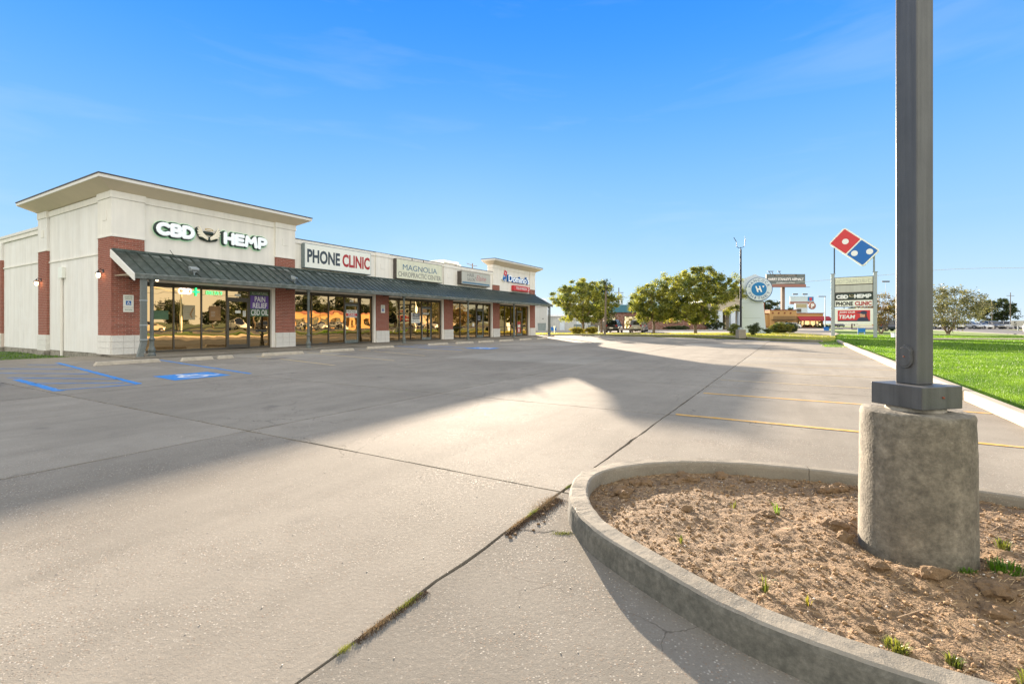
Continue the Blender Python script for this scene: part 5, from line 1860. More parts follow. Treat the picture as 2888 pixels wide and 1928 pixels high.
# pebbles and grit lying on the slabs near the camera
n_ = 420
s_ = rng.uniform(-9.5, -3, n_)
t_2 = rng.uniform(17, 22.6, n_)
base_xy = np.array([[W(a, b_).x, W(a, b_).y] for a, b_ in zip(s_, t_2)])
sel = ~inside(base_xy[:, 0], base_xy[:, 1])
bx, by = base_xy[sel, 0], base_xy[sel, 1]
n_ = len(bx)
r_ = rng.uniform(0.0015, 0.0045, n_)
Vs = np.repeat(ICO_V[None], n_, 0) * (1 + 0.4 * (rng.random((n_, 12 if len(ICO_V) == 12 else len(ICO_V), 1)) - .5)) * r_[:, None, None]
Vs[..., 2] *= 0.6
V = (Vs + np.stack([bx, by, r_ * 0.4], 1)[:, None, :]).reshape(-1, 3)
F = (ICO_F[None] + (np.arange(n_) * len(ICO_V))[:, None, None]).reshape(-1, 3)
tag(link('grit', fast_mesh('grit', V, F, 'pebble')), 'scattered grit on the foreground concrete', 'grit', kind='stuff')
# ragged crack from the joint to the planter kerb
ck = MB()
c_pts = [(-5.63 + 0.13 * i / 12 + random.gauss(0, .012), 21.76 + 0.42 * i / 12) for i in range(13)]
for i in range(12):
    (a0, b0), (a1, b1) = c_pts[i], c_pts[i + 1]
    w0_, w1_ = (0.004 + 0.009 * abs(math.sin(i * 1.7))), (0.004 + 0.009 * abs(math.sin((i + 1) * 1.7)))
    ck.add([tuple(W(a0 - w0_, b0, .0012)), tuple(W(a0 + w0_, b0, .0012)), tuple(W(a1 + w1_, b1, .0012)), tuple(W(a1 - w1_, b1, .0012))], [(0, 1, 2, 3)])
tag(ck.build('joint_crack', 'joint filler'), 'ragged dark crack from the wide joint to the planter kerb', 'crack')
for i, s in enumerate((-5.86,)):
    p = W(-5.54, 22.08)
    mb_ = MB()
    for i in range(260):
        u, v = random.gauss(0, .035), random.gauss(0, .015)
        a = random.uniform(0, 6.28)
        mb_.add([(u, v, 0), (u + .002, v + .002, 0), (u + .007 * math.cos(a), v + .007 * math.sin(a), random.uniform(.002, .012))], [(0, 1, 2)])
    tag(mb_.build('joint_moss', 'weed leaves', None, loc=(p.x, p.y, 0)), 'green moss in the ragged crack by the planter kerb', 'moss', 'growth in the wide slab joint')

# ------------------------------------------------------------------ big light pole
LP = thing('light_pole', 'tall square bronze light pole on a round stained concrete base', 'light pole', (CYL.x, CYL.y, 0))
v_ = Vector((0.642, 0.767, 0))
l_v = Vector((0.767, -0.642, 0))
me = MB().tube([(0, 0, z) for z in (-0.1, 0.1, 0.3, 0.5, 0.7, 0.845, 0.860, 0.868, 0.872)], [0.262, 0.260, 0.258, 0.256, 0.254, 0.252, 0.249, 0.240, 0.20], 64).mesh('concrete_base', 'plinth concrete', True)
bm = bmesh.new()
bm.from_mesh(me)
bmesh.ops.subdivide_edges(bm, edges=[e for e in bm.edges if abs(e.verts[0].co.z - e.verts[1].co.z) > .05], cuts=5)
for v in bm.verts:
    q = noise.noise(v.co * 7) * 0.003 + noise.noise(v.co * 28) * 0.0025
    if v.co.z > 0.80:
        q += min(0, noise.noise(v.co * 16) * 0.012)
    rr = Vector((v.co.x, v.co.y, 0)).normalized()
    v.co += rr * q
    if v.co.z > 0.84:
        v.co.z += noise.noise(v.co * 14) * 0.008
bm.to_mesh(me)
bm.free()
me.set_sharp_from_angle(angle=R(38))
link('concrete_base', me, LP)


def sq(c_r, phi, z0, z1, name, m_, bevel=0.0, off=Vector((0, 0, 0))):
    f = -v_ * math.cos(phi) + l_v * math.sin(phi)
    r_ = Vector((-f.y, f.x, 0))
    pts = [off + f * c_r, off + r_ * c_r, off - f * c_r, off - r_ * c_r]
    return MB().hexa([(p.x, p.y, z0) for p in pts], [(p.x, p.y, z1) for p in pts]).build(name, m_, LP, bevel=bevel), f, r_


sq(0.198, R(8), 0.892, 1.013, 'base_cover', 'bronze pole paint', 0.004)
MB().tube([(0, 0, 0.86), (0, 0, 0.893)], [0.14, 0.13], 16).build('grout', 'foundation', LP)
shaft, f_, r_ = sq(0.0835, R(9), 1.013, 7.2, 'shaft', 'bronze pole paint', 0.006, l_v * -0.004)
# weld line and seam along the faces
# hand-hole cover on the left-hand face
fl_n = (f_ + (r_ if (r_.dot(l_v) < 0) else -r_)).normalized()
fl_t = Vector((-fl_n.y, fl_n.x, 0))
if fl_t.dot(l_v) < 0:
    fl_t = -fl_t
hc = fl_n * (0.0835 / math.sqrt(2)) + l_v * -0.004
ovl = []
for k_ in range(24):
    an = 2 * math.pi * k_ / 24
    uu = 0.040 * math.cos(an)
    vv = 0.040 * math.sin(an) + (0.024 if math.sin(an) > 0 else -0.024)
    ovl.append((uu, vv))
zc = 1.165
cov = MB()
for sc_, d0, d1 in ((1.0, -0.002, 0.012), (0.84, 0.012, 0.015)):
    cov.hexa([tuple(hc + fl_t * u * sc_ + fl_n * d0 + Vector((0, 0, zc + v * sc_))) for u, v in ovl], [tuple(hc + fl_t * u * sc_ * .96 + fl_n * d1 + Vector((0, 0, zc + v * sc_ * .96))) for u, v in ovl])
hh = cov.build('hand_hole_cover', 'bronze pole paint', LP)
MB().capsule(tuple(hc + fl_n * .016 + Vector((0, 0, zc))), tuple(hc + fl_n * .0165 + Vector((0, 0, zc))), 0.0045, 8).build('screw', 'rust trim', hh)
fr_n = Vector((-fl_n.y, fl_n.x, 0))
if fr_n.dot(l_v) < 0:
    fr_n = -fr_n
pr = fr_n * 0.1405 + Vector((0, 0, 0.955))
MB().capsule(tuple(pr), tuple(pr + fr_n * .003), 0.006, 8).build('bolt', 'rust trim', LP)
MB().box(-0.30, 0.30, -0.9, 0.9, 7.2, 7.45).build('lamp_head', 'bronze pole paint', LP)

# ------------------------------------------------------------------ lawn blades near the pole
def blades(name, n_, s0, s1, t0, t1, h, w_, material, label, z0=-0.025, dens=1.0):
    s_ = rng.uniform(s0, s1, n_)
    t_ = rng.uniform(t0, t1, n_)
    X = P0.x + D.x * s_ + N.x * t_
    Y = P0.y + D.y * s_ + N.y * t_
    k_ = (X / np.maximum(Y, .1) < 1.16) & (Y > 3)
    X, Y = X[k_], Y[k_]
    n_ = len(X)
    a = rng.uniform(0, 6.283, n_)
    ln = rng.uniform(.1, .9, n_) * h
    hh = rng.uniform(.5, 1.15, n_) * h
    ww = w_ * rng.uniform(.6, 1.4, n_)
    b1 = np.stack([X - np.sin(a) * ww, Y + np.cos(a) * ww, np.full(n_, z0 - .005)], 1)
    b2 = np.stack([X + np.sin(a) * ww, Y - np.cos(a) * ww, np.full(n_, z0 - .005)], 1)
    tp = np.stack([X + np.cos(a) * ln, Y + np.sin(a) * ln, z0 + hh], 1)
    V = np.stack([b1, b2, tp], 1).reshape(-1, 3)
    F = np.arange(n_ * 3).reshape(-1, 3)
    return tag(link(name, fast_mesh(name, V, F, material)), label, 'grass', kind='stuff')


blades('lawn_grass', 200000, -1, 9, 26.09, 31.0, 0.055, 0.0035, 'grass blades', 'bright mown grass right of the light pole')
blades('lawn_grass', 170000, 9, 24, 26.09, 36.0, 0.07, 0.008, 'grass blades', 'bright mown grass farther along the kerb')
blades('lawn_grass', 120000, 24, 60, 24.8, 46, 0.09, 0.02, 'grass blades', 'mown grass of the far verge near the road')


def blades_poly(name, n_, poly_, h, w_, material, label, z0):
    px_, py_ = np.array([p[0] for p in poly_]), np.array([p[1] for p in poly_])
    X = rng.uniform(px_.min(), px_.max(), n_)
    Y = rng.uniform(py_.min(), py_.max(), n_)
    c = np.zeros(n_, dtype=bool)
    j = len(px_) - 1
    for i in range(len(px_)):
        c ^= ((py_[i] > Y) != (py_[j] > Y)) & (X < (px_[j] - px_[i]) * (Y - py_[i]) / (py_[j] - py_[i] + 1e-12) + px_[i])
        j = i
    X, Y = X[c], Y[c]
    n_ = len(X)
    a = rng.uniform(0, 6.283, n_)
    ln = rng.uniform(.1, .8, n_) * h
    hh = rng.uniform(.4, 1.15, n_) * h
    b1 = np.stack([X - np.sin(a) * w_, Y + np.cos(a) * w_, np.full(n_, z0 - .01)], 1)
    b2 = np.stack([X + np.sin(a) * w_, Y - np.cos(a) * w_, np.full(n_, z0 - .01)], 1)
    tp = np.stack([X + np.cos(a) * ln, Y + np.sin(a) * ln, z0 + hh], 1)
    V = np.stack([b1, b2, tp], 1).reshape(-1, 3)
    return tag(link(name, fast_mesh(name, V, np.arange(n_ * 3).reshape(-1, 3), material)), label, 'grass', kind='stuff')


blades_poly('tree_lawn_grass', 70000, FAR, 0.10, 0.02, 'dry grass', 'yellow green grass under the round trees', 0.05)
blades_poly('side_lawn_grass', 26000, [tuple(W(s, t).xy) for s, t in ((-12, -1.7), (0.1, -1.75), (0.1, -12), (-12, -12))], 0.07, 0.012, 'grass blades', 'short dull grass beside the end wall of the shops', -0.16)

# ------------------------------------------------------------------ pylon sign
PA, PB = Vector((31.35, 46.9, 0)), Vector((33.9, 44.8, 0))
PD = (PB - PA).normalized()
PR = math.atan2(PD.y, PD.x)
PWD = (PB - PA).length                              # 3.3 m between posts
PY_ = thing('pylon_sign', 'tall pylon sign with tenant panels between two grey steel posts', 'sign', tuple(PA), PR)
for x in (0, PWD):
    MB().box(x - 0.14, x + 0.14, -0.12, 0.12, -0.1, 6.12).build('post', 'galvanised', PY_, bevel=0.01)
    MB().box(x - 0.20, x + 0.20, -0.18, 0.18, 6.12, 6.16).build('post_cap', 'galvanised', PY_)
MB().box(-0.02 + 0.09, 0.17, -0.08, 0.08, 6.16, 9.0).build('upper_post', 'slate ink', PY_)
MB().box(PWD - 0.17, PWD - 0.02, -0.08, 0.08, 6.16, 8.0).build('upper_post', 'sign steel', PY_)
x0_, x1_ = 0.20, PWD - 0.20


def panel(z0, z1, m_, lab):
    p = MB().box(x0_ - 0.05, x1_ + 0.05, -0.07, 0.10, z0 - 0.03, z1 + 0.03).build('panel_frame', 'sign brown', PY_)
    MB().box(x0_, x1_, -0.085, -0.07, z0 + 0.02, z1 - 0.02).build('panel_face', m_, p)
    p['label'] = lab
    return p


YP = -0.09
p = panel(5.05, 5.74, 'poster cream' if False else 'sign beige' if 'sign beige' in MATS else 'sign yellowed', 'beige panel with reversed CHIROPRACTOR lettering')
text('CHIROPRACTOR', x0_ + 0.06, x1_ - 0.02, 5.18, 5.52, YP, 'pale print', p, 'lettering', 0.004, 0, 0, True)
p = panel(4.30, 5.00, 'sign faded', 'blank faded panel')
p = panel(3.60, 4.24, 'letter shell', 'black panel with bubble letters')
bubble('CBD', x0_ + 0.10, x0_ + 1.02, 3.70, 4.06, YP - .01, 0.055, 'white ink', p, 'letter', 0.2)
bubble('HEMP', x1_ - 1.40, x1_ - 0.10, 3.73, 4.09, YP - .01, 0.055, 'white ink', p, 'letter', 0.2)
wings(p, (x0_ + x1_) / 2 - 0.12, 3.92, 0.42, YP - .01, 'poster cream')
p = panel(2.93, 3.55, 'sign white', 'white panel reading PHONE CLINIC')
text('PHONE', x0_ + 0.06, x0_ + 1.42, 3.02, 3.42, YP, 'black paint', p, 'lettering', 0.004, 0.045)
text('CLINIC', x0_ + 1.56, x1_ - 0.06, 3.02, 3.42, YP, 'red ink', p, 'lettering', 0.004, 0.045)
p = MB().box(x0_ - 0.04, x1_ + 0.04, -0.10, 0.14, 1.28, 2.74).build('panel_frame', 'sign white', PY_, label='large white-framed panel reading JOIN OUR TEAM')
MB().box(x0_ + 0.20, x1_ - 0.18, -0.115, -0.10, 1.52, 2.58).build('panel_face', 'sign red', p)
MB().box(x0_ + 0.20, x1_ - 0.18, -0.118, -0.1155, 1.52, 1.62).build('dark_strip', 'poster navy', p)
text('JOIN OUR', x0_ + 0.32, x0_ + 1.58, 2.24, 2.50, -0.12, 'white ink', p, 'lettering', 0.004, 0.02, 0.15)
text('TEAM', x0_ + 0.28, x0_ + 1.58, 1.78, 2.14, -0.12, 'white ink', p, 'lettering', 0.004, 0.03, 0.15)
cx_ = x1_ - 0.78
FI = MB().disc((cx_ + 0.02, -0.118, 2.12), 0.20, 0.004, 1, 20, 0.27).build('face_print', 'skin print', p)
MB().disc((cx_ + 0.12, -0.123, 2.35), 0.26, 0.004, 1, 20, 0.17).build('cap_print', 'poster navy', p)
MB().hexa([(cx_ - .50, -.123, 2.33), (cx_ + .1, -.123, 2.26), (cx_ + .1, -.123, 2.36), (cx_ - .3, -.123, 2.40)], [(cx_ - .50, -.128, 2.33), (cx_ + .1, -.128, 2.26), (cx_ + .1, -.128, 2.36), (cx_ - .3, -.128, 2.40)]).build('cap_peak', 'poster navy', p)
MB().strokes([[(cx_ + .26, -.121, 2.26), (cx_ + .28, -.121, 2.02), (cx_ + .36, -.121, 1.80)]], 0.07, 0.03, 1, 8).build('hair_print', 'hair print', p)
MB().hexa([(cx_ - .42, -.1205, 1.62), (cx_ + .52, -.1205, 1.62), (cx_ + .36, -.1205, 1.86), (cx_ - .02, -.1205, 1.92), (cx_ - .28, -.1205, 1.84)], [(cx_ - .42, -.126, 1.62), (cx_ + .52, -.126, 1.62), (cx_ + .36, -.126, 1.86), (cx_ - .02, -.126, 1.92), (cx_ - .28, -.126, 1.84)]).build('shirt_print', 'poster navy', p)
for x in (0.9, 2.0, 2.6):
    MB().box(x - .03, x + .03, 0, 0.05, 2.75, 2.90).build('strut', 'sign brown', PY_)
TLG = thing('tile_sign', 'tilted red and blue tile sign with white dots on top of the pylon', 'sign', tuple(PA), PR)
tile_logo(TLG, 1.66, 8.60, 1.72, 0.14, 180 - 42, 0.34, 0.155)

# ------------------------------------------------------------------ disc sign on a white slab
HS = thing('disc_sign', 'round white bank sign reading HANCOCK WHITNEY on a tall white slab', 'sign', (31.35, 61.2, 0), -R(27))
MB().hexa([(-2.05, 0, 0), (0.95, 0, 0), (0.95, 1.2, 0), (-2.05, 1.2, 0)], [(-1.9, 0, 7.0), (-0.52, 0, 8.4), (-0.52, 1.2, 8.4), (-1.9, 1.2, 7.0)]).build('slab_panel', 'slab white', HS, label='tall white slab') if False else None
sl = MB()
prof = [(-1.95, 0.0), (0.85, 0.0), (0.38, 7.5), (-0.35, 7.5), (-0.35, 7.62), (-1.80, 6.9)]
prof = [(-1.95, 0.0), (0.95, 0.0), (0.36, 7.2), (-0.33, 7.62), (-1.85, 7.0)]
sl.hexa([(x, 0.0, z) for x, z in prof], [(x, 1.0, z) for x, z in prof])
sl.build('slab', 'slab white', HS)
for z in (2.0, 3.9, 5.8):
    MB().box(-1.75, 0.35, -0.006, 0.0, z, z + 0.02).build('panel_joint', 'sign steel', HS)
DC = (0.12, 5.66)
MB().disc((DC[0], -0.05, DC[1]), 1.52, 0.30, 1, 56).build('disc', 'bank navy', HS)
MB().disc((DC[0], -0.352, DC[1]), 1.45, 0.02, 1, 56).build('face', 'slab white', HS)
MB().disc((DC[0], -0.373, DC[1]), 0.87, 0.02, 1, 48).build('blue_centre', 'bank blue', HS)
text('H', DC[0] - 0.42, DC[0] + 0.36, DC[1] - 0.38, DC[1] + 0.38, -0.395, 'white ink', HS, 'letter', 0.01, 0.05, -0.35)
MB().add([(DC[0] + .34, -.40, DC[1] + .40), (DC[0] + .62, -.40, DC[1] + .40), (DC[0] + .47, -.40, DC[1] + .16), (DC[0] + .34, -.394, DC[1] + .40), (DC[0] + .62, -.394, DC[1] + .40), (DC[0] + .47, -.394, DC[1] + .16)], [(0, 1, 2), (5, 4, 3), (0, 3, 4, 1), (1, 4, 5, 2), (2, 5, 3, 0)]).build('notch', 'white ink', HS)


def ring_text(word, a0, a1, rad, up, parent):
    for i, ch in enumerate(word):
        an = R(a0 + (a1 - a0) * i / (len(word) - 1))
        c_ = (DC[0] + rad * math.cos(an), DC[1] + rad * math.sin(an))
        rot = an - math.pi / 2 if up else an + math.pi / 2
        cr2, sr2 = math.cos(rot), math.sin(rot)

        def xf(co, c_=c_, cr2=cr2, sr2=sr2):
            x, z = co[:, 0].copy(), co[:, 2].copy()
            co[:, 0] = c_[0] + x * cr2 - z * sr2
            co[:, 2] = c_[1] + x * sr2 + z * cr2
            return co
        w_ = 0.06 if ch == 'I' else 0.15
        text(ch, -w_, w_, -0.16, 0.16, -0.375, 'bank navy', parent, 'letter', 0.01, 0, 0, False, None, xf)


ring_text('HANCOCK', 158, 22, 1.15, True, HS)
ring_text('WHITNEY', 205, 335, 1.16, False, HS)

# ------------------------------------------------------------------ far light pole on its block
t_ = thing('slim_light_pole', 'slim dark light pole with bent broken arms on a square concrete block', 'light pole', (20.3, 42.6, 0))
MB().hexa([(-.34, -.34, 0), (.34, -.34, 0), (.34, .34, 0), (-.34, .34, 0)], [(-.31, -.31, .78), (.31, -.31, .78), (.31, .31, .78), (-.31, .31, .78)]).build('block', 'kerb concrete', t_, bevel=0.03)
MB().box(-.17, .17, -.17, .17, .78, .98).build('base_cover', 'galvanised', t_)
MB().tube([(0, 0, .98), (0, 0, 7.9)], [0.10, 0.075], 8).build('shaft', 'light pole dark', t_)
MB().tube([(-.62, 0, 8.95), (-.38, 0, 8.55), (-.36, 0, 8.15), (-.18, 0, 8.0), (0, 0, 8.02), (.2, 0, 8.08), (.34, 0, 8.2), (.36, 0, 8.62)], 0.026, 6).build('broken_arm', 'light pole dark', t_)
MB().tube([(0, 0, 7.9), (0, 0, 8.1)], 0.03, 6).build('tenon', 'light pole dark', t_)
MB().tube([(.36, 0, 8.62), (.40, 0, 8.8), (.34, 0, 9.05)], [0.045, 0.03, 0.01], 6).build('lamp_stub', 'galvanised', t_)

# ------------------------------------------------------------------ trees
leaf_quads = np.array([[-.5, 0, 0], [0, -.28, 0], [.5, 0, 0], [0, .28, 0]])


def crown_mesh(name, seed, rx, ry, rz_, n_cl, per, leaf, material, hollow=0.35, shape=None, cl_r=0.62):
    g_ = np.random.default_rng(seed)
    pts = []
    while len(pts) < n_cl:
        q = g_.uniform(-1, 1, 3)
        r0 = np.linalg.norm(q)
        if r0 > 1 or r0 < hollow:
            continue
        if shape == 'round' and q[2] < -0.9:
            continue
        if shape == 'open' and g_.random() < 0.35:
            continue
        k_ = 1 + 0.18 * math.sin(3.1 * math.atan2(q[1], q[0]) + seed) + 0.10 * math.sin(7 * math.atan2(q[1], q[0]) + q[2] * 4)
        wz = 1.0
        pts.append((q[0] * rx * k_, q[1] * ry * k_, q[2] * rz_ * wz))
    pts = np.array(pts)
    c = np.repeat(pts, per, 0)
    cr_ = np.repeat(g_.uniform(.55, 1.25, n_cl) * cl_r, per)
    off = g_.normal(0, .42, (len(c), 3)) * cr_[:, None]
    off[:, 2] *= 0.75
    p = c + off
    n_ = len(p)
    sz = leaf * g_.uniform(.6, 1.3, n_)
    # random orientation
    a = g_.uniform(0, 6.283, n_)
    u = np.stack([np.cos(a), np.sin(a), g_.normal(-.15, .45, n_)], 1)
    u /= np.linalg.norm(u, axis=1)[:, None]
    w_ = g_.normal(0, 1, (n_, 3))
    v = np.cross(u, w_)
    v /= np.linalg.norm(v, axis=1)[:, None]
    V = (p[:, None, :] + u[:, None, :] * (leaf_quads[None, :, 0:1] * sz[:, None, None]) + v[:, None, :] * (leaf_quads[None, :, 1:2] * sz[:, None, None])).reshape(-1, 3)
    return fast_mesh(name, V, np.arange(n_ * 4).reshape(-1, 4), material), pts


def tree(name, label, x, y, z0, trunk_h, H, rx, ry, material, seed, group=None, n_cl=95, per=130, leaf=0.20, hollow=0.3, r0=0.16, shape='round', trunks=1, cl_r=0.62, cat='tree', bark='bark'):
    t_ = thing(name, label, cat, (x, y, z0), random.uniform(0, 6.28) if seed < 100 else 0, group)
    rz_ = (H - trunk_h) / 2 * 1.04
    cz_ = trunk_h + rz_ * 0.96
    me, pts = crown_mesh('crown', seed, rx, ry, rz_, n_cl, per, leaf, material, hollow, shape, cl_r)
    link('crown', me, t_, (0, 0, cz_))
    tr = MB()
    rd = random.Random(seed)
    for q in range(trunks):
        a = 6.28 * q / max(trunks, 1) + 0.4
        sp = 0.0 if trunks == 1 else 0.25
        base = (sp * .5 * math.cos(a), sp * .5 * math.sin(a), -0.1)
        mid = (sp * 2.0 * math.cos(a) + rd.uniform(-.05, .05), sp * 2.0 * math.sin(a) + rd.uniform(-.05, .05), trunk_h * .7)
        top = (sp * 3 * math.cos(a) + rd.uniform(-.1, .1), sp * 3 * math.sin(a) + rd.uniform(-.1, .1), trunk_h * 1.1)
        rr = r0 / (trunks ** .5)
        tr.tube([base, (base[0], base[1], .12), mid, top, (top[0] * 1.2, top[1] * 1.2, cz_ + rz_ * .4)], [rr * 1.55, rr * 1.1, rr * .9, rr * .75, rr * .15], 9)
        for k_ in range(0, 16 // trunks):
            e = pts[rd.randrange(len(pts))]
            e = Vector((e[0] * .85, e[1] * .85, e[2] * .8 + cz_))
            s0_ = Vector(top) * rd.uniform(.75, 1.05)
            m_ = s0_.lerp(e, .5) + Vector((0, 0, -0.12 * (e - s0_).length + 0.2))
            tr.tube([s0_, m_, e], [rr * .5, rr * .28, rr * .06], 6)
    tr.build('trunk', bark, t_, smooth=True)
    return t_


GT_ = 'round shade trees on the strip of grass'
tree('shade_tree', 'round shade tree with a shrub bed at its foot, nearest the shops', 8.9, 60.0, 0.05, 1.25, 6.75, 4.2, 4.0, 'oak leaves', 1, GT_, 260, 150, 0.19, cl_r=0.50)
tree('shade_tree', 'smallest shade tree, just right of the two parked cars', 17.9, 60.6, 0.05, 1.35, 6.2, 3.4, 3.4, 'oak leaves', 2, GT_, 200, 150, 0.19, cl_r=0.50)
tree('shade_tree', 'tallest and broadest shade tree, left of the round bank sign', 23.0, 60.2, 0.05, 1.3, 8.2, 5.0, 4.6, 'oak leaves', 3, GT_, 390, 150, 0.20, r0=0.19, cl_r=0.52)
tree('ivy_tree', 'narrow dark tree leaning behind the wooden pole', 12.4, 66.5, 0.05, 1.6, 6.2, 1.9, 2.2, 'dark leaves', 4, None, 40, 120, 0.25)
tree('crape_myrtle', 'rusty orange tree with many stems, left of the big light pole', 46.5, 60.5, 0.04, 1.0, 4.9, 2.2, 2.2, 'rusty leaves', 5, 'open topped trees beside the lawn', 70, 90, 0.20, 0.1, 0.14, 'open', 4)
tree('crape_myrtle', 'broad pale loose tree right of the big light pole', 54.5, 60.0, 0.04, 1.0, 5.7, 5.3, 3.6, 'pale leaves', 6, 'open topped trees beside the lawn', 120, 95, 0.22, 0.1, 0.16, 'open', 5, 0.85)
tree('street_tree', 'small dark tree by the restaurant awning', 88.5, 125, 0.04, 1.5, 5.2, 4.2, 3.6, 'dark leaves', 7, None, 60, 90, 0.45)
tree('street_tree', 'bushy tree behind the far billboard', 95, 176, 0.04, 1.5, 10.0, 3.6, 3.6, 'dark leaves', 8, None, 60, 80, 0.6, cl_r=1.1)
tree('street_tree', 'hazy round tree behind the row of parked cars', 205, 205, 0.04, 1.5, 11.5, 7.0, 6.5, 'dark leaves', 9, None, 90, 90, 0.75, cl_r=1.4)
tree('street_tree', 'dark tree behind the utility poles at the right edge', 232, 205, 0.04, 1.5, 9.8, 7.5, 6.5, 'dark leaves', 10, None, 90, 90, 0.75, cl_r=1.4)
for i, (x, y, h_) in enumerate(((64, 190, 6), (82, 200, 7), (112, 190, 7.5), (24.5, 128, 7.0), (30.5, 140, 6), (178, 215, 7.5), (195, 230, 6.5), (120, 215, 6.5), (140, 225, 6), (157, 220, 7))):
    tree('background_tree', ('bushy tree on the skyline left of the orange restaurant', 'bushy tree on the skyline above the orange restaurant', 'dark tree left of the pylon sign', 'dim tree beside the far utility pole', 'dim tree under the far utility pole', 'low tree behind the parked cars', 'low far tree beyond the car lot', 'hazy tree seen under the pylon sign', 'hazy tree right of the pylon sign', 'hazy tree just left of the big light pole')[i], x, y, 0, 1.0, h_, h_ * .75, h_ * .6, 'dark leaves', 20 + i, 'dim trees on the skyline', 45, 70, 0.6, cl_r=1.2)


def shrub(name, label, x, y, z, rx, ry, h_, material, seed, group=None, leaf=0.10, n_cl=26, per=90, cat='shrub'):
    n_cl = int(n_cl * 2.5)
    me, _ = crown_mesh(name, seed, rx * .85, ry * .85, h_ * .44, n_cl, per, leaf * 1.1, material, 0.1, None, 0.26)
    t_ = link(name, me, None, (x, y, z + h_ * .5))
    return tag(t_, label, cat, group)


shrub('shrub', 'left yellow shrub under the nearest round tree', 7.9, 58.9, .05, 1.0, .7, .75, 'yellow leaves', 41, 'yellow shrubs at the tree foot')
shrub('shrub', 'right yellow shrub under the nearest round tree', 9.7, 58.8, .05, 1.0, .7, .8, 'yellow leaves', 42, 'yellow shrubs at the tree foot')
shrub('hedge', 'clipped yellow green hedge right of the white slab sign', 34.9, 62.2, .05, 1.6, .9, 1.35, 'hedge leaves', 43, None, 0.12, 60, 130, 'hedge')
shrub('hedge', 'dark green bush behind the clipped hedge', 38.5, 66.5, .03, 1.2, .9, 1.35, 'dark leaves', 44, None, 0.14, 40, 100, 'bush')
shrub('shrub', 'straggly shrub left of the slim light pole block', 22.0, 47.5, .05, .7, .6, 1.3, 'weed leaves', 45, 'straggly plants round the slim pole', 0.12, 16, 60)
shrub('shrub', 'straggly shrub right of the slim light pole block', 26.0, 51.5, .05, .9, .7, 1.4, 'dark leaves', 46, 'straggly plants round the slim pole', 0.12, 18, 60)
shrub('shrub', 'tiny dark plant at the foot of the white slab', 31.6, 59.4, .05, .5, .4, .7, 'dark leaves', 47, None, 0.12, 10, 60)
shrub('shrub', 'dark bush before the bank columns', 40.5, 96.0, .03, 2.2, 1.2, 2.0, 'dark leaves', 48, 'dark bushes along the bank wall', 0.2, 30, 70)
shrub('shrub', 'low dark hedge along the bank wall', 33.5, 97.3, .03, 3.2, .6, .8, 'dark leaves', 49, 'dark bushes along the bank wall', 0.2, 30, 60)
shrub('shrub', 'dark shrub below the restaurant windows', 82, 126, .03, 2.4, .8, .9, 'dark leaves', 50, None, 0.25, 20, 50)

# ------------------------------------------------------------------ poles, wires
t_ = thing('wooden_pole', 'leaning wooden pole with a leafy top in front of the first round tree', 'pole', (10.35, 53.6, 0.05))
MB().tube([(0, 0, -.1), (.10, 0, 3), (.16, 0, 5.6)], [.13, .11, .09], 8).build('shaft', 'wood pole', t_)
me, _ = crown_mesh('vine_top', 61, .35, .35, .7, 12, 50, .14, 'dark leaves', 0, None, .3)
link('vine_top', me, t_, (.15, 0, 5.5))


def upole(label, x, y, h_, arm=1.2, tf=False, r_=.16, group='utility poles', rz_=0.3):
    t_ = thing('utility_pole', label, 'utility pole', (x, y, 0), rz_, group)
    MB().tube([(0, 0, 0), (0, 0, h_)], [r_, r_ * .7], 7).build('shaft', 'wood pole', t_)
    MB().box(-arm, arm, -.06, .06, h_ - 1.3, h_ - 1.15).build('crossarm', 'wood pole', t_)
    if tf:
        for sx in (-.75, .75):
            MB().tube([(sx, 0, h_ - 4.2), (sx, 0, h_ - 2.9)], .33, 10).build('transformer', 'galvanised', t_)
    return t_


upole('utility pole with two transformers between the round trees', 26.7, 120, 10.2, 1.3, True)
upole('tall utility pole near the right edge behind the cars', 190, 183, 13, 2.2)
upole('leaning utility pole left of the tallest at the right edge', 178, 178, 9.5, 1.8)
upole('rightmost utility pole by the dark tree', 200, 186, 12, 2.0, True)
upole('thin utility pole behind the restaurant', 104, 205, 8.0, 1.5)
for lab, x, y, h_, w_ in (('thin far light pole between restaurant and pylon sign', 59.0, 90.5, 6.3, 1.3), ('far twin lamp pole above the rusty tree', 155.7, 200, 18.4, 2.2)):
    t_ = thing('parking_lot_light', lab, 'light pole', (x, y, 0), 0, 'far parking lot lights')
    MB().tube([(0, 0, 0), (0, 0, h_)], [.11, .07], 7).build('shaft', 'galvanised', t_)
    MB().box(-w_ if w_ < 2 else -w_ * .7, .1 if w_ < 2 else w_ * .7, -.15, .15, h_, h_ + .14 + (.4 if w_ > 2 else 0)).build('lamp_head', 'sign brown', t_)
t_ = thing('flag_pole', 'thin rusty pole standing right of the round bank sign', 'pole', (39.4, 75, 0))
MB().tube([(0, 0, 0), (0, 0, 4.6)], .07, 6).build('shaft', 'rust trim', t_)


def zat(px, py, Y):
    return ((px - 1444) / F0 * Y, Y, 1.35 - (py - 911) / F0 * Y)


wp = catmull([zat(1850, 822, 78), zat(2044, 810.7, 78), zat(2270, 794.6, 78), zat(2515, 773.6, 78), zat(2630, 762.5, 78), zat(2740, 757, 78), zat(2888, 756, 78), zat(3100, 760, 78)], 6)
tag(MB().tube(wp, .030, 5).build('overhead_wire', 'pale print'), 'single overhead wire crossing from the trees to the right edge', 'wire')

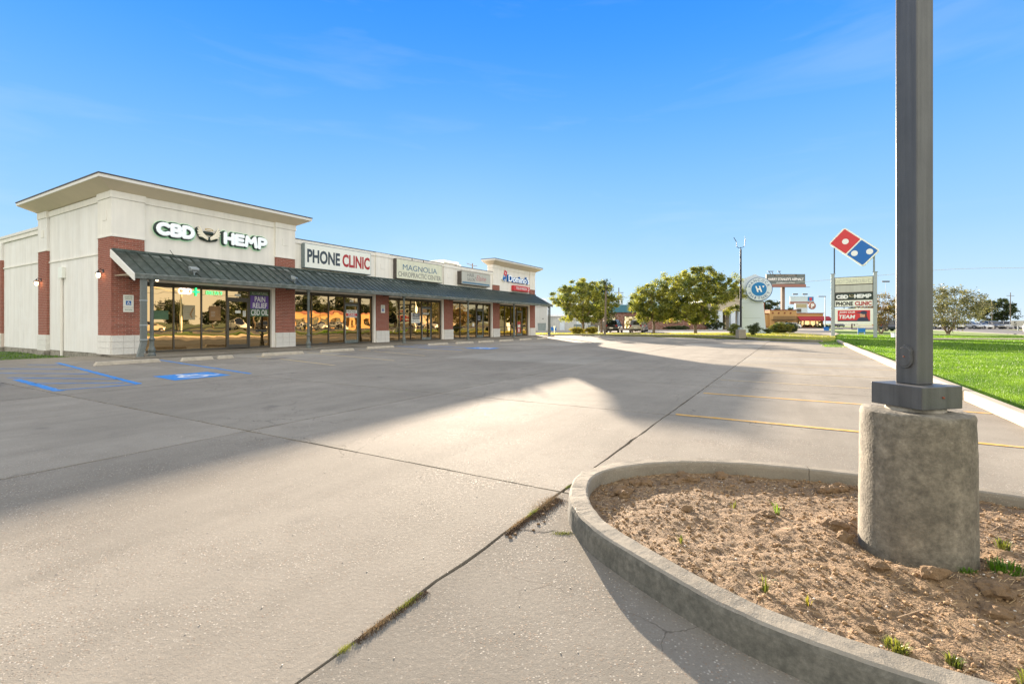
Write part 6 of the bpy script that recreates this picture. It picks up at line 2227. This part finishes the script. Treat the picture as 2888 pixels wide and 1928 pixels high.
# ------------------------------------------------------------------ billboards
t_ = thing('billboard', 'dark grey billboard reading HARRY STANLEY\'S ASPHALT on a thick brown post', 'billboard', (85, 150, 0), 0, None)
bx0, bx1 = -5.5, 6.6
MB().box(-.45, .45, .3, 1.2, 0, 12.6).build('post', 'billboard steel', t_)
MB().box(bx0, bx1, 0, .5, 13.55, 16.65).build('face', 'billboard face', t_)
MB().box(bx0, bx1 + .2, -.1, .8, 12.6, 13.5).build('apron', 'board apron', t_)
MB().box(bx0 - .2, bx1 + 1.0, -.9, -.2, 12.5, 12.6).build('catwalk', 'billboard steel', t_)
text("HARRY STANLEY'S ASPHALT", bx0 + .5, bx1 - .5, 14.65, 15.5, -.02, 'white ink', t_, 'lettering', .02, .04)
text('RESIDENTIAL & COMMERCIAL', bx0 + 2.9, bx1 - 3.1, 16.1, 16.4, -.02, 'pale print', t_, 'lettering', .02, .02)
text('(228)472-5755', bx0 + 3.1, bx1 - 3.3, 13.72, 14.12, -.02, 'white ink', t_, 'lettering', .02, .02)
MB().box(bx0 + 2.4, bx1 - 2.6, -.012, 0, 15.95, 16.55).build('dark_band', 'sign brown', t_)
for x in (-4.6, -3.8, -1.5):
    MB().bar((x - .9, -1.6, 17.3), (x + .4, 0, 16.6), .12).build('lamp_arm', 'billboard steel', t_)
    MB().box(x - 1.5, x - .5, -1.9, -1.4, 17.25, 17.4).build('solar_panel', 'sign brown', t_)
t_ = thing('billboard', 'smaller far billboard with a pale face and pink apron', 'billboard', (151, 250, 0), 0)
MB().box(-6.2, 6.2, 0, .5, 12.6, 15.2).build('face', 'slab white', t_)
MB().box(3.0, 6.0, -.03, 0, 12.9, 15.0).build('picture', 'bank blue', t_)
MB().box(3.9, 5.2, -.06, -.03, 13.1, 14.6).build('picture', 'sign red', t_)
MB().box(-6.2, 6.3, -.1, .7, 11.2, 12.55).build('apron', 'board apron', t_)
MB().box(-.5, .5, .2, 1, 0, 11.2).build('post', 'billboard steel', t_)
for x in (-4.5, 0.5):
    MB().box(x - 1.3, x + 1.3, -1.9, -1.4, 16.0, 16.6).build('solar_panel', 'sign brown', t_)
    MB().bar((x, -1.6, 16.1), (x + .6, 0, 15.2), .12).build('lamp_arm', 'billboard steel', t_)
t_ = thing('chicken_sign', 'restaurant pole sign with a white cabinet and a red disc lettered P', 'sign', (95.5, 160, 0))
MB().box(0.4, 1.0, 0, .5, 0, 4.8).build('post', 'sign brown', t_)
MB().box(-1.1, 3.0, 0, .5, 4.8, 8.0).build('cabinet', 'slab white', t_)
MB().box(-.8, 2.7, -.05, 0, 6.5, 7.8).build('green_panel', 'poster cream', t_)
MB().box(-.5, .9, -.05, 0, 5.0, 6.1).build('dark_panel', 'sign brown', t_)
MB().disc((4.4, 0, 7.1), 1.15, .4, 1, 28).build('red_disc', 'board apron', t_)
text('P', 3.9, 5.0, 6.4, 7.8, -.42, 'white ink', t_, 'letter', .03, .06)

# ------------------------------------------------------------------ orange restaurant
t_ = thing('restaurant', 'low orange stucco restaurant with rust parapet and red awning', 'building', (0, 0, 0))
MB().box(62, 69.4, 130, 145, 0, 3.85).build('wall', 'orange stucco', t_)
MB().box(69.4, 76.6, 129.2, 145, 0, 4.75).build('wall', 'orange stucco', t_)
MB().box(76.6, 84, 129.6, 145, 0, 3.9).build('wall', 'orange stucco', t_)
for a, b_, y, z in ((62, 69.4, 129.9, 3.85), (69.4, 76.7, 129.1, 4.75), (76.7, 84.1, 129.5, 3.9)):
    MB().box(a - .05, b_ + .05, y, 145, z, z + .22).build('parapet_trim', 'rust trim', t_)
for a, b_, y in ((62, 69.4, 129.93), (69.4, 76.6, 129.12), (76.6, 84, 129.52)):
    MB().box(a, b_, y, y + .07, 0, .55).build('base_band', 'rust trim', t_)
MB().box(70.9, 73.9, 129.1, 129.2, .75, 1.7).build('window', 'far glass', t_)
MB().box(70.7, 74.1, 129.15, 129.21, .65, 1.8).build('window_frame', 'dark void', t_)
bal = MB()
bal.box(69.9, 76.0, 128.3, 129.2, 2.2, 2.3)
for q in range(30):
    bal.box(69.9 + q * .21, 69.95 + q * .21, 128.3, 128.35, 2.3, 3.15)
bal.box(69.9, 76.0, 128.3, 128.36, 3.13, 3.2)
bal.build('balcony', 'black paint', t_)
MB().hexa([(77.0, 129.5, 3.1), (85.5, 129.5, 3.1), (85.5, 127.6, 1.95), (76.6, 127.6, 1.95)], [(77.0, 129.5, 3.2), (85.5, 129.5, 3.2), (85.5, 127.6, 2.25), (76.6, 127.6, 2.25)]).build('awning', 'red canvas', t_)
for q in range(4):
    MB().box(77.4 + q * 1.55, 78.7 + q * 1.55, 129.5, 129.6, .35, 1.95).build('window', 'far glass', t_)
    MB().box(77.25 + q * 1.55, 77.4 + q * 1.55, 129.45, 129.6, .3, 2.0).build('window_frame', 'sign brown', t_)
for a in (76.9, 85.0):
    MB().box(a, a + .2, 127.8, 128.0, 0, 2.0).build('awning_post', 'sign brown', t_)
for q in range(4):
    MB().box(70 + q * 1.6, 70.3 + q * 1.6, 129.0, 129.2, 3.9, 4.3).build('vent', 'rust trim', t_)

# ------------------------------------------------------------------ bank building with green roofs
t_ = thing('bank_building', 'brick bank with green gabled roof and tall grey columns, behind the round trees', 'building', (0, 0, 0))
MB().box(19.5, 40.5, 100, 118, 0, 3.6).build('wall', 'old brick', t_)
MB().hexa([(19.0, 99.5, 3.6), (41, 99.5, 3.6), (41, 118.5, 3.6), (19.0, 118.5, 3.6)], [(22, 106, 5.4), (40, 106, 5.4), (40, 112, 5.4), (22, 112, 5.4)]).build('roof', 'green roof', t_)
for (a, b_, z0, z1, lab) in ((23.4, 26.2, .25, 2.7, None), (26.6, 27.6, .25, 2.7, None), (31.6, 34.4, 1.4, 2.7, None), (20.2, 21.6, 1.0, 2.5, None)):
    f = MB().box(a - .1, b_ + .1, 99.93, 100, z0 - .1, z1 + .1).build('window', 'dark void', t_)
    m_ = int((b_ - a) / 0.9) or 1
    for q in range(m_):
        w_ = (b_ - a) / m_
        MB().box(a + q * w_ + .04, a + (q + 1) * w_ - .04, 99.9, 99.93, z0, z1).build('pane', 'far glass', f)
MB().box(40.5, 49.5, 98, 108, 3.9, 5.9).build('portico_wall', 'tan stucco', t_)
MB().box(41.5, 48.5, 101, 108, 0, 3.9).build('portico_wall', 'tan stucco', t_)
for x in (41.0, 42.6, 45.2, 46.8, 48.9):
    MB().box(x - .45, x + .45, 98.1, 99.0, 0, 3.9).build('column', 'slab white', t_)
MB().box(43.0, 44.9, 100.9, 101, 0.1, 3.2).build('window', 'far glass', t_)
# gable
MB().hexa([(40.2, 97.8, 5.9), (49.9, 97.8, 5.9), (45.4, 97.8, 8.6)], [(40.2, 108, 5.9), (49.9, 108, 5.9), (45.4, 108, 8.6)]).build('gable', 'tan stucco', t_)
for sg, xe in ((-1, 39.6), (1, 50.5)):
    MB().hexa([(45.4, 97.0, 8.75), (45.4, 108.4, 8.75), (xe, 108.4, 5.75), (xe, 97.0, 5.75)], [(45.4, 97.0, 9.0), (45.4, 108.4, 9.0), (xe, 108.4, 6.0), (xe, 97.0, 6.0)]).build('roof', 'green roof', t_)
MB().hexa([(47, 106, 5.9), (53, 106, 5.9), (50, 106, 8.1)], [(47, 114, 5.9), (53, 114, 5.9), (50, 114, 8.1)]).build('roof', 'green roof', t_)

# small brick annexe with white band, and the fence and sheds to its left
t_ = thing('brick_annexe', 'flat roofed brick building with a white fascia board behind the parked cars', 'building', (0, 0, 0))
MB().box(16.2, 25.0, 118, 126, 0, 2.5).build('wall', 'rust trim', t_)
MB().box(15.9, 25.3, 117.7, 126, 2.5, 4.3).build('fascia', 'tan stucco', t_)
MB().box(26.6 - 5.6, 26.6 - 1.9, 117.6, 117.7, 2.7, 3.9).build('sign_board', 'slab white', t_)
MB().box(15.9, 25.3, 117.6, 126, 4.3, 4.6).build('roof', 'white roof', t_)
t_ = thing('low_shed', 'long low tan shed behind the wooden fence', 'building', (0, 0, 0))
MB().box(8, 19, 112, 122, 0, 2.9).build('wall', 'tan stucco', t_)
MB().box(7.8, 19.2, 111.8, 122, 2.9, 3.3).build('roof', 'white roof', t_)
fnc = thing('wooden_fence', 'grey board fence under the low shed, left of the parked cars', 'fence', (7.6, 92.0, 0))
fb = MB().box(0, 0.19, 0, 0.025, 0.03, 1.75).mesh('fence_board', 'fence wood')
for q in range(56):
    link('fence_board', fb, fnc, (q * 0.205, random.uniform(-.01, .01), random.uniform(-.02, .02)))
MB().box(0, 11.4, .03, .09, .4, .5).build('rail', 'fence wood', fnc)
MB().box(0, 11.4, .03, .09, 1.4, 1.5).build('rail', 'fence wood', fnc)

wh = thing('metal_warehouse', 'pale ribbed metal warehouse with white roof beyond the far end of the shops', 'building', (0, 0, 0))
sp_ = MB().box(0, .40, -.03, 0, 0, 4.5)
sp_.box(0, .06, -.07, -.03, 0, 4.5)
spm = sp_.mesh('siding_sheet', 'grey metal siding')
MB().box(-6, 6.7, 90.0, 112, 0, 4.5).build('wall', 'grey metal siding', wh)
for q in range(31):
    link('siding_sheet', spm, wh, (-6 + q * .41, 90.0, 0))
MB().hexa([(-6.3, 89.7, 4.5), (7.0, 89.7, 4.5), (7.0, 112, 4.5), (-6.3, 112, 4.5)], [(-6.3, 89.7, 4.62), (7.0, 89.7, 4.62), (7.0, 101, 6.6), (-6.3, 101, 6.6)]).build('roof', 'white roof', wh)
sp2 = MB().box(0, .40, -.03, 0, 0, 2.6)
sp2.box(0, .06, -.07, -.03, 0, 2.6)
spm2 = sp2.mesh('siding_sheet', 'grey metal siding')
MB().box(6.75, 14.9, 91.0, 112, 0, 2.6).build('wall', 'grey metal siding', wh)
for q in range(19):
    link('siding_sheet', spm2, wh, (6.8 + q * .41, 91.0, 0))
MB().box(6.7, 15.1, 90.7, 112, 2.6, 2.85).build('roof', 'white roof', wh)
for x in (9.0, 12.2):
    MB().box(x, x + .95, 90.85, 90.92, 0, 2.05).build('door', 'slab white', wh)
MB().box(5.7, 5.9, 89.85, 89.92, 2.1, 2.25).build('wall_light', 'black paint', wh)
for i, (x, y, w_, h_, m_, lab) in enumerate(((4.6, 84, 1.3, 1.3, 'sign steel', 'grey bin beside the warehouse, nearest the shops'), (6.9, 84, .8, .6, 'hc blue', 'small blue bin before the warehouse'), (11.2, 86, 1.8, 1.1, 'sign steel', 'wide grey bin before the lower warehouse wall'), (13.8, 86, .9, .9, 'sign steel', 'narrow grey bin at the end of the lower warehouse'))):
    t_ = thing('bin', lab, 'bin', (x, y, 0), 0, 'bins beside the warehouse')
    MB().hexa([(0, 0, 0), (w_, 0, 0), (w_, .8, 0), (0, .8, 0)], [(-.06, -.06, h_), (w_ + .06, -.06, h_), (w_ + .06, .86, h_), (-.06, .86, h_)]).build('bin_body', m_, t_)
    MB().box(-.1, w_ + .1, -.1, .9, h_ + .001, h_ + .07).build('lid', m_, t_)
t_ = thing('meter_post', 'small white post standing in the grass by the last shop pillar', 'post', (5.3, 60, 0))
MB().tube([(0, 0, 0), (0, 0, .75)], .07, 8).build('post', 'sign white', t_)
MB().box(-.12, .12, -.08, .08, .75, 1.0).build('cap_box', 'sign white', t_)
t_ = thing('meter_post', 'thin white marker stake on the grass under the first round tree', 'post', (10.1, 56, 0.05))
MB().box(-.04, .04, -.03, .03, 0, 1.0).build('post', 'sign white', t_)
for x, y, lab in ((41.5, 57.0, 'blue real estate board on two short legs under the pylon sign'),):
    t_ = thing('lawn_board', lab, 'sign', (x, y, .03), -.2)
    for q in (-.62, .62):
        MB().box(q * .55 - .04, q * .55 + .04, 0, .05, 0, .75).build('leg', 'hc blue', t_)
    MB().box(-.40, .40, -.03, 0, .25, .72).build('board', 'hc blue', t_)
t_ = thing('trash_can', 'small blue box left of the real estate board', 'box', (55.0, 84.0, .03))
MB().box(-.3, .3, -.3, .3, 0, .6).build('box_body', 'hc blue', t_, bevel=.04)
MB().box(-.34, .34, -.35, .35, .602, .68).build('lid', 'hc blue', t_)
t_ = thing('guide_sign', 'thin dark post with a small plate on the lawn before the parked cars', 'sign', (60.6, 66.0, .03))
MB().tube([(0, 0, 0), (-.06, 0, 1.35)], .04, 6).build('post', 'black paint', t_)
MB().box(-.35, .2, -.03, 0, 1.0, 1.5).build('plate', 'sign steel', t_)
t_ = thing('utility_box', 'low grey utility box in the grass left of the big light pole', 'utility box', (35.6, 44.6, .03))
MB().box(-.25, .25, -.2, .2, 0, .42).build('box_body', 'slab white', t_, bevel=.02)
MB().box(-.28, .28, -.23, .23, .42, .46).build('lid', 'galvanised', t_)
t_ = thing('speed_sign', 'grey roadside sign with a 5 at the right edge', 'sign', (86.5, 82, .03))
MB().box(-1.3, 1.0, -.04, 0, .85, 1.75).build('plate', 'sign faded', t_)
MB().box(-.1, .1, 0, .1, 0, .9).build('post', 'galvanised', t_)
text('5', -.85, -.35, .95, 1.6, -.045, 'black paint', t_, 'lettering', .01)


# ------------------------------------------------------------------ cars
def car(label, x, y, rz_, kind, paint, group=None, z=0.03):
    """kind suv / sedan / van; +x is forward"""
    t_ = thing('parked_' + kind, label, 'car', (x, y, z), rz_, group)
    L, Wd, Hh = {'suv': (4.7, 1.86, 1.74), 'sedan': (4.7, 1.80, 1.45), 'van': (5.1, 1.95, 1.80), 'pickup': (5.6, 1.98, 1.85)}[kind]
    hw = Wd / 2
    belt = {'suv': 1.05, 'sedan': 0.92, 'van': 1.08, 'pickup': 1.12}[kind]
    lo = 0.24 if kind != 'pickup' else .38
    # body sections along the length: x, top, half width
    if kind == 'sedan':
        st = [(-.5, .62, .74), (-.485, .86, .84), (-.40, .95, .93), (-.2, .94, 1), (.05, .93, 1), (.22, .93, 1), (.30, .90, .98), (.44, .78, .92), (.485, .66, .84), (.5, .50, .72)]
    elif kind == 'pickup':
        st = [(-.5, .80, .9), (-.49, 1.06, .95), (-.3, 1.08, 1), (-.1, 1.1, 1), (.1, 1.12, 1), (.26, 1.12, 1), (.42, 1.06, .96), (.49, .92, .9), (.5, .66, .8)]
    else:
        st = [(-.5, .80, .82), (-.49, 1.02, .90), (-.40, 1.06, .97), (-.2, belt, 1), (.05, belt, 1), (.20, belt, 1), (.28, 1.02, .99), (.43, .92, .93), (.485, .78, .86), (.5, .55, .76)]
    v, f = [], []
    for sx, top, wf in st:
        X = sx * L
        w_ = hw * wf
        end = abs(sx) > .48
        zl = lo + (.10 if end else 0)
        ring = [(X, -w_ * .90, zl), (X, -w_ * .985, zl + .10), (X, -w_, (zl + top) * .52), (X, -w_ * .97, top - .10), (X, -w_ * .88, top), (X, 0, top + .025),
                (X, w_ * .88, top), (X, w_ * .97, top - .10), (X, w_, (zl + top) * .52), (X, w_ * .985, zl + .10), (X, w_ * .90, zl)]
        v += ring
    n_ = 11
    for i in range(len(st) - 1):
        for j in range(n_):
            f.append((i * n_ + j, i * n_ + (j + 1) % n_, (i + 1) * n_ + (j + 1) % n_, (i + 1) * n_ + j))
    f.append(tuple(range(n_)))
    f.append(tuple(range((len(st) - 1) * n_, len(st) * n_)))
    MB().add(v, f).build('body', 'paint ' + paint, t_, smooth=True)
    # greenhouse
    if kind == 'sedan':
        gh = [(-.40, .93, .80, .93), (-.24, .93, .92, Hh - .04), (-.05, .93, .94, Hh), (.08, .93, .93, Hh - .03), (.24, .91, .86, .92)]
    elif kind == 'pickup':
        gh = [(-.08, belt, .90, belt + .02), (-.06, belt, .92, Hh - .02), (.04, belt, .93, Hh), (.14, belt, .92, Hh - .04), (.25, belt, .86, belt + .01)]
    else:
        gh = [(-.485, belt - .02, .84, belt), (-.44, belt, .90, Hh - .05), (-.2, belt, .93, Hh), (.04, belt, .93, Hh - .02), (.11, belt, .91, Hh - .08), (.26, belt - .04, .86, belt)]
    v, f = [], []
    for sx, zb, wf, zt in gh:
        w0 = hw * wf
        w1 = w0 - (zt - zb) * .30
        X = sx * L
        v += [(X, -w0, zb), (X, -w1, max(zt - .05, zb + .005)), (X, -w1 * .9, zt), (X, w1 * .9, zt), (X, w1, max(zt - .05, zb + .005)), (X, w0, zb)]
    for i in range(len(gh) - 1):
        for j in range(5):
            f.append((i * 6 + j, i * 6 + j + 1, (i + 1) * 6 + j + 1, (i + 1) * 6 + j))
    MB().add(v, f).build('windows', 'car glass', t_, smooth=False)
    # roof panel and pillars in body colour
    rf = MB()
    tops = [(sx * L, hw * wf - (zt - zb) * .30, zt) for sx, zb, wf, zt in gh[1:-1]]
    for (xa, wa, za), (xb, wb, zb_) in zip(tops[:-1], tops[1:]):
        rf.hexa([(xa, -wa - .01, za - .07), (xb, -wb - .01, zb_ - .07), (xb, wb + .01, zb_ - .07), (xa, wa + .01, za - .07)], [(xa, -wa * .88, za + .025), (xb, -wb * .88, zb_ + .025), (xb, wb * .88, zb_ + .025), (xa, wa * .88, za + .025)])
    for sgn in (-1, 1):
        for i, (sx, zb, wf, zt) in enumerate(gh[1:-1]):
            w0 = hw * wf + .006
            w1 = w0 - (zt - zb) * .30
            rf.bar((sx * L, sgn * w0, zb - .01), (sx * L, sgn * w1, zt - .03), .05, .09)
        for (p, q) in ((gh[0], gh[1]), (gh[-1], gh[-2])):
            rf.bar((p[0] * L, sgn * (hw * p[2] - .01), p[3]), (q[0] * L, sgn * (hw * q[2] - (q[3] - q[1]) * .30), q[3] - .02), .07, .06)
    rf.build('roof', 'paint ' + paint, t_)
    wr = .34 if kind == 'sedan' else .38
    for sx in (-.30, .30):
        for sgn in (-1, 1):
            c_ = (sx * L * 1.02, sgn * (hw - .11))
            wh_ = MB()
            y0_, y1_ = c_[1] - .115, c_[1] + .115
            ringp = [(math.cos(2 * math.pi * k_ / 18), math.sin(2 * math.pi * k_ / 18)) for k_ in range(18)]
            wh_.hexa([(c_[0] + wr * a, y0_, wr + wr * b_) for a, b_ in ringp], [(c_[0] + wr * a, y1_, wr + wr * b_) for a, b_ in ringp])
            w = wh_.build('wheel', 'tyre', t_)
            yo = c_[1] + sgn * .117
            rm = MB()
            rm.hexa([(c_[0] + wr * .62 * a, yo - sgn * .01, wr + wr * .62 * b_) for a, b_ in ringp], [(c_[0] + wr * .55 * a, yo + sgn * .012, wr + wr * .55 * b_) for a, b_ in ringp])
            rm.build('rim', 'rim', w)
            ar = MB()
            ar.hexa([(c_[0] + (wr + .06) * a, sgn * hw * .80, wr + (wr + .06) * b_) for a, b_ in ringp], [(c_[0] + (wr + .06) * a, sgn * (hw - .004), wr + (wr + .06) * b_) for a, b_ in ringp])
            ar.build('wheel_arch', 'plastic trim', t_)
    for sgn in (-1, 1):
        MB().box(L * .465, L * .492, sgn * hw * .50, sgn * hw * .84, .62, .76).build('headlight', 'headlight', t_)
        zt_ = (.70, .86) if kind == 'sedan' else (.82, 1.08)
        MB().box(-L * .497, -L * .47, sgn * hw * .62, sgn * hw * .88, *zt_).build('taillight', 'taillight', t_)
        MB().box(.20 * L, .23 * L, sgn * (hw * .96), sgn * (hw + .14), belt + .0, belt + .13).build('mirror', 'paint ' + paint, t_)
    MB().box(L * .46, L * .505, -hw * .7, hw * .7, lo + .05, lo + .20).build('bumper', 'plastic trim', t_)
    MB().box(-L * .507, -L * .47, -hw * .74, hw * .74, lo + .12, lo + .28).build('bumper', 'plastic trim', t_)
    MB().box(-L * .509, -L * .503, -.26, .26, lo + .34, lo + .48).build('licence_plate', 'sign white', t_)
    return t_


PG = 'cars parked by the bank'
car('black SUV parked left of the tan SUV, seen from behind', 14.7, 69.0, R(68), 'suv', 'black', PG)
car('tan and white SUV parked behind the second round tree', 17.9, 68.6, R(70), 'suv', 'tan', PG)
car('dark car mostly hidden behind the tan SUV', 20.6, 76.5, R(70), 'suv', 'grey', PG)
car('white sedan parked before the orange restaurant', 66.0, 114.0, R(178), 'sedan', 'white')
RG = 'cars standing in the dealer lot'
rowd = [(107.5, 'suv', 'white', 'white SUV directly right of the big light pole'), (111.0, 'sedan', 'navy', 'dark car at the left of the dealer row'), (114.3, 'suv', 'white', 'second white SUV of the dealer row'), (117.6, 'suv', 'silver', 'silver SUV under the pale tree'), (121.0, 'sedan', 'white', 'white car behind the thin sign post'),
        (124.6, 'van', 'grey', 'grey van right of the thin sign post'), (128.4, 'suv', 'white', 'white SUV facing the road in the dealer row'), (131.6, 'sedan', 'black', 'black sedan near the right end of the dealer row'), (135.6, 'sedan', 'silver', 'silver sedan beside the black one'), (141.5, 'van', 'white', 'white van at the right edge')]
for i, (x, k_, c_, lab) in enumerate(rowd):
    car(lab, x * 0.89, 110 + (i % 3) * 0.5, R(-70 - 12 * (i % 3)), k_, c_, RG, 0.05)
car('purple-grey van glimpsed between the pylon sign and the light pole', 66, 84, R(10), 'van', 'navy', None)
for i, (x, y, c_, lab) in enumerate(((104, 172, 'white', 'white car far off under the pylon sign'), (110, 172, 'silver', 'silver car far off under the pylon sign'), (117, 172, 'navy', 'dark car far off under the pylon sign'), (98.5, 172, 'grey', 'grey car far off right of the restaurant'))):
    car(lab, x, y, R(20), 'sedan', c_, 'cars beyond the pylon sign')

# ------------------------------------------------------------------ across the street: what the shop windows mirror
for i, (s, t, rz_, k_, c_, lab) in enumerate(((27.0, 62.5, RZ, 'sedan', 'tan', 'tan sedan across the street, nearest the camera'), (44.0, 68, RZ + R(90), 'pickup', 'white', 'white pickup across the street'), (49, 68, RZ + R(90), 'suv', 'black', 'black SUV beside the white pickup'),
                                               (58, 67.6, RZ + R(90), 'sedan', 'white', 'white sedan across the street'), (62, 67.7, RZ + R(90), 'sedan', 'silver', 'silver sedan across the street'), (67, 67.4, RZ + R(90), 'suv', 'white', 'white SUV across the street'),
                                               (84, 52, RZ, 'pickup', 'silver', 'silver pickup driving on the road'), (96, 69, RZ + R(90), 'suv', 'white', 'white SUV farther along the street'), (104, 69, RZ + R(90), 'sedan', 'red', 'red sedan farther along the street'))):
    p = W(s, t)
    car(lab, p.x, p.y, rz_, k_, c_, 'cars across the street', 0.035)
p = W(0, 0)
t_ = thing('street_shop', 'long orange flat roofed shop across the street', 'building', tuple(W(64, 80)), RZ)
MB().box(0, 26, -12, 0, 0, 3.9).build('wall', 'orange stucco', t_)
MB().box(-.2, 26.2, -12.2, .2, 3.9, 4.2).build('roof', 'rust trim', t_)
for q in range(7):
    MB().box(1.2 + q * 3.5, 3.4 + q * 3.5, 0, .08, .8, 2.6).build('window', 'far glass', t_)
t_ = thing('street_shop', 'tan shop with a hipped roof farther along the street', 'building', tuple(W(112, 82)), RZ)
MB().box(0, 22, -12, 0, 0, 4).build('wall', 'tan stucco', t_)
MB().hexa([(-1, -13, 4), (23, -13, 4), (23, 1, 4), (-1, 1, 4)], [(5, -7, 7), (17, -7, 7), (17, -5, 7), (5, -5, 7)]).build('roof', 'sign brown', t_)
ms = []
for i in range(3):
    me, pts = crown_mesh('crown', 70 + i, 5.6, 5.2, 4.6, 90, 70, 0.6, 'dark leaves', .1, None, 1.25)
    tr = MB()
    tr.tube([(0, 0, 0), (.1, 0, 3), (0, .1, 7)], [.32, .25, .1], 8)
    for k_ in range(9):
        e = pts[k_ * 7]
        tr.tube([(0, 0, 3.2), (e[0] * .4, e[1] * .4, 5.0 + e[2] * .3), (e[0] * .8, e[1] * .8, 6.5 + e[2] * .8)], [.13, .08, .02], 5)
    ms.append((me, tr.mesh('trunk', 'bark')))
k_ = 0
for s in range(10, 190, 9):
    for row in range(2):
        hs = random.uniform(.85, 1.45)
        t__ = (92 if s > 62 else 78) + row * 9 + random.uniform(-2, 2)
        hs *= .45 if s < 62 else .72
        if s > 140:
            hs *= .75
        p = W(s + row * 4 + random.uniform(-2, 2), t__)
        if p.y > 0 and abs(p.x / p.y) < 1.2:
            continue
        o = thing('tall_tree', 'tall dark tree in the belt across the street', 'tree', (p.x, p.y, 0), random.uniform(0, 6), 'belt of tall trees across the street')
        link('crown', ms[k_ % 3][0], o, (0, 0, 6.5))
        link('trunk', ms[k_ % 3][1], o)
        o.scale = (hs, hs, hs)
        k_ += 1
# signal mast
p = W(24, 45.5)
t_ = thing('signal_mast', 'tan traffic signal mast arm on the street corner', 'traffic signal', (p.x, p.y, 0), RZ + R(200))
MB().tube([(0, 0, 0), (0, 0, 5.8)], [.16, .12], 8).build('mast', 'wing cream', t_)
MB().tube([(0, 0, 5.4), (3, 0, 5.9), (8, 0, 6.1)], [.10, .08, .05], 8).build('arm', 'wing cream', t_)
for x in (4.5, 7.5):
    MB().box(x - .16, x + .16, -.15, .15, 5.0, 6.0).build('signal_head', 'black paint', t_)
for i, s in enumerate((20, 44, 68, 95)):
    p = W(s, 62.5)
    upole('street utility pole opposite the shops, %s from the near end' % ordn[i], p.x, p.y, 10, 1.3, i == 1, group='utility poles opposite the shops', rz_=RZ + 1.57)
mb_ = MB()
for z in (9.1, 8.2, 6.6):
    pts = []
    for q in range(0, 25):
        s = 10 + q * 4.0
        u = ((s - 20) % 24) / 24
        pts.append(tuple(W(s, 62.5, z - 1.6 * u * (1 - u))))
    mb_.tube(pts, .03, 4)
tag(mb_.build('street_wires', 'black paint'), 'three sagging black wires on the poles opposite the shops', 'wire')
